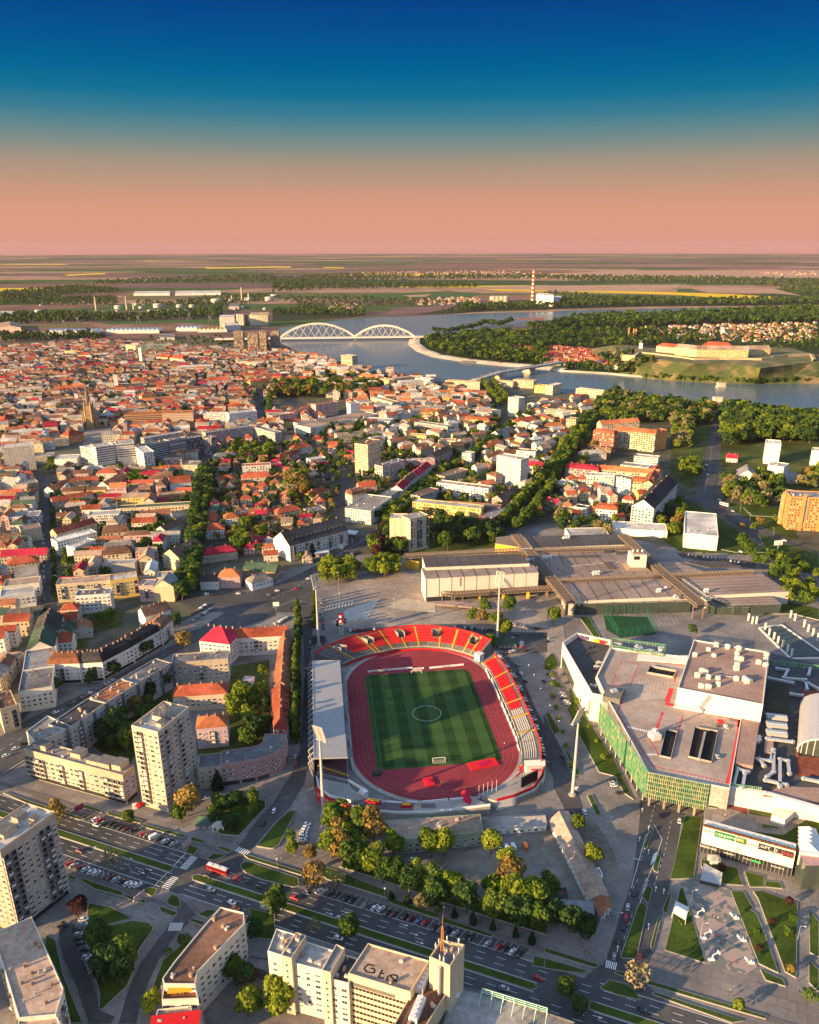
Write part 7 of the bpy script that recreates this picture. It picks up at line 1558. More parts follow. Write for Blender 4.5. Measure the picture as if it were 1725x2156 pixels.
span(L0,M0,42);span(M0,R0_,34)
b=MB();d=(R0_-L0).normalized();n=A2((-d.y,d.x,0));p,q=L0-d*200,R0_+d*420
for s0,s1,z,w in((p,q,8.5,30),):b.beam((p.x,p.y,8.5),(q.x,q.y,8.5),30,3.2)
A1('deck',b,Bi,br)
for c_,w in((M0,8),(R0_,7),(L0,8),(R0_+d*90,5),(R0_+d*180,5),(R0_+d*270,5)):
 b=MB();b.box((c_.x,c_.y,3),(w,34,8),atan2(d.y,d.x));b.tube((c_.x,c_.y,-2),(c_.x,c_.y,1),w*.9,n=10);A1('pier',b,Ao,br)
a,m_,c=G('B',1280,845,12),G('B',1420,800,14),G('B',1800,738,14);a2=G('B',1220,870,6)
rb=Ac('road_bridge',(m_.x,m_.y,0),'low grey road bridge crossing the river on solid stone piers to the fortress','bridge');b=MB();pts=[a2,a,m_,c,G('C',130,740,12)]
for p,q in zip(pts,pts[1:]):b.beam(p,q,20,3);
A1('deck',b,Ad,rb);b=MB()
for p,q in zip(pts,pts[1:]):
 d_=(q-p).normalized();n_=A2((-d_.y,d_.x,0))
 for s in(-9,9):b.beam(p+n_*s+A2((0,0,2)),q+n_*s+A2((0,0,2)),.4,1.2)
A1('parapet',b,Au,rb)
for x,y in((1428,838),(1613,800)):p=G('B',x,y,0);b=MB();b.box((p.x,p.y,6),(14,26,13),.5);b.box((p.x,p.y,1),(18,32,4),.5);A1('pier',b,Ao,rb)
for i in range(10):
 p=a.lerp(c,(i+.5)/10);b=MB();b.tube((p.x,p.y,p.z),(p.x,p.y,p.z+10),.25,n=5);A1('lamp_post',b,Au,rb)
for x,y,lab in((1110,890,'farther stone pier of a vanished bridge standing alone in the river'),(1088,982,'nearer stone pier of a vanished bridge before the riverside trees')):
 p=G('C',x,y,0);b=MB();P=[A2((p.x+dx,p.y+dy,0))for dx,dy in((-9,-6),(9,-6),(12,0),(9,6),(-9,6),(-12,0))];b.prism(P,-1,3,0);b.prism([A2((p.x+(q.x-p.x)*.82,p.y+(q.y-p.y)*.82,0))for q in P],3,8,0);b.prism([A2((p.x+(q.x-p.x)*.9,p.y+(q.y-p.y)*.9,0))for q in P],8,9,0);Ar('bridge_pier',b,Ao,lab,'bridge pier')
WC['fort']=(.66,.52,.25)
base=[A2((p.x,p.y,0))for p in GP('C',[(470,800),(650,836),(800,848),(1060,862),(1330,868),(1520,866),(1800,868)],1)]
top=[A2((p.x,p.y,0))for p in GP('C',[(500,720),(690,712),(940,748),(1180,740),(1360,772),(1680,735),(1850,735)],36)]
back=[A2((p.x,p.y+260,0))for p in top];far=[A2((p.x,p.y+520,0))for p in top]
b=MB();hr=random.Random(3);NU,NV=60,14
def along(L_,t):x=t*(len(L_)-1);i=min(int(x),len(L_)-2);return L_[i].lerp(L_[i+1],x-i)
g_=[]
for j in range(NV+8):
 row=[]
 for i in range(NU+1):
  t=i/NU
  if j<=NV:f=j/NV;p=along(base,t).lerp(along(top,t),f);z=36*(f**.8)+hr.uniform(-1.6,1.6)*(0<j<NV)
  elif j<=NV+4:f=(j-NV)/4;p=along(top,t).lerp(along(back,t),f);z=36+(2 if f>0 else 0)
  else:f=(j-NV-4)/3;p=along(back,t).lerp(along(far,t),f);z=38*(1-f)-.5*f
  e=min(t,1-t)*9;z*=min(1,.35+e)if t<.5 else 1
  row.append((p.x,p.y,z))
 g_.append(row)
for j in range(len(g_)-1):
 for i in range(NU):b.face([g_[j][i],g_[j][i+1],g_[j+1][i+1],g_[j+1][i]])
def cliffmat():
 m,t,bb=nodes('hillside');L=t.links.new;bb.inputs['Roughness'].default_value=.95
 g=tn(t,'ShaderNodeNewGeometry');n=tn(t,'ShaderNodeTexNoise');n.inputs['Scale'].default_value=.03;n.inputs['Detail'].default_value=7;L(g.outputs['Position'],n.inputs['Vector']);r=tn(t,'ShaderNodeValToRGB')
 for e,(p,c)in zip(r.color_ramp.elements,((.45,(.05,.07,.015)),(.7,(.22,.15,.07)))):e.position=p;e.color=(*c,1)
 L(n.outputs['Fac'],r.inputs[0]);L(r.outputs[0],bb.inputs['Base Color']);return m
Az('fortress_hill',b,cliffmat());HILLP=np.array([q for r_ in g_ for q in r_])
def hillz(x,y):
 d_=(HILLP[:,0]-x)**2+(HILLP[:,1]-y)**2;i=int(d_.argmin());return max(0,float(HILLP[i,2])-1.5)if d_[i]<900 else 0
BE=mat('rampart_stone',(.46,.33,.20),.9,.2,.1,big=.15)
def Ap(pts,z0,z1,lab,k='C'):
 Q=[A2((p.x,p.y,0))for p in GP(k,pts,z1)];c=Q[len(Q)//2];r=Ac('rampart_wall',(c.x,c.y,z0),lab,'rampart');b=MB()
 for p,q in zip(Q,Q[1:]):
  n_=A2((-(q-p).y,(q-p).x,0)).normalized();b.face([(p.x-n_.x*2,p.y-n_.y*2,z0),(q.x-n_.x*2,q.y-n_.y*2,z0),(q.x,q.y,z1),(p.x,p.y,z1)]);b.face([(p.x,p.y,z1),(q.x,q.y,z1),(q.x+n_.x*6,q.y+n_.y*6,z1),(p.x+n_.x*6,p.y+n_.y*6,z1)])
 A1('wall_face',b,BE,r);b=MB()
 for p,q in zip(Q,Q[1:]):b.beam((p.x,p.y,z1+.4),(q.x,q.y,z1+.4),1.6,1.2)
 A1('coping',b,Ao,r)
Ap([(490,690),(570,695),(600,672),(700,682),(860,702),(945,715)],28,40,'left stretch of the fortress rampart above the wooded slope');Ap([(945,712),(1100,708),(1200,710),(1365,714)],28,41,'middle stretch of the fortress rampart below the long barracks');Ap([(1430,700),(1530,690),(1670,682),(1690,715)],30,42,'right bastion of the fortress with a sloping pale face')
Ap([(790,815),(1050,835)],0,7,'left stretch of the low stone quay wall under the cliff');Ap([(1060,828),(1330,832),(1390,828)],0,8,'middle stretch of the low stone quay wall under the cliff');Ap([(1450,832),(1725,835),(1850,838)],0,8,'right stretch of the low stone quay wall under the cliff')
for a_,e_,d_,h,z0,rt,wc,rc,st,lab in(((825,642),(960,655),22,17,38,'gable','fort','tan','A','left third of the long yellow fortress barracks'),((960,655),(1285,658),22,17,38,'gable','fort','tan','A','long central part of the yellow fortress barracks with dormers'),((1287,655),(1422,652),22,14,38,'gable','fort','tan','A','lower right end of the yellow fortress barracks'),((705,632),(850,645),20,12,40,'hip','cream','red','A','red-roofed cream building left of the fortress barracks'),((985,630),(1185,640),26,13,44,'hip','cream','red','A','bright red roofed building rising behind the fortress barracks'),((315,745),(375,738),40,9,1,'gable','white','rust','A','white gabled riverside barn left end of the fortress foot'),((362,750),(490,755),24,9,1,'hip','white','rust','A','long white riverside house with brown hipped roof at the fortress foot')):
 A4('fortress_building',F2('C',a_,e_,d_,h,z0),h,rt,wc,rc,lab,'fortress building',z0=z0,st=st)
p=G('C',605,655,36);r=Ac('clock_tower',(p.x,p.y,36),'little white clock tower standing on the fortress rampart','clock tower');b=MB();b.box((p.x,p.y,44),(7,7,16));A1('shaft',b,A6,r);b=MB();b.tube((p.x,p.y,52),(p.x,p.y,60),4.5,.4,8);A1('cap',b,At,r)
p=G('D',575,100,0);b=MB();Bb=mat('gothic_brick',(.40,.28,.15),.85,.2,.3);cth=Ac('cathedral',(p.x,p.y,0),'gothic cathedral with one tall needle spire on the old town square','cathedral')
b.box((p.x,p.y,19),(10,10,38),.3,0)
for s in(-1,1):
 for t_ in(-1,1):b.tube((p.x+s*5,p.y+t_*5,0),(p.x+s*5,p.y+t_*5,40),1.2,n=6);b.tube((p.x+s*5,p.y+t_*5,40),(p.x+s*5,p.y+t_*5,47),1.2,.1,6)
A1('tower',b,Bb,cth);b=MB();b.tube((p.x,p.y,38),(p.x,p.y,48),5,4.4,8);b.tube((p.x,p.y,48),(p.x,p.y,76),4.2,.15,8);A1('spire',b,mat('spire_slate',(.16,.13,.11),.7,.15,1),cth)
b=MB();q=[p+A2((x_*cos(.3)-y_*sin(.3),x_*sin(.3)+y_*cos(.3),0))for x_,y_ in((-11,5),(11,5),(11,55),(-11,55))];b.prism(q,0,17,0,top=False);A1('nave',b,AN('facade_gothic',(.40,.28,.15),4,17,.3,.6),cth);b=MB();B1(b,q,17,'gable',12);A1('roof',b,[AS('grey'),Bb],cth)
for s in(-1,1):
 for i in range(6):e=p+A2((s*12.2*cos(.3)-(9+i*8)*sin(.3),s*12.2*sin(.3)+(9+i*8)*cos(.3),0));b=MB();b.box((e.x,e.y,9),(2.4,1.4,18),.3);b.tube((e.x,e.y,18),(e.x,e.y,23),.7,.05,4);A1('buttress',b,Bb,cth)
def AB(k,x,y,h,lab,body=None,cap='dome',w=8):
 p=G(k,x,y);r=Ac('church',(p.x,p.y,0),lab,'church');b=MB();b.box((p.x,p.y,h*.36),(w,w,h*.72),.2);b.box((p.x,p.y,h*.73),(w*1.15,w*1.15,.8),.2);A1('bell_tower',b,Ai('white','N'),r);b=MB();b.dome((p.x,p.y,h*.735),w*.52,h*.08,10,4);b.tube((p.x,p.y,h*.8),(p.x,p.y,h*.9),w*.25,w*.2,8);b.tube((p.x,p.y,h*.9),(p.x,p.y,h),w*.15,.05,6);A1('cap',b,AS('dark'),r)
 if body:
  q=[A2((p.x+w*.6,p.y-body[1]/2,0)),A2((p.x+w*.6+body[0],p.y-body[1]/2+2,0)),A2((p.x+w*.6+body[0],p.y+body[1]/2+2,0)),A2((p.x+w*.6,p.y+body[1]/2,0))];b=MB();b.prism(q,0,10,0,top=False);A1('nave',b,Ai('white','N'),r);b=MB();B1(b,q,10,'gable',8);A1('roof',b,[AS('dark'),Ai('white','0')],r);AF.append(([(v.x,v.y)for v in q],12))
AB('A',738,925,50,'white church tower with dark onion cap and a dark-roofed nave in the old town',(48,16));AB('A',488,1005,30,'small white turret left of the cathedral among red roofs',None,w=6);AB('D',412,120,26,'slim cream town hall tower beside the square',None,w=6);AB('C',1118,560,32,'far village church with orange-red roof beyond the fortress',(30,14))
def Aq(k,x,y,h,r0,r1,ms,lab,bands=None):
 p=G(k,x,y);r=Ac('chimney_stack',(p.x,p.y,0),lab,'chimney');n=bands or 1
 if not bands:b=MB();b.tube(p,(p.x,p.y,h),r0,r1,12);b.tube((p.x,p.y,h),(p.x,p.y,h+.6),r1*1.15,r1*1.15,12);A1('shaft',b,ms,r);return
 for mi,nm in((0,'shaft'),(1,'painted_band')):
  b=MB()
  for i in range(n):
   if i%2!=mi:continue
   z0,z1=h*i/n,h*(i+1)/n;b.tube((p.x,p.y,z0),(p.x,p.y,z1),r0+(r1-r0)*i/n,r0+(r1-r0)*(i+1)/n,14)
  A1(nm,b,ms[mi],r)
Aq('C',-865+0,0,1,1,1,A6,'x')if False else None
Aq('B',1632,348,160,9.5,5.5,(mat('stack_white',(.60,.52,.45),.8,.06,.05),mat('stack_red',(.55,.07,.04),.8,.06,.05)),'tall red and white banded power station chimney beyond the river',16)
for x,y,h,lab in((605,412,60,'left pale refinery chimney'),(797,405,60,'pale refinery chimney second from the left'),(1519,352,70,'pale slim refinery chimney beside the big tanks'),(1562,360,45,'short refinery chimney beside the big tanks'),(1457,360,35,'thin refinery column left of the short chimney'),(840,405,30,'grey short refinery column')):Aq('A',x,y,h,4.5,3,Ao,lab)
for x,lab in((887,'left of the twin white chimneys in the old town'),(897,'right of the twin white chimneys in the old town')):Aq('A',x,765,46,2.6,2.0,A6,lab)
for x,h,lab in((530,30,'left brick chimney beyond the fortress suburb'),(560,26,'middle brick chimney beyond the fortress suburb'),(575,26,'right brick chimney beyond the fortress suburb')):Aq('C',x,578,h,3.2,2.4,mat('old_brick',(.42,.22,.14),.85,.15,.1),lab)
def A0(k,pts,h,rt,wc,rc,lab,cat,st='0',z0=0,**kw):return A4(cat.replace(' ','_'),A5(k,pts,h),h,rt,wc,rc,lab,cat,st=st,**kw)
A0('B',[(1655,312),(1725,316),(1725,305),(1660,302)],45,'flat','white','light','main white hall of the power station beside the banded chimney','power station');A0('C',[(0,316),(60,318),(60,308),(0,305)],50,'flat','white','light','taller white hall of the power station right of the chimney','power station');A0('C',[(62,328),(110,327),(108,320),(64,320)],34,'flat','white','light','lower right white hall of the power station','power station')
for i,x in enumerate((1385,1410,1436,1462)):
 p=G('B',x,355);b=MB();b.tube(p,(p.x,p.y,26),18,n=16);b.tube((p.x,p.y,26),(p.x,p.y,30),18,2,16);Ar('storage_tank',b,Ao,'%s small cylindrical tank from the left before the power station'%('first','second','third','fourth')[i],'tank','tanks before the power station')
b=MB();bz=G('A',1590,500)
sl=Ac('grain_silo',(bz.x,bz.y,0),'row of tall concrete grain silos with ribbed cylinders by the port','grain silo')
for i in range(9):p=G('A',1585+i*12,503);b=MB();b.tube(p,(p.x,p.y,38),8.4,n=12);A1('silo_cell',b,Ao,sl)
b=MB();p,q=G('A',1580,503,0),G('A',1690,500,0);b.beam((p.x,p.y+4,41),(q.x,q.y+4,41),16,7);A1('top_gallery',b,Ao,sl)
b=MB();p=G('A',1550,500);b.box((p.x,p.y,20),(26,20,40));A1('elevator_tower',b,At,sl)
b=MB();p=G('A',1505,500)
for i in range(3):q=G('A',1500+i*14,502);b.tube(q,(q.x,q.y,40),8,n=12)
Ar('grain_silo',b,Ao,'three-celled silo standing left of the long silo row by the port','grain silo')
A0('A',[(1375,452),(1470,450),(1472,438),(1378,440)],40,'flat','pale','light','pale port mill block left of the silos','mill');A0('A',[(1410,508),(1510,500),(1490,478),(1412,482)],18,'flat','white','light','white ribbed shed in front of the port mill','warehouse')
for x0,x1,y,lab in((1470,1530,655,'leftmost of the dark residential towers by the river'),(1558,1622,668,'second dark residential tower by the river'),(1625,1678,655,'third dark residential tower by the river, set back'),(1700,1755,655,'rightmost of the dark residential towers by the river')):
 h=50;a_,e_=G('A',x0,y),G('A',x1,y);A4('tower_block',Bj(a_,e_,22),h,'flat','brown','slate',lab,'tower block',st='P',clutter=3)
def sawtooth(k,x0,y0,x1,y1,n,d,h,ms,lab):
 a_,e_=G(k,x0,y0),G(k,x1,y1);r=Ac('warehouse',((a_+e_)/2).to_tuple(),lab,'warehouse','port warehouses');u=(e_-a_)/n;v=A2((-u.y,u.x,0)).normalized()*d;b=MB();w=MB()
 for i in range(n):
  p,q=a_+u*i,a_+u*(i+1);m_=(p+q)/2
  b.face([(p.x,p.y,h),(m_.x,m_.y,h+6),(m_.x+v.x,m_.y+v.y,h+6),(p.x+v.x,p.y+v.y,h)][::-1]);b.face([(m_.x,m_.y,h+6),(q.x,q.y,h),(q.x+v.x,q.y+v.y,h),(m_.x+v.x,m_.y+v.y,h+6)][::-1]);w.face([(p.x,p.y,0),(q.x,q.y,0),(q.x,q.y,h),(m_.x,m_.y,h+6),(p.x,p.y,h)])
 A1('roof',b,ms,r);A1('wall',w,AH,r)
sawtooth('A',280,562,620,560,12,60,9,Ak,'left white zigzag-roofed port warehouse');sawtooth('A',665,555,1000,553,12,60,9,Ak,'middle white zigzag-roofed port warehouse');sawtooth('A',1105,540,1240,540,5,60,9,Ak,'short white zigzag-roofed port warehouse');sawtooth('A',1242,548,1425,545,7,50,8,B3,'yellow zigzag-roofed port warehouse')
A0('A',[(0,517),(130,517),(125,490),(0,488)],14,'gable','pink','tan','large pink shed at the left edge beside the canal','warehouse',rh=7);A0('A',[(838,305),(1065,303),(1065,290),(845,290)],12,'flat','white','light','left long white logistics hall on the plain','warehouse');A0('A',[(1098,304),(1385,300),(1380,286),(1100,288)],12,'flat','white','light','right long white logistics hall on the plain','warehouse');A0('A',[(400,642),(640,640),(620,625),(420,627)],8,'flat','grey','slate','low railway sheds with ribbed grey roofs','warehouse');A0('A',[(0,435),(85,432),(85,415),(0,415)],12,'flat','pale','light','pale low industrial hall at the far left','warehouse');A0('A',[(985,580),(1095,580),(1090,560),(990,560)],8,'flat','grey','slate','grey flat shed before the zigzag warehouses','warehouse');A0('A',[(1435,385),(1500,385),(1500,368),(1438,368)],12,'flat','lilac','slate','bluish refinery hall between the tanks','warehouse')
TANKS=[(742,400,22),(853,378,14),(905,376,14),(990,392,26),(1125,390,18),(1205,390,18),(1355,365,32),(1450,352,16),(1557,350,24),(1690,350,30),(1720,330,26),(945,422,16),(1005,422,15),(1068,424,15),(1128,420,16),(400,432,14),(490,435,14),(240,425,18),(885,398,14),(1520,398,14),(1475,405,12),(1662,405,12),(1165,418,12),(640,425,12),(735,418,10),(280,355,8),(265,368,8),(255,380,8)]
for i,(x,y,rd)in enumerate(TANKS):
 rd*=.8;p=G('A',x,y);b=MB();hh=rd*.75;b.tube(p,(p.x,p.y,hh),rd,n=20,cap=False);b.dome((p.x,p.y,hh),rd,rd*.22,20,3);rank=sorted(t[0]for t in TANKS).index(x)+1
 Ar('oil_tank',b,mat('tank_paint',(.46,.42,.38),.5,.08,.05,rnd=.15),'white cylindrical oil tank, number %d from the left across the refinery'%rank,'oil tank','oil tanks of the refinery')
for i,(x,y)in enumerate(((405,520),(870,490),(1190,470),(1320,490),(490,500))):
 p=G('A',x,y);b=MB();b.beam((p.x-8,p.y,0),(p.x,p.y,24),2);b.beam((p.x+8,p.y,0),(p.x,p.y,24),2);b.beam((p.x,p.y,22),(p.x+20,p.y+8,44),1.8);b.box((p.x,p.y,24),(8,6,6));b.beam((p.x,p.y,30),(p.x+20,p.y+8,44),.6)
 Ar('harbour_crane',b,At,'%s dark harbour crane from the left along the canal'%('first','third','fourth','fifth','second')[i],'crane','cranes along the canal')
for x,y in((1225,740),):p=G('B',x,y);b=MB();b.box((p.x,p.y,1.5),(40,12,2.5),-.15);b.box((p.x,p.y,4),(30,9,3),-.15);Ar('moored_boat',b,[At],'dark flat restaurant barge moored at the stone embankment','boat')
for k,x,y,lab in(('C',1090,418,'dark barge on the far river arm at the right'),('B',1620,465,'long reddish barge string on the far river arm')):p=G(k,x,y);b=MB();b.box((p.x,p.y,2),(110,14,4),.1);b.box((p.x+46,p.y+4,6),(12,10,6),.1);Ar('barge',b,mat('barge_red',(.22,.09,.08),.8,.2,.1),lab,'barge')
TR=random.Random(21);NR=np.random.default_rng(4)
LEAF=dict(dark=((.018,.05,.014),(.055,.105,.022)),mid=((.04,.085,.012),(.11,.165,.02)),lime=((.09,.14,.010),(.22,.265,.024)),ochre=((.15,.10,.02),(.30,.21,.055)),pale=((.16,.15,.06),(.30,.25,.12)),copper=((.05,.015,.015),(.10,.03,.025)),pine=((.014,.034,.014),(.035,.06,.022)))
def lm(c):return Bf('leaves_'+c,*LEAF[c])
BG=mat('bark',(.13,.10,.075),.9,.25,1.5)
def crown(shape,n,size,seed):
 """unit-height crown of leaf clumps: quads scattered over irregular lobes -> (n*4,3)"""
 r=np.random.default_rng(seed)
 if shape=='broad':
  k=11;th=r.uniform(0,2*pi,k);rr=r.uniform(.06,.27,k);c=np.stack([rr*np.cos(th),rr*np.sin(th),r.uniform(.36,.82,k)],1);rad=r.uniform(.11,.2,k)
  c[0]=(0,0,.6);rad[0]=.27
 elif shape=='tall':
  k=9;z=np.linspace(.14,.9,k);c=np.stack([r.normal(0,.02,k),r.normal(0,.02,k),z],1);rad=.13*np.sin(np.clip((z*.9+.12),0,1)*pi)**.6*r.uniform(.85,1.15,k)
 elif shape=='cone':
  k=10;z=np.linspace(.1,.95,k);c=np.stack([r.normal(0,.015,k),r.normal(0,.015,k),z],1);rad=np.maximum(.02,.24*(1-z))*r.uniform(.85,1.15,k)
 else:
  k=7;th=r.uniform(0,2*pi,k);rr=r.uniform(0,.3,k);c=np.stack([rr*np.cos(th),rr*np.sin(th),r.uniform(.3,.6,k)],1);rad=r.uniform(.2,.36,k)
 w=rad**2;P,Nn=[],[]
 while sum(len(p)for p in P)<n:
  i=r.choice(k,n*2,p=w/w.sum());d=r.normal(size=(n*2,3));d/=np.linalg.norm(d,axis=1)[:,None];d[:,2]=np.where(d[:,2]<-.45,-d[:,2],d[:,2])
  p=c[i]+d*(rad[i]*r.uniform(.78,1.1,n*2))[:,None]
  dist=np.linalg.norm(p[:,None]-c[None],axis=2)/rad[None];ok=(dist.min(1)>.74);P.append(p[ok]);Nn.append(d[ok])
 p=np.concatenate(P)[:n];d=np.concatenate(Nn)[:n]
 nn=d*.75+r.normal(size=(n,3))*.45;nn/=np.linalg.norm(nn,axis=1)[:,None];a=np.cross(nn,r.normal(size=(n,3)));a/=np.linalg.norm(a,axis=1)[:,None];b=np.cross(nn,a);s=size*r.uniform(.6,1.3,(n,1))
 return np.stack([p-a*s-b*s*.7,p+a*s-b*s*.7,p+a*s*.8+b*s*.8,p-a*s*.7+b*s],1).reshape(-1,3)
def fast_mesh(name,V,m,mi=None):
 n=len(V)//4;me=bpy.data.meshes.new(name);me.vertices.add(n*4);me.vertices.foreach_set('co',np.ascontiguousarray(V,dtype=np.float32).ravel());me.loops.add(n*4);me.loops.foreach_set('vertex_index',np.arange(n*4,dtype=np.int32))
 me.polygons.add(n);me.polygons.foreach_set('loop_start',np.arange(0,n*4,4,dtype=np.int32))
 for q in(m if isinstance(m,list)else[m]):me.materials.append(q)
 if mi is not None:me.polygons.foreach_set('material_index',mi)
 me.update(calc_edges=True);me.validate();return me
KIND=dict(broad=('broad','dark'),green=('broad','mid'),lime=('broad','lime'),ochre=('broad','ochre'),pale=('broad','pale'),copper=('bush','copper'),poplar=('tall','mid'),dpoplar=('tall','dark'),pine=('cone','pine'),shrub=('bush','mid'))
DESC=dict(broad='dark green broad tree',green='mid green broad tree',lime='bright yellow-green tree',ochre='orange-brown budding tree',pale='pale half-bare tree',copper='dark purple bush',poplar='narrow green poplar',dpoplar='dark narrow tree',pine='dark conical conifer',shrub='low round green shrub')
CW=dict(broad=1,tall=1.0,cone=1,bush=1.15)
TREES=[]
def tree(x,y,h,kind,place):TREES.append((x,y,h*(1.28 if kind not in('shrub','copper','poplar','dpoplar')else 1.12),kind,place))
BB=[(min(p[0]for p in f[0]),min(p[1]for p in f[0]),max(p[0]for p in f[0]),max(p[1]for p in f[0]),f[0])for f in AF]
BQ={}
for b_ in BB:
 for i in range(int(b_[0]//60),int(b_[2]//60)+1):
  for j in range(int(b_[1]//60),int(b_[3]//60)+1):BQ.setdefault((i,j),[]).append(b_)
def inb(x,y):return AW(x,y,BQ.get((int(x//60),int(y//60)),[]))
def pick(k):return TR.choice(k)if isinstance(k,(list,tuple))else k
def row(s,step,h,kind,place,jit=.6):
 P=AG(s);L=0
 for a,c in zip(P,P[1:]):
  n=max(1,int((c-a).length/step))
  for i in range(n):
   p=a.lerp(c,(i+.5)/n);tree(p.x+TR.uniform(-jit,jit),p.y+TR.uniform(-jit,jit),h*TR.uniform(.85,1.15),pick(kind),place)
def A8(s,step,h,kind,place,dens=1.0,hz=0):
 P=AG(s);Z=[(p.x,p.y)for p in P];x=min(p[0]for p in Z)
 while x<max(p[0]for p in Z):
  y=min(p[1]for p in Z)
  while y<max(p[1]for p in Z):
   u,v=x+TR.uniform(-.45,.45)*step,y+TR.uniform(-.45,.45)*step;y+=step
   if TR.random()>dens or not inpoly((u,v),Z)or inb(u,v)or inpoly((u,v),RIV):continue
   if step<25 and AW(u,v,RB):continue
   tree(u,v,h*TR.uniform(.75,1.2),pick(kind),place)
  x+=step
MIX=['broad','broad','green','green','lime','ochre','dpoplar','pale'];WOOD=['broad','green','green','dpoplar','lime','broad']
row('H 160,120 165,250 155,420 150,520 145,640 145,760 150,870 155,930',5.6,17,['poplar','poplar','dpoplar'],'in the tall row left of the stadium')
row('H 265,0 268,60 262,190',6,12,'poplar','in the short plaza row')
A8('K 370,250 470,220 520,420 540,560 420,560 365,440',7.5,15,['lime','lime','green','lime','green','ochre'],'in the left belt below the stadium')
row('K 570,520 700,590 830,640 960,650 1100,700 1180,740',8,13.5,['lime','lime','green'],'in the belt along the fenced yard');row('K 620,560 780,640 950,720 1120,780 1300,800 1450,860 1600,880 1700,920',7.5,13,['broad','green','broad'],'in the dark lower edge of the belt')
row('K 1320,700 1450,740 1560,800 1690,800',8.5,14,['lime','green','lime'],'at the right end of the belt');row('L 20,840 100,900 200,930 280,960',9,13,'broad','beside the grey metal shed');row('L 30,640 20,760',9,11,'green','in the barrack yard')
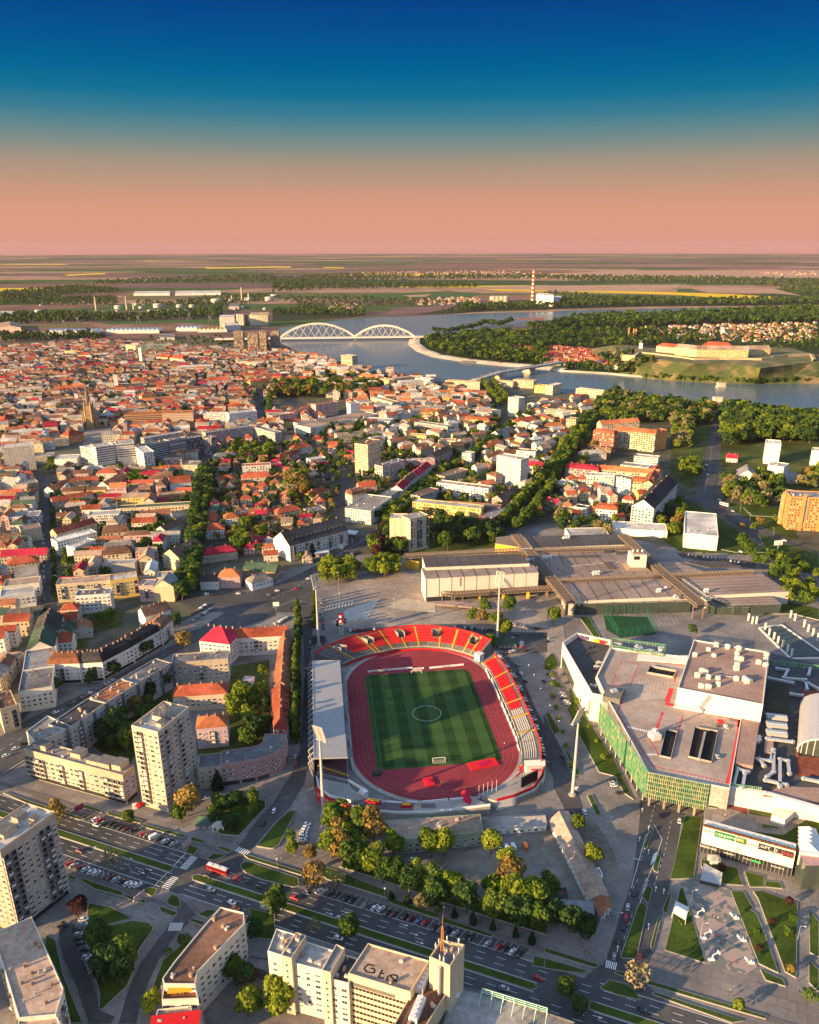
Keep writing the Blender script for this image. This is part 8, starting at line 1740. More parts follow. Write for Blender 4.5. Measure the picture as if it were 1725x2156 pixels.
for k,x,y,h,kd,pl in(('K',640,370,17,'ochre','before the long grey-brown roof'),('K',560,330,15,'green','at the corner of the red entrance'),('K',760,440,12,'lime','at the left end of the long roof'),('K',1000,440,13,'lime','before the middle of the long roof'),('K',1080,430,14,'lime','second before the long roof'),('K',1370,420,11,'lime','at the right end of the long roof'),('K',1470,520,11,'lime','left of the big orange tree in the yard'),('K',1490,640,15,'ochre','standing tall in the yard'),('K',240,470,8,'ochre','small by the parking exit'),('K',265,650,13,'ochre','by the boulevard parking'),('K',410,640,9,'pale','right of the orange one on the boulevard'),('L',210,280,9,'lime','round beside the mall road barrack'),('L',305,490,9.5,'lime','second round one beside the barrack'),('K',130,420,7,'lime','by the small car park'),('K',120,350,6,'green','second by the small car park'),('J',500,790,8.5,'copper','beside the left tower'),('J',240,240,10,'ochre','left of the boulevard kiosks'),('J',370,230,11,'ochre','second on the boulevard lawn'),('J',1180,180,15,'ochre','at the foot of the tall tower'),('J',1130,220,9,'green','under the orange tree by the tower'),('J',1380,140,8,'green','in the square garden, far left'),('J',1480,130,8,'broad','in the square garden, far middle'),('J',1590,110,8,'green','in the square garden, far right'),('J',1590,170,6,'lime','in the square garden, right'),('J',1450,280,9,'broad','in the square garden, near'),('J',1340,200,7,'green','in the square garden, left'),('J',720,530,11,'pale','thin on the boulevard median'),('J',810,240,8,'green','by the boulevard parking lane'),('J',640,1050,13,'green','on the triangular lawn, upper'),('J',720,1180,14,'broad','on the triangular lawn, left'),('J',790,1140,14,'green','on the triangular lawn, right'),('J',650,1220,12,'broad','on the triangular lawn, lower'),('J',770,1240,12,'broad','on the triangular lawn, lowest'),('J',560,920,4,'shrub','by the footpath'),('J',1610,950,9,'broad','between the balcony block and the boulevard'),('J',1470,1220,11,'green','behind the balcony block'),('J',1540,1260,10,'broad','second behind the balcony block'),('J',1560,1440,11,'lime','at the bottom edge'),('J',950,1420,9,'lime','left of the red sheet roof'),('J',1170,980,5,'shrub','at the balcony block corner'),('K',30,800,12,'green','on the boulevard median'),('K',60,1400,15,'lime','tall at the bottom edge'),('K',10,1440,14,'poplar','second tall at the bottom edge'),('K',480,960,10,'green','behind the bottom apartment block'),('K',270,930,8,'pale','thin behind the bottom block'),('L',570,1290,12,'pale','big and bare at the crossing'),('L',1215,1400,5,'lime','small and sunlit on the wide pavement'),('L',1530,740,4.5,'copper','on the park lawn'),('L',1545,1165,4,'ochre','low at the lawn corner'),('L',1110,520,4,'copper','by the glass pavilion'),('L',1335,930,4,'shrub','on the narrow lawn'),('L',1530,930,4,'shrub','on the wide lawn'),('L',1345,1020,3.5,'copper','on the narrow lawn'),('L',1560,840,4,'shrub','second on the wide lawn'),('L',1430,860,3.5,'copper','on the wide lawn edge'),('L',860,860,3,'shrub','on the triangular park lawn'),('L',1660,1340,6,'shrub','at the bottom right corner'),('L',130,1320,8,'green','on the median near the mall crossing'),('L',210,1420,8,'broad','at the bottom edge by the steel frame'),('G',1150,320,13,'ochre','at the crimson-roofed corner'),('G',850,740,13,'ochre','left of the tall tower top'),('G',1520,680,16,'lime','in the sunlit courtyard'),('G',1480,740,14,'lime','second in the sunlit courtyard'),('G',1640,640,13,'lime','beside the red row in the courtyard'),('G',1565,800,12,'lime','narrow in the courtyard'),('G',1605,870,14,'broad','in the shaded courtyard'),('G',1545,900,10,'green','low in the courtyard'),('G',1035,570,14,'broad','before the serrated slab'),('G',940,640,14,'broad','second before the serrated slab'),('G',740,880,17,'broad','behind the low beige block'),('G',660,920,14,'broad','second behind the low beige block'),('G',800,950,14,'green','third behind the low beige block'),('G',1370,1190,11,'pine','at the beige link'),('G',345,600,12,'broad','at the left street mouth'),('G',290,650,8,'broad','second at the street mouth'),('G',720,480,10,'broad','before the mansard row'),('G',580,530,9,'broad','second before the mansard row'),('G',900,360,11,'broad','third before the mansard row'),('G',940,340,10,'broad','fourth before the mansard row'),('G',1110,180,11,'broad','at the end of the mansard row'),('H',1365,310,11,'green','at the gap between the red stands'),('H',1450,230,13,'lime','beside the north-east floodlight'),('H',1490,90,14,'green','large before the sports hall'),('H',1250,140,9,'lime','in the row of the plaza car park'),('H',1315,150,9,'ochre','second in the plaza car park'),('H',1380,160,8,'lime','third in the plaza car park'),('H',1330,90,11,'green','before the low canopy'),('I',55,150,13,'green','at the promenade ramp'),('I',930,220,7,'broad','by the green netted pitch'),('I',1610,40,10,'green','right of the sports hall'),('E',380,1030,14,'lime','sunlit at the plaza'),('E',330,1040,12,'lime','second sunlit at the plaza'),('E',520,1010,12,'lime','third sunlit at the plaza'),('E',640,1030,14,'lime','fourth sunlit at the plaza'),('E',720,1030,13,'lime','fifth sunlit at the plaza'),('E',430,1050,11,'lime','low sunlit at the plaza'),('H',430,190,8,'broad','behind the left end of the north stand')):p=G(k,x,y);tree(p.x,p.y,h,kd,pl)
row('J 1020,1100 1100,1010 1180,950',6,4,'shrub','in the hedge left of the balcony block');row('K 700,690 800,720 890,740 990,780 1080,800 1200,830 1300,870 1470,930 1580,960 1680,1000',9,5.5,['pine','green','pale'],'small along the boulevard path');row('I 30,400 80,730 140,980 210,1130',14,4,['lime','shrub'],'small in the car park strips');row('I 190,620 300,850 400,1060',12,3.5,'lime','small on the strip below the white wall')
row('G 300,100 285,300 250,480',9,8,'broad','along the left vertical street');row('D 330,470 335,700 345,1000 350,1200',11,6,'broad','along the upper vertical street');row('D 1140,1190 1165,1080 1200,900 1225,700 1255,500 1290,390',7.5,14,['broad','green','broad'],'left along the tree-lined street');row('D 1200,1160 1235,950 1270,700 1320,420',8,13,['broad','green','lime'],'right along the tree-lined street')
row('E 640,690 760,640 880,540 1010,440 1180,340 1250,280 1380,190 1500,90',9,11,['green','broad','lime'],'in the left line of the avenue');row('E 740,690 860,610 920,560 1060,410 1270,290 1420,190 1580,60',9,11,['broad','green','lime'],'in the right line of the avenue')
row('E 1440,740 1560,600 1700,450 F 0,440 100,300 190,160 280,50',8.5,14,['lime','green','broad'],'left along the second avenue');row('E 1520,770 1640,640 1725,540 F 60,440 150,290 240,160 330,50',8.5,14,['lime','green','green'],'right along the second avenue')
row('B 1315,870 1380,960 1430,1020',10,12,'lime','in the left clipped line to the bridge');row('B 1365,850 1420,930 1465,1000',10,12,'lime','in the right clipped line to the bridge')
A8('E 590,860 660,720 740,700 900,800 900,880 760,890 620,930',9,13,['green','lime','broad','pine','copper'],'in the sports hall grove');A8('E 985,860 990,680 1290,720 1480,740 1390,830 1200,830 1100,870',10,12,['broad','green','broad'],'in the shaded grove below the yellow school',.85)
A8('D 820,940 850,720 1030,690 1020,940',9,12,['broad','broad','green','lime'],'in the deep courtyard by the tree-lined street');A8('E 300,1085 310,980 420,960 560,990 540,1075',8,12,'lime','in the sunlit clump on the plaza',.9);A8('E 590,1060 610,980 760,970 780,1060',8,13,'lime','in the right sunlit clump on the plaza',.9);A8('G 580,900 850,700 1000,560 1060,560 830,980 800,1060',11,12,['broad','green'],'behind the low beige block',.8);A8('G 1440,560 1680,420 1680,940 1500,930',12,9,['green','lime','broad'],'in the poplar street courtyard',.6);A8('E 120,980 300,880 350,790 250,760 180,930',9,10,['broad','green','pine'],'by the car wash');A8('H 1240,150 1430,130 1480,160 1260,170',10,9,['lime','ochre','green'],'before the sports hall car park');A8('J 1290,200 1350,100 1660,95 1660,130 1500,300 1380,290',8,6,['broad','green','shrub'],'in the square garden',.8);A8('G 590,90 760,90 740,160 600,180',9,9,'green','in the small court before the mansard row');A8('D 740,500 960,480 1060,380 930,380 720,470',10,13,['green','lime','broad'],'in the school garden')
A8('D 1380,300 1520,240 1725,220 1725,300 1520,330',11,12,['green','lime'],'in the gardens right of the slab row');A8('D 1430,900 1480,740 1640,720 1660,860 1560,900',11,14,['lime','green'],'in the garden quarter');A8('E 80,560 90,430 210,420 230,560',10,15,['ochre','lime','pale'],'in the garden quarter clump');A8('v 440,930 740,920 740,1010 700,1130 480,1190 430,1080',13,9,MIX,'among the garden quarter houses',.85)
A8('v 740,900 1050,870 1060,1090 900,1110 760,1080',13,10,MIX,'among the middle quarter blocks',.8);A8('v 1080,880 1260,850 1260,960 1180,1110 1060,1090',14,10,MIX,'among the right quarter blocks',.8);A8('v 1180,1080 1420,1060 1400,1130 1180,1130',12,10,MIX,'behind the sports hall',.75);A8('v 0,740 600,745 560,860 230,900 0,930',16,9,['broad','green','lime','broad'],'among the old town roofs',.75);A8('v 100,980 400,960 390,1180 140,1240',14,9,['broad','green','lime'],'in the left courtyards',.7);A8('v 600,750 1060,850 1040,900 640,800',15,9,MIX,'among the riverside blocks',.7)
A8('B 0,880 330,860 560,830 700,890 690,950 560,950 420,960 0,960',11,15,['green','broad','lime','lime','ochre','dpoplar'],'in the town park');row('E 290,200 390,110 490,190 560,80 670,140 720,110 790,120',9,15,'dpoplar','in the poplar clumps by the government building')
A8('F 1110,0 1725,0 1725,200 1400,190 1130,220',10.5,19,['green','broad','green','lime'],'in the riverside park wood');A8('C 1080,1010 1250,1000 1500,1020 1725,1060 1725,1129 1090,1129',11,19,['green','broad','green'],'in the riverside park wood');A8('C 420,960 640,950 800,960 1060,1000 1060,1129 640,1129 400,1129 300,1050',12,16,MIX+['green','lime'],'in the riverside gardens');A8('F 790,60 960,60 900,230 800,250',11,14,['green','lime','pale'],'left of the park crossing');A8('F 860,330 960,330 980,420 860,410',11,11,['green','lime'],'below the park crossing');A8('F 1130,430 1480,440 1490,600 1320,620 1130,540',11,13,['lime','green','pale','broad'],'in the faculty garden');A8('F 1660,390 1725,350 1725,480 1600,480',11,12,['ochre','pale','lime'],'beside the orange-brick block');row('F 800,790 840,720 880,650 830,580',9,12,['lime','ochre','green'],'left of the white cube');row('F 1200,720 1290,760 1380,700 1500,690',16,8,['lime','ochre'],'along the right road');row('F 1220,830 1340,980 1440,940 1540,1000',13,11,'green','right of the sports hall');row('F 840,880 920,890 1080,900',14,4,'shrub','in the car park by the white cube');A8('v 1600,1180 1725,1200 1725,1300 1640,1270',12,11,['green','lime'],'on the slope at the right edge')
row('F 20,680 140,700 250,650 400,660 490,690',13,11,MIX,'behind the exhibition halls');A8('C 1400,990 1450,960 1500,985',14,12,'lime','at the river edge');row('A 1690,1129 1690,1000 1700,930',9,11,'green','beside the town office street')
A8('C 120,780 300,800 480,812 560,790 500,740 250,745',15,14,WOOD,'at the fortress foot',.75)
for i in range(420):
 u=TR.random();f=.03+.95*TR.random()
 if u>.5 and TR.random()<.6 and f>.3:continue
 p=along(base,u).lerp(along(top,u),f);tree(p.x,p.y,TR.uniform(6,12),pick(WOOD),'on the fortress slope')
A8('B 960,610 1120,580 1420,555 1725,560 1725,750 1500,745 1200,715 1010,670',17,17,WOOD,'in the wood on the river bend',.95);A8('C 0,540 700,530 1050,590 1020,615 600,640 200,650 0,640',22,14,WOOD,'in the wood behind the suburb',.8);A8('C 440,640 1725,600 1725,660 1440,650 1180,620 860,630',24,10,WOOD,'among the far suburb gardens',.55);A8('C 700,560 1725,510 1725,680 1300,640',30,10,WOOD,'among the far suburb gardens',.6);A8('v 1050,735 1320,750 1310,778 1150,765',24,8,WOOD,'among the suburb roofs',.45)
row('B 1000,555 1080,560 1190,545 1300,520 1330,500 1420,520 1500,490',16,18,['green','broad'],'on the spit by the bridge end');A8('C 100,480 340,455 620,450 900,440 1060,430 1725,400 1725,490 1000,500 600,520 0,540 B 1725,530 1600,530',25,21,['broad','broad','green','dpoplar'],'in the far island forest',.95)
FARW=['broad','broad','green','dpoplar']
for s,st,hh in(('B 900,438 1150,425 1400,410 1725,400 C 200,395 700,380 1200,380 1725,370 1725,345 900,350 300,340 0,340 B 1725,375 1160,385 1140,420',30,19),('B 0,440 560,450 600,430 220,400 0,420',26,16),('B 0,300 300,280 800,275 1290,270 1280,245 640,250 0,245',42,20),('B 0,210 500,185 900,190 850,225 300,235 0,240',55,18),('B 850,220 1725,215 C 300,235 860,240 1200,250 1725,290 1725,225 1000,205 400,200 0,200 B 1725,195 950,190',55,20),('A 0,300 180,285 480,260 750,280 730,300 400,320 370,380 0,370',30,15),('A 0,500 270,495 560,485 830,480 1400,460 1390,410 1200,420 830,450 550,440 0,440',24,17),('A 0,615 240,610 520,605 690,600 560,560 300,570 0,560',22,15),('A 580,250 900,245 1300,240 1725,235 1725,190 1300,200 900,220 590,235',55,18),('A 840,360 1100,365 1300,330 1725,310 1725,345 1400,390 880,385',34,13),('A 880,590 1500,580 1700,650 1200,640',34,10),('C 1480,300 1725,330 1725,280 1470,270',45,18),('B 0,330 560,330 1000,345 1200,370 700,390 400,400 200,395',42,13),('C 0,300 70,300 500,330 900,350 0,345',40,14),('A 370,380 740,380 730,330 400,330',26,12)):A8(s,st,hh,FARW,'in the far woods',.92)
TREES.sort(key=lambda t:-t[2]/((t[0]**2+t[1]**2+CAMZ**2)**.5)-(9 if t[0]**2+t[1]**2<0 else 0))
vis=[t for t in TREES if-60<proj((t[0],t[1],t[2]))[0]<1785 and proj((t[0],t[1],t[2]))[1]<2250]
NEARN=290;near_t,far_t=vis[:NEARN],vis[NEARN:]
proto={}
def tproto(kind,v):
 if(kind,v)in proto:return proto[kind,v]
 sh,lc=KIND[kind];sp={'pale':170,'ochre':620}.get(kind,950);me=fast_mesh('crown',crown(sh,sp,.036 if sh!='tall' else.026,hash((sh,v))%1000 if False else v*7+len(sh)*31+len(lc)),lm(lc))
 b=MB();rr=random.Random(v)
 b.tube((0,0,0),(0,0,.34 if sh!='tall' else.8),.022,.013,7);b.tube((0,0,.3),(0,0,.75),.013,.004,6)
 if sh in('broad','bush'):
  for i in range(6):a=i*1.05+rr.random();b.tube((0,0,.3+.04*i),(.22*cos(a),.22*sin(a),.6+.04*i),.009,.003,5)
 proto[kind,v]=(me,b.mesh('trunk',BG));return proto[kind,v]
from collections import defaultdict
gp=defaultdict(list)
for t in near_t:gp[(t[3],t[4])].append(t)
for(kind,place),L in gp.items():
 side_=ordsort(L,lambda t:(t[0],t[1],0))
 for i,t in enumerate(L):
  x,y,h,_,_=t;lab=DESC[kind]+(' ' if len(L)==1 else ', %s %s '%(ORDL[i],side_))+place
  root=Ac('conifer' if kind=='pine' else 'shrub' if kind in('shrub','copper')else 'poplar_tree' if 'poplar' in kind else 'broadleaf_tree',(x,y,0),lab,'bush' if kind in('shrub','copper')else 'tree','trees '+place);cm,tm=tproto(kind,TR.randrange(3))
  for nm,me in(('crown',cm),('trunk',tm)):o=bpy.data.objects.new(nm,me);COL.objects.link(o);o.parent=root;s_=h*TR.uniform(.95,1.1);o.scale=(s_*TR.uniform(.95,1.1),s_,h);o.rotation_euler=(0,0,TR.uniform(0,6.28))if nm=='crown' else(0,0,0)
def mass(name,L,label,npf):
 vs,mi=[],[];keys=list(LEAF);cache={}
 for x,y,h,kind,pl in L:
  sh,lc=KIND[kind];n=npf;v=TR.randrange(5)
  if(sh,v)not in cache:cache[sh,v]=crown(sh,n,.036*(950/n)**.5*(.8 if n>100 else.72)if sh!='tall' else.026*(950/n)**.5*.8,v+50)
  hz=hillz(x,y)if 350<x<1500 and 1900<y<3000 else 0;a=TR.uniform(0,6.28);c,s=cos(a),sin(a);q=cache[sh,v];w=h*TR.uniform(.9,1.25)
  vs.append(np.stack([(q[:,0]*c-q[:,1]*s)*w+x,(q[:,0]*s+q[:,1]*c)*w+y,q[:,2]*h+hz],1));mi.append(np.full(n,keys.index(lc),dtype=np.int32))
 V=np.concatenate(vs);o=bpy.data.objects.new(name,fast_mesh(name,V,[lm(k)for k in keys],np.concatenate(mi)));COL.objects.link(o);o['kind']='stuff';tag(o,label,'trees')
d2=lambda t:t[0]**2+t[1]**2
mass('town_trees',[t for t in far_t if d2(t)<1500**2],'mass of smaller street and garden trees between the town blocks',230)
mass('riverside_trees',[t for t in far_t if 1500**2<=d2(t)<3200**2],'mass of trees in the town park, the old town and the river banks',90)
mass('far_woods',[t for t in far_t if d2(t)>=3200**2],'dark woods spread over the far river islands and the plain',42)
print('TREES',len(vis),len(near_t))
BL=mat('tyre',(.02,.02,.02),.9,.1,1);BT=mat('wheel_rim',(.4,.4,.4),.4,.1,1);BR=mat('car_glass',(.015,.018,.022),.06,.1,1,spec=.7)
CC=dict(w=('white',(.70,.70,.70)),s=('silver',(.42,.43,.45)),k=('black',(.018,.018,.02)),g=('grey',(.17,.17,.18)),r=('red',(.42,.015,.02)),d=('dark red',(.14,.015,.02)),b=('blue-grey',(.12,.17,.25)),o=('orange',(.60,.14,.02)))
def cpaint(c):return mat('car_paint_'+c,CC[c][1],.28,.05,1,spec=.6)
def loft(b,secs,mi=0):
 for A,B in zip(secs,secs[1:]):
  n=len(A)
  for i in range(n):b.face([A[i],A[(i+1)%n],B[(i+1)%n],B[i]],mi)
 b.face(secs[0][::-1],mi);b.face(secs[-1],mi)
def cs(x,w,z0,z1,t=.85):return[(x,-w,z0),(x,w,z0),(x,w,z0+(z1-z0)*.6),(x,w*t,z1),(x,-w*t,z1),(x,-w,z0+(z1-z0)*.6)]
def carmesh(kind):
 b,g=MB(),MB()
 if kind=='car':
  loft(b,[cs(-2.15,.75,.35,.75),cs(-2.0,.86,.25,.92),cs(-.9,.9,.22,.95),cs(.8,.9,.22,.95),cs(1.7,.86,.25,.82),cs(2.15,.72,.35,.62)])
  loft(g,[cs(-1.95,.76,.9,.95,.95),cs(-1.45,.78,.9,1.38,.8),cs(.35,.78,.9,1.4,.8),cs(1.15,.76,.9,.95,.95)]);loft(b,[cs(-1.42,.66,1.36,1.45,.9),cs(.3,.66,1.37,1.47,.9)]);L=1.35;r=.32;w=.82
 elif kind=='van':
  loft(b,[cs(-2.6,.9,.3,2.2,.92),cs(1.3,.95,.3,2.25,.92),cs(1.9,.92,.3,1.3),cs(2.6,.85,.35,.95)]);loft(g,[cs(1.25,.86,1.3,2.0,.9),cs(1.98,.86,1.25,1.3,.9)]);L=1.6;r=.36;w=.86
 else:
  b.box((0,0,1.7),(11.5,2.5,2.8));g.box((0,0,2.0),(11.2,2.56,1.15));g.box((5.76,0,1.9),(.06,2.2,1.5));L=3.6;r=.5;w=1.15
  for x in(-4,0,4):b.box((x,0,3.25),(2,1.4,.3),0,1)
  b.box((0,0,3.12),(11.3,2.3,.06),0,1)
 wh=MB();wh.tube((0,-.12,0),(0,.12,0),r,n=10);rm=MB();rm.tube((0,-.14,0),(0,.14,0),r*.55,n=8)
 return b,g.mesh('windows',BR),wh.mesh('wheel',BL),rm.mesh('rim',BT),L,r,w
CMESH={k:carmesh(k)for k in('car','van','bus')};CB={};CARN={};CLIST=[]
def car(p,a,c,place,kind='car'):
 CLIST.append((p,a,c,place,kind))
def cars():
 from collections import defaultdict
 g=defaultdict(list)
 for t in CLIST:g[(t[2],t[3],t[4])].append(t)
 for(c,place,kind),L in g.items():
  side_=ordsort(L,lambda t:t[0]);b,gl,wh,rm,l_,r,w=CMESH[kind]
  if(kind,c)not in CB:CB[kind,c]=b.mesh('body',[cpaint(c),Ak])
  for i,(p,a,_,_,_)in enumerate(L):
   lab=('' if len(L)==1 else ORDL[i]+' ')+CC[c][0]+' '+kind+(' ' if len(L)==1 else ' '+side_+' ')+place
   o=Ac('parked_car' if kind=='car' else kind,p,lab,kind,'vehicles '+place,a)
   for nm,me in(('body',CB[kind,c]),('windows',gl)):q=bpy.data.objects.new(nm,me);COL.objects.link(q);q.parent=o
   if p.length<560:
    for s in(-1,1):
     for t in(-1,1):
      q=bpy.data.objects.new('wheel',wh);COL.objects.link(q);q.parent=o;q.location=(s*l_,t*w,r)
      if p.length<420:e=bpy.data.objects.new('rim',rm);COL.objects.link(e);e.parent=q
BA=atan2(BD_.y,BD_.x);CR=random.Random(9)
def Ah(s,ang,place,z=.62):
 k=None;t=s.split();i=0
 while i<len(t):
  if t[i].isalpha()and len(t[i])==1 and t[i]in TL:k=t[i];i+=1;continue
  x,y=map(float,t[i].split(','));c=t[i+1];kd='van' if len(c)>1 and c[1]=='V' else 'bus' if len(c)>1 else 'car';p=G(k,x,y,z);car(A2((p.x,p.y,z)),ang+CR.uniform(-.05,.05),c[0],place,kd);i+=2
def Am(s,n,turn,place,z=.62,skip=.12,pal='wskkggswkbrd'):
 P=AG(s);a,e=P[0],P[1];d=e-a
 for i in range(n):
  if CR.random()<skip:continue
  p=a+d*((i+.5)/n);car(A2((p.x,p.y,z)),atan2(d.y,d.x)+turn+CR.uniform(-.06,.06),CR.choice(pal),place)
PA=BA+1.17
Ah('M 400,170 w 440,178 r 468,200 g 538,210 k 575,228 k 622,242 k 662,255 d 722,268 k 808,298 r 838,312 g 900,325 wV 943,342 k 995,360 w 1035,367 k 1068,383 s',PA,'in the far parking lane left of the crossing')
Ah('M 172,555 r 207,572 s 268,588 d 308,605 w 360,625 w 402,637 w 435,650 g 473,662 g 522,675 d 570,692 s 622,707 k 672,728 w 715,738 w 757,740 w',PA,'in the near parking lane left of the crossing')
Ah('N 460,595 g 532,607 w 572,612 s 618,622 k 665,640 k 738,665 k 783,678 k 887,718 g 960,735 w 1005,745 w 1055,778 k 1103,785 d 1187,805 k 1232,820 d 1290,842 b 1340,850 r 1420,893 k 1465,900 g 1515,912 k 1570,935 s 1660,968 k 1700,968 k K 1350,985 s 1420,1005 r 1460,1018 k 1505,1035 w 1550,1050 k',PA,'in the parking lane below the tree belt')
Ah('J 500,403 d 605,240 s M 1390,778 s 1570,890 w 1600,940 o 1360,660 k 1615,685 r 1705,712 k N 70,572 k 208,610 k 130,637 k 345,660 r 690,818 s 112,735 s 680,968 w K 1665,1200 r 1455,1265 s L 620,1405 k',BA,'driving on the boulevard');Ah('M 1450,617 rB',BA,'waiting at the boulevard crossing')
Ah('J 525,832 w 520,862 s 490,897 k 495,925 s 500,950 k 505,980 k 540,1020 k 545,1068 s 560,1085 s 570,1108 s 585,1130 w 590,1160 s',.25,'in the angled row beside the triangular lawn');Ah('J 405,865 k 380,890 k 90,1395 w',-.5,'by the foot of the left tower')
Ah('L 562,668 k 525,755 s 513,823 r 500,880 k 468,968 k 440,1065 b 602,1058 d 725,185 k 850,213 w 600,1250 k',1.25,'on the road to the shopping centre');Ah('L 255,157 w 205,12 w 190,165 k 190,185 g I 115,985 k 135,1025 k 150,1050 g',1.75,'on the lane behind the east stand')
Ah('N 437,95 w 428,122 w 417,145 w 410,165 w 410,190 w 400,217 w 398,245 k',.1,'in the row by the lettered wall');Ah('N 612,155 k 605,190 w 605,212 w',.2,'beside the tree belt entrance');Ah('K 1425,380 w 1470,385 wV 1510,378 wV 1585,375 oV',1.8,'in the concrete yard');Ah('K 880,455 w 1040,518 s',.2,'alone in the dirt yard')
Ah('H 148,1030 r 145,985 s 215,435 g 235,305 k 240,268 s K 10,150 w J 1650,228 k',1.5,'on the street along the stadium');Ah('J 1590,27 w 1465,45 s 1385,55 s 1410,115 w 1325,130 k 1295,70 s',.4,'around the square garden')
Am('H 1418,352 H 1520,500',9,pi/2,'at the far end behind the east stand');Am('H 1525,510 H 1640,770',14,pi/2,'mid-row behind the east stand');Am('H 1645,790 H 1712,1040',12,pi/2,'at the near end behind the east stand',skip=.25)
Am('Q 1040,748 Q 1340,770',12,pi/2,'in the car park behind the north stand');Am('Q 1440,722 Q 1690,765',12,pi/2,'in the car park right of the north floodlight');Am('Q 280,775 Q 480,760',7,pi/2,'behind the left end of the north stand');Am('Q 80,560 Q 100,770',9,0,'in the line beside the plaza poplars');Am('Q 200,300 Q 330,200',9,.9,'beside the avenue before the plaza')
Ah('V 860,325 w 940,265 k 1510,320 s 1465,380 k 1020,400 w 1025,440 s 1040,480 r 1090,530 k 575,575 w 775,570 d 830,560 w 880,545 w',.5,'round the kiosk at the stadium gap');Ah('V 1015,930 w 1085,1065 k 1410,1065 k 950,790 b',2.0,'on the promenade car park lane')
Am('D 268,600 D 282,1240',22,.1,'down the left side of the vertical street',pal='wskkgg');Am('D 338,640 D 348,1230',16,.1,'up the right side of the vertical street',pal='wskkgg');Am('G 270,60 G 205,500',20,1.2,'in the lower left street row',pal='wskkgg')
Am('G 1185,110 G 1310,25',9,1.2,'in the junction car park');Am('G 1205,140 G 1330,60',9,1.2,'in the nearer junction car park row');Am('G 430,670 G 720,505',12,0,'along the street before the mansard row');Ah('G 100,935 w 40,980 w 350,708 w 150,905 k',.6,'driving on the street at the left edge');Am('H 10,160 H 110,110',7,1.3,'at the top of the red-roofed street')
Ah('I 290,300 k 283,338 k 330,420 w 345,395 w 320,440 k 300,540 s 328,545 w',.3,'on the ramp behind the white wall',16.05);Ah('I 1075,795 g 1140,798 w 1085,985 s',1.7,'on the rooftop car park',20.05);Ah('I 110,590 w 120,608 w 125,622 k 135,640 w 148,655 w',.2,'in the bay below the white wall');Ah('I 425,1135 k 435,1150 s 440,1168 w 470,1215 k',.15,'in the bay beside the green facade');Ah('I 30,465 k 55,500 s',.4,'in the upper lawn bay')
Ah('F 1020,330 w 1010,310 k 1025,390 s 1000,360 w 1100,550 w 1075,520 k 1110,600 r 1130,640 k 1185,620 s 1510,805 w 1635,900 k 1235,875 w 1130,583 wB',-.9,'on the right-hand road');Am('F 870,893 F 1310,955',18,1.4,'in the car park below the white cube');Am('F 745,690 F 840,615',8,.5,'left of the white cube');Ah('D 1215,1158 k 1295,1140 w 1495,1138 w 1685,1145 g E 145,1110 r 30,1120 w 150,1055 k 225,1045 w 125,1228 k',.2,'at the plaza junction')
cars()
BH=mat('lamp_globe',(.75,.72,.66),.3,.05,1)
LAMPN={}
def AC(s,step,h,place,globe=False,arm=1.8):
 P=AG(s);pts=[]
 for a,c in zip(P,P[1:]):
  n=max(1,int((c-a).length/step));pts+=[(a.lerp(c,(i+.5)/n),(c-a).normalized())for i in range(n)]
 for i,(p,d)in enumerate(pts):
  r=Ac('street_lamp',p,'%s %s along the row %s'%(ORDL[i],'globe lamp' if globe else 'slim arm lamp',place),'street lamp','street lamps '+place);b=MB();b.tube(p,(p.x,p.y,h),.12,.08,6);n=A2((-d.y,d.x,0))*arm
  if not globe:b.beam((p.x,p.y,h),(p.x+n.x,p.y+n.y,h+.4),.1)
  A1('post',b,Au,r);b=MB()
  if globe:b.dome((p.x,p.y,h),.4,.4,8,3);b.dome((p.x,p.y,h),.4,-.4,8,3)
  else:b.box((p.x+n.x,p.y+n.y,h+.4),(.9,.4,.18),atan2(n.y,n.x))
  A1('lamp_head',b,BH,r)
AC('J 500,450 700,520 950,600',26,9,'on the near side of the boulevard');AC('N 30,400 400,490 800,600 1280,750 1700,890',26,7,'beside the boulevard cycle path',True);AC('V 1100,830 1180,940 1400,1420 1620,1760 1700,1960',14,5,'in the planted strips by the east stand',True);AC('L 480,760 420,1010',22,9,'left of the mall road');AC('L 880,640 960,830 1000,1060',22,8,'left of the paved court');AC('L 1590,740 1590,1200',22,8,'right of the wide lawn');AC('Q 95,640 345,640 885,730',60,18,'on the plaza',True);AC('Q 95,490 325,480',45,18,'on the upper plaza',True);AC('E 880,850 1400,800',30,9,'behind the sports hall');AC('F 1180,930 1370,890 1560,850 1320,720 1100,480',35,10,'on the right-hand road')
def B2(x,y,sgn,lab):
 p=G('L',x,y);r=Ac('basketball_hoop',p,lab,'basketball hoop','hoops of the paved court');d=A2((.96*sgn,.28*sgn,0));b=MB();b.box((p.x,p.y,.5),(2.4,1.2,.8));b.beam((p.x,p.y,.5),(p.x+d.x*.6,p.y+d.y*.6,3),.35);b.beam((p.x+d.x*.6,p.y+d.y*.6,3),(p.x+d.x*3,p.y+d.y*3,3.4),.3);A1('stand',b,A6,r);q=p+d*3.1;b=MB();n=A2((-d.y,d.x,0))*.9;b.beam((q.x-n.x,q.y-n.y,3.5),(q.x+n.x,q.y+n.y,3.5),.08,1.1);A1('backboard',b,A6,r);b=MB();q=q+d*.4
 for i in range(8):a0,a1=i*pi/4,(i+1)*pi/4;b.beam((q.x+.25*cos(a0),q.y+.25*sin(a0),3.05),(q.x+.25*cos(a1),q.y+.25*sin(a1),3.05),.04)
 A1('rim',b,An,r)
for i,(x,y)in enumerate(((955,815),(1000,950),(1050,1085))):B2(x,y,1,('farthest','middle','nearest')[i]+' white hoop on the left side of the paved court')
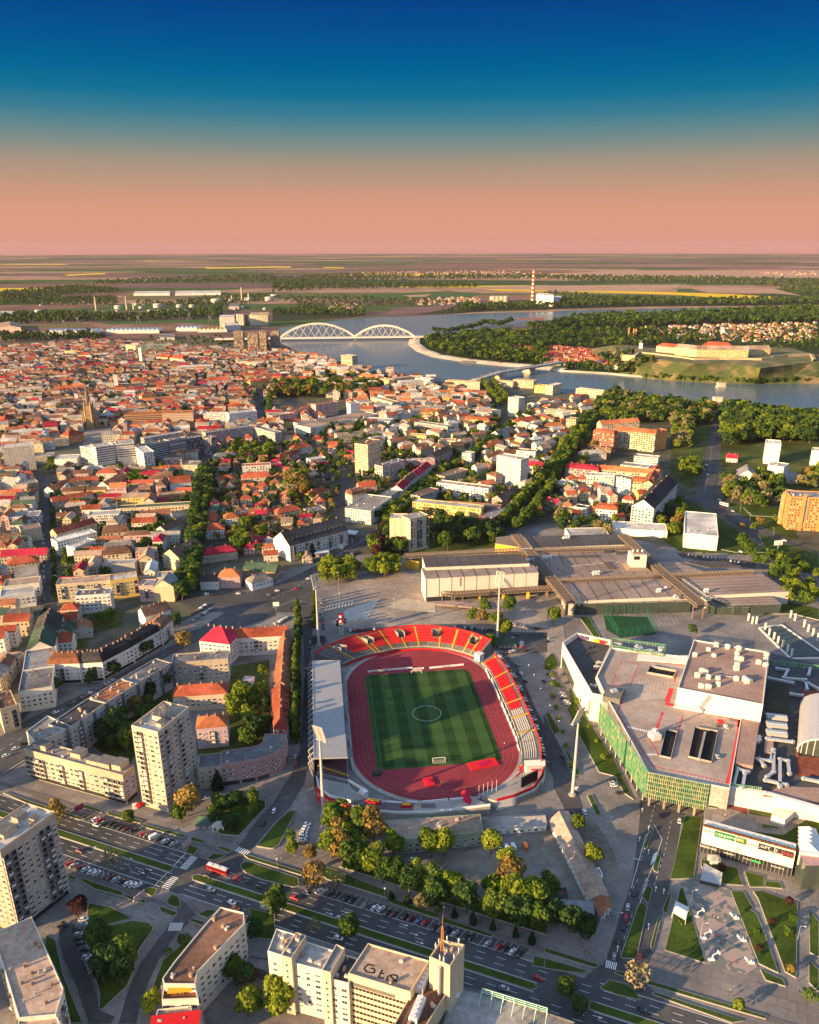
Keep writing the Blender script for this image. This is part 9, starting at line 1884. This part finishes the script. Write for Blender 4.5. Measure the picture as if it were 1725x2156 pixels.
for i,(x,y)in enumerate(((1205,825),(1250,965),(1300,1105))):B2(x,y,-1,('farthest','middle','nearest')[i]+' white hoop on the right side of the paved court')
def Al(k,x,y,w,h,z,a,ms,lab):
 p=G(k,x,y);r=Ac('billboard',p,lab,'billboard');b=MB();b.box((p.x,p.y,z+h/2),(w,.4,h),a);A1('panel',b,ms,r);b=MB();b.tube(p,(p.x,p.y,z),.25,n=6);A1('post',b,Au,r)
bm1=mat('poster_print',(.42,.30,.32),.5,.7,.9)
Al('J',1178,400,6,3,3.5,1.0,bm1,'tall white poster board at the end of the far parking lane');Al('J',882,730,6,3,3,1.0,bm1,'maroon and white billboard on the lawn left of the near crossing');Al('J',503,165,5,3,2.5,.9,mat('maroon_poster',(.25,.04,.07),.6,.4,1),'dark red billboard on the far lawn at the left');Al('K',235,530,5,3,2,1,mat('maroon_poster',(0,0,0)),'dark red billboard behind the orange tree');Al('H',25,65,5,3.4,4,.1,A6,'white advertising screen at the plaza junction');Al('F',1463,868,9,5,6,.2,A6,'white hoarding beside the right-hand road')
p=G('Q',230,795);r=Ac('sign_tower',p,'lattice tower with stacked maroon club emblem signs on the plaza','sign tower');b=MB()
for dx,dy in((-1.4,-1),(1.4,-1),(1.4,1),(-1.4,1)):b.tube((p.x+dx,p.y+dy,0),(p.x+dx,p.y+dy,10),.15,n=5)
for i in range(5):b.beam((p.x-1.4,p.y-1,i*2),(p.x+1.4,p.y-1,i*2+2),.12);b.beam((p.x+1.4,p.y-1,i*2),(p.x-1.4,p.y-1,i*2+2),.12)
A1('lattice',b,Ak,r)
for z in(12,16):b=MB();b.box((p.x,p.y,z),(4.6,2.6,3.7));o=A1('sign',b,mat('maroon_sign',(.16,.02,.05),.6,.15,1),r);b=MB();b.dome((p.x,p.y-1.4,z-.5),1.2,1.3,10,3);b.box((p.x,p.y-1.4,z-.7),(2.6,.1,.3));A1('emblem',b,A6,o)
p=G('J',865,130);r=Ac('kiosk',p,'white kiosk under a red parasol below the tall tower','kiosk');b=MB();b.box((p.x-1.5,p.y,1.3),(2.5,2,2.6),.3);A1('booth',b,A6,r);b=MB();b.tube((p.x+1,p.y,2.3),(p.x+1,p.y,3.4),2.4,.1,10);A1('parasol',b,An,r)
for k,x,y,w,d_,lab,rc in(('J',1290,235,9,7,'dark green roofed pavilion at the square garden','green'),('J',1375,255,6,5,'pale awning cafe hut beside the square garden','light'),('V',730,430,16,11,'dark green hipped pavilion in the gap behind the stadium tree','green'),('H',290,265,10,8,'black hut at the far left floodlight','dark'),('L',1065,470,5,4,'white glazed lift house beside the shop wall','light'),('Q',180,305,5,4,'white kiosk with red roof edge before the plaza trees','light')):
 p=G(k,x,y);A4('kiosk',[A2((p.x+i*w/2,p.y+j*d_/2,0))for i,j in((-1,-1),(1,-1),(1,1),(-1,1))],3,'hip','dark' if rc!='light' else 'white',rc,lab,'kiosk',land=False)
Ab('netted_pitch',GP('I',[(375,100),(640,110),(700,215),(480,240),(390,190)]),.3,mat('dark_turf',(.02,.07,.03),.9,.2,1));P=GP('I',[(375,95),(630,85),(705,215),(470,240)]);b=MB()
for i in range(4):
 q,e=P[i],P[(i+1)%4]
 for j in range(7):c=q.lerp(e,j/6);b.tube(c,(c.x,c.y,8),.12,n=5)
 for z in(1,2,3,4,5,6,7,8):b.beam((q.x,q.y,z),(e.x,e.y,z),.1)
Ar('net_fence',b,mat('green_net',(.02,.13,.08),.7,.1,1),'green net fence round the small pitch below the sports hall','fence')
Ab('pool_water',GP('I',[(1370,185),(1490,165),(1725,330),(1725,352),(1555,362)]),.4,mat('dark_pool_floor',(.05,.07,.068),.4,.2,.3));b=MB();P=GP('I',[(1350,180),(1490,160),(1745,340),(1740,370),(1545,372)])
for i in range(5):q,e=P[i],P[(i+1)%5];b.beam((q.x,q.y,.6),(e.x,e.y,.6),1.5,.8)
Ar('pool_rim',b,AH,'white rim of the drained dark pool at the right','pool')
for i,(x,y)in enumerate(((1330,150),(1385,190),(1410,225),(1440,250),(1465,275),(1495,300),(1525,330),(1550,355),(1280,130),(1305,150),(1545,110),(1572,130),(1630,170),(1655,200),(1685,225),(1715,255))):p=G('I',x,y);b=MB();b.box((p.x,p.y,3),(1.1,1.1,6));b.box((p.x,p.y,6.1),(1.5,1.5,.3));Ar('pool_column',b,AH,'%s freestanding white column in the line %s the dark pool'%((ORDL[i]if i<10 else ORDL[i-10]),'along' if i<10 else 'behind'),'column','columns round the pool')
SKIN=mat('skin',(.42,.26,.19),.7,.1,1);PM={}
def person_mesh(v):
 if v in PM:return PM[v]
 bm=bmesh.new();sk=bm.verts.layers.skin.verify();st=.18+.1*(v%3);V=[(0,0,.95,.15),(0,0,1.2,.15),(0,0,1.42,.17),(0,0,1.55,.06),(0,0,1.68,.105),(.1,st,.5,.08),(.1,st*1.3,.06,.05),(.1,st*1.3+.14,.03,.04),(-.1,-st,.5,.08),(-.1,-st*1.4,.06,.05),(-.1,-st*1.4+.14,.03,.04),(.24,-.05,1.38,.06),(.28,-st*.6,1.08,.05),(.27,-st*.3,.82,.04),(-.24,.05,1.38,.06),(-.28,st*.6,1.08,.05),(-.27,st,.84,.04)]
 vs=[bm.verts.new(q[:3])for q in V]
 for q,w in zip(vs,V):q[sk].radius=(w[3],w[3])
 for a,c in((0,1),(1,2),(2,3),(3,4),(0,5),(5,6),(6,7),(0,8),(8,9),(9,10),(2,11),(11,12),(12,13),(2,14),(14,15),(15,16)):bm.edges.new((vs[a],vs[c]))
 vs[0][sk].use_root=True;me=bpy.data.meshes.new('body');bm.to_mesh(me);bm.free();o=bpy.data.objects.new('body',me);COL.objects.link(o);o.modifiers.new('s','SKIN');o.modifiers.new('d','SUBSURF').levels=1
 r=bpy.data.meshes.new_from_object(o.evaluated_get(bpy.context.evaluated_depsgraph_get()));bpy.data.objects.remove(o);top=[(.03,.03,.035),(.5,.5,.5),(.35,.03,.03),(.06,.09,.2),(.25,.2,.15)][v%5]
 for m in(SKIN,mat('cloth_top_%d'%(v%5),top,.8,.15,3),mat('cloth_dark',(.03,.03,.045),.8,.2,3),mat('hair',(.04,.025,.015),.7,.2,3)):r.materials.append(m)
 for f in r.polygons:z=f.center.z;f.material_index=3 if z>1.7 else 0 if z>1.5 else 1 if z>.95 and not(abs(f.center.x)>.2 and z<1.1)else 0 if abs(f.center.x)>.2 and z>.7 else 2
 r.name='body';PM[v]=r;return r
TOPN=['black','pale','red','blue','tan'];pc={}
def Ax(s,place,z=.1):
 for p in AG(s):
  v=CR.randrange(5);k=(v,place);n=pc.get(k,0);pc[k]=n+1;o=bpy.data.objects.new('person',person_mesh(v));COL.objects.link(o);o.location=(p.x,p.y,z);o.rotation_euler=(0,0,CR.uniform(0,6.3));o.scale=(1.05,)*3
  tag(o,'person in a %s top walking %s%s'%(TOPN[v],place,'' if n==0 else ', %s of those'%ORDL[n]),'person','people '+place)
Ax('J 940,825 955,835 965,915 1005,650 1030,655 1230,880 1245,885 1440,340 1490,360 1255,405 1240,430 1115,260','near the boulevard crossing');Ax('N 200,345 215,360 240,370 345,350 60,75 335,95 620,480 820,545','on the pavement by the lettered wall');Ax('L 740,850 720,920 1090,830 1070,820 1055,810 1090,940 1110,985 1200,1100 1155,1120 1075,995 680,1165 700,1100 190,1020 255,1035 280,1055 375,1095 1165,1285 1190,1310 1595,1215','round the paved court');Ax('H 1060,1160 1080,1155 1095,1160 1070,1150','on the near track curve',.62);Ax('H 500,615 515,610 520,620 505,625 515,595','before the roofed grandstand',.62);Ax('H 1380,695 1412,700 1410,725 1385,725 1455,915 1480,915 1500,918','on the right side of the track',.62);Ax('Q 460,530 500,620 780,655 660,705 265,570 325,575 1590,800 1610,805','on the plaza');Ax('L 1190,185 1120,265 1300,285 1360,210','on the mall terrace',8.1)
for i,(x,y,w,d_,h,a)in enumerate(SHADE_BLOCKS):  # unseen blocks out of view, added to throw long shade over the foreground
 P=[A2((x+cos(a)*s*w/2-sin(a)*t*d_/2,y+sin(a)*s*w/2+cos(a)*t*d_/2,0))for s,t in((-1,-1),(1,-1),(1,1),(-1,1))];A4('apartment_block',P,h,'flat','beige','grey','%s unseen beige apartment block added out of view to shade the foreground'%ORDL[i],'apartment block',st='C',clutter=3)
if HAZE:
 b=MB();b.box((0,12900,169.5),(64000,34000,345));o=Az('haze',b,MATS.setdefault('haze',bpy.data.materials.new('haze')),'stuff');m=MATS['haze'];m.use_nodes=True;t=m.node_tree;t.nodes.remove(t.nodes['Principled BSDF'])
 v=tn(t,'ShaderNodeVolumePrincipled');v.inputs['Density'].default_value=HAZE;v.inputs['Color'].default_value=(.52,.43,.56,1);v.inputs['Anisotropy'].default_value=0;t.links.new(v.outputs[0],t.nodes['Material Output'].inputs['Volume'])
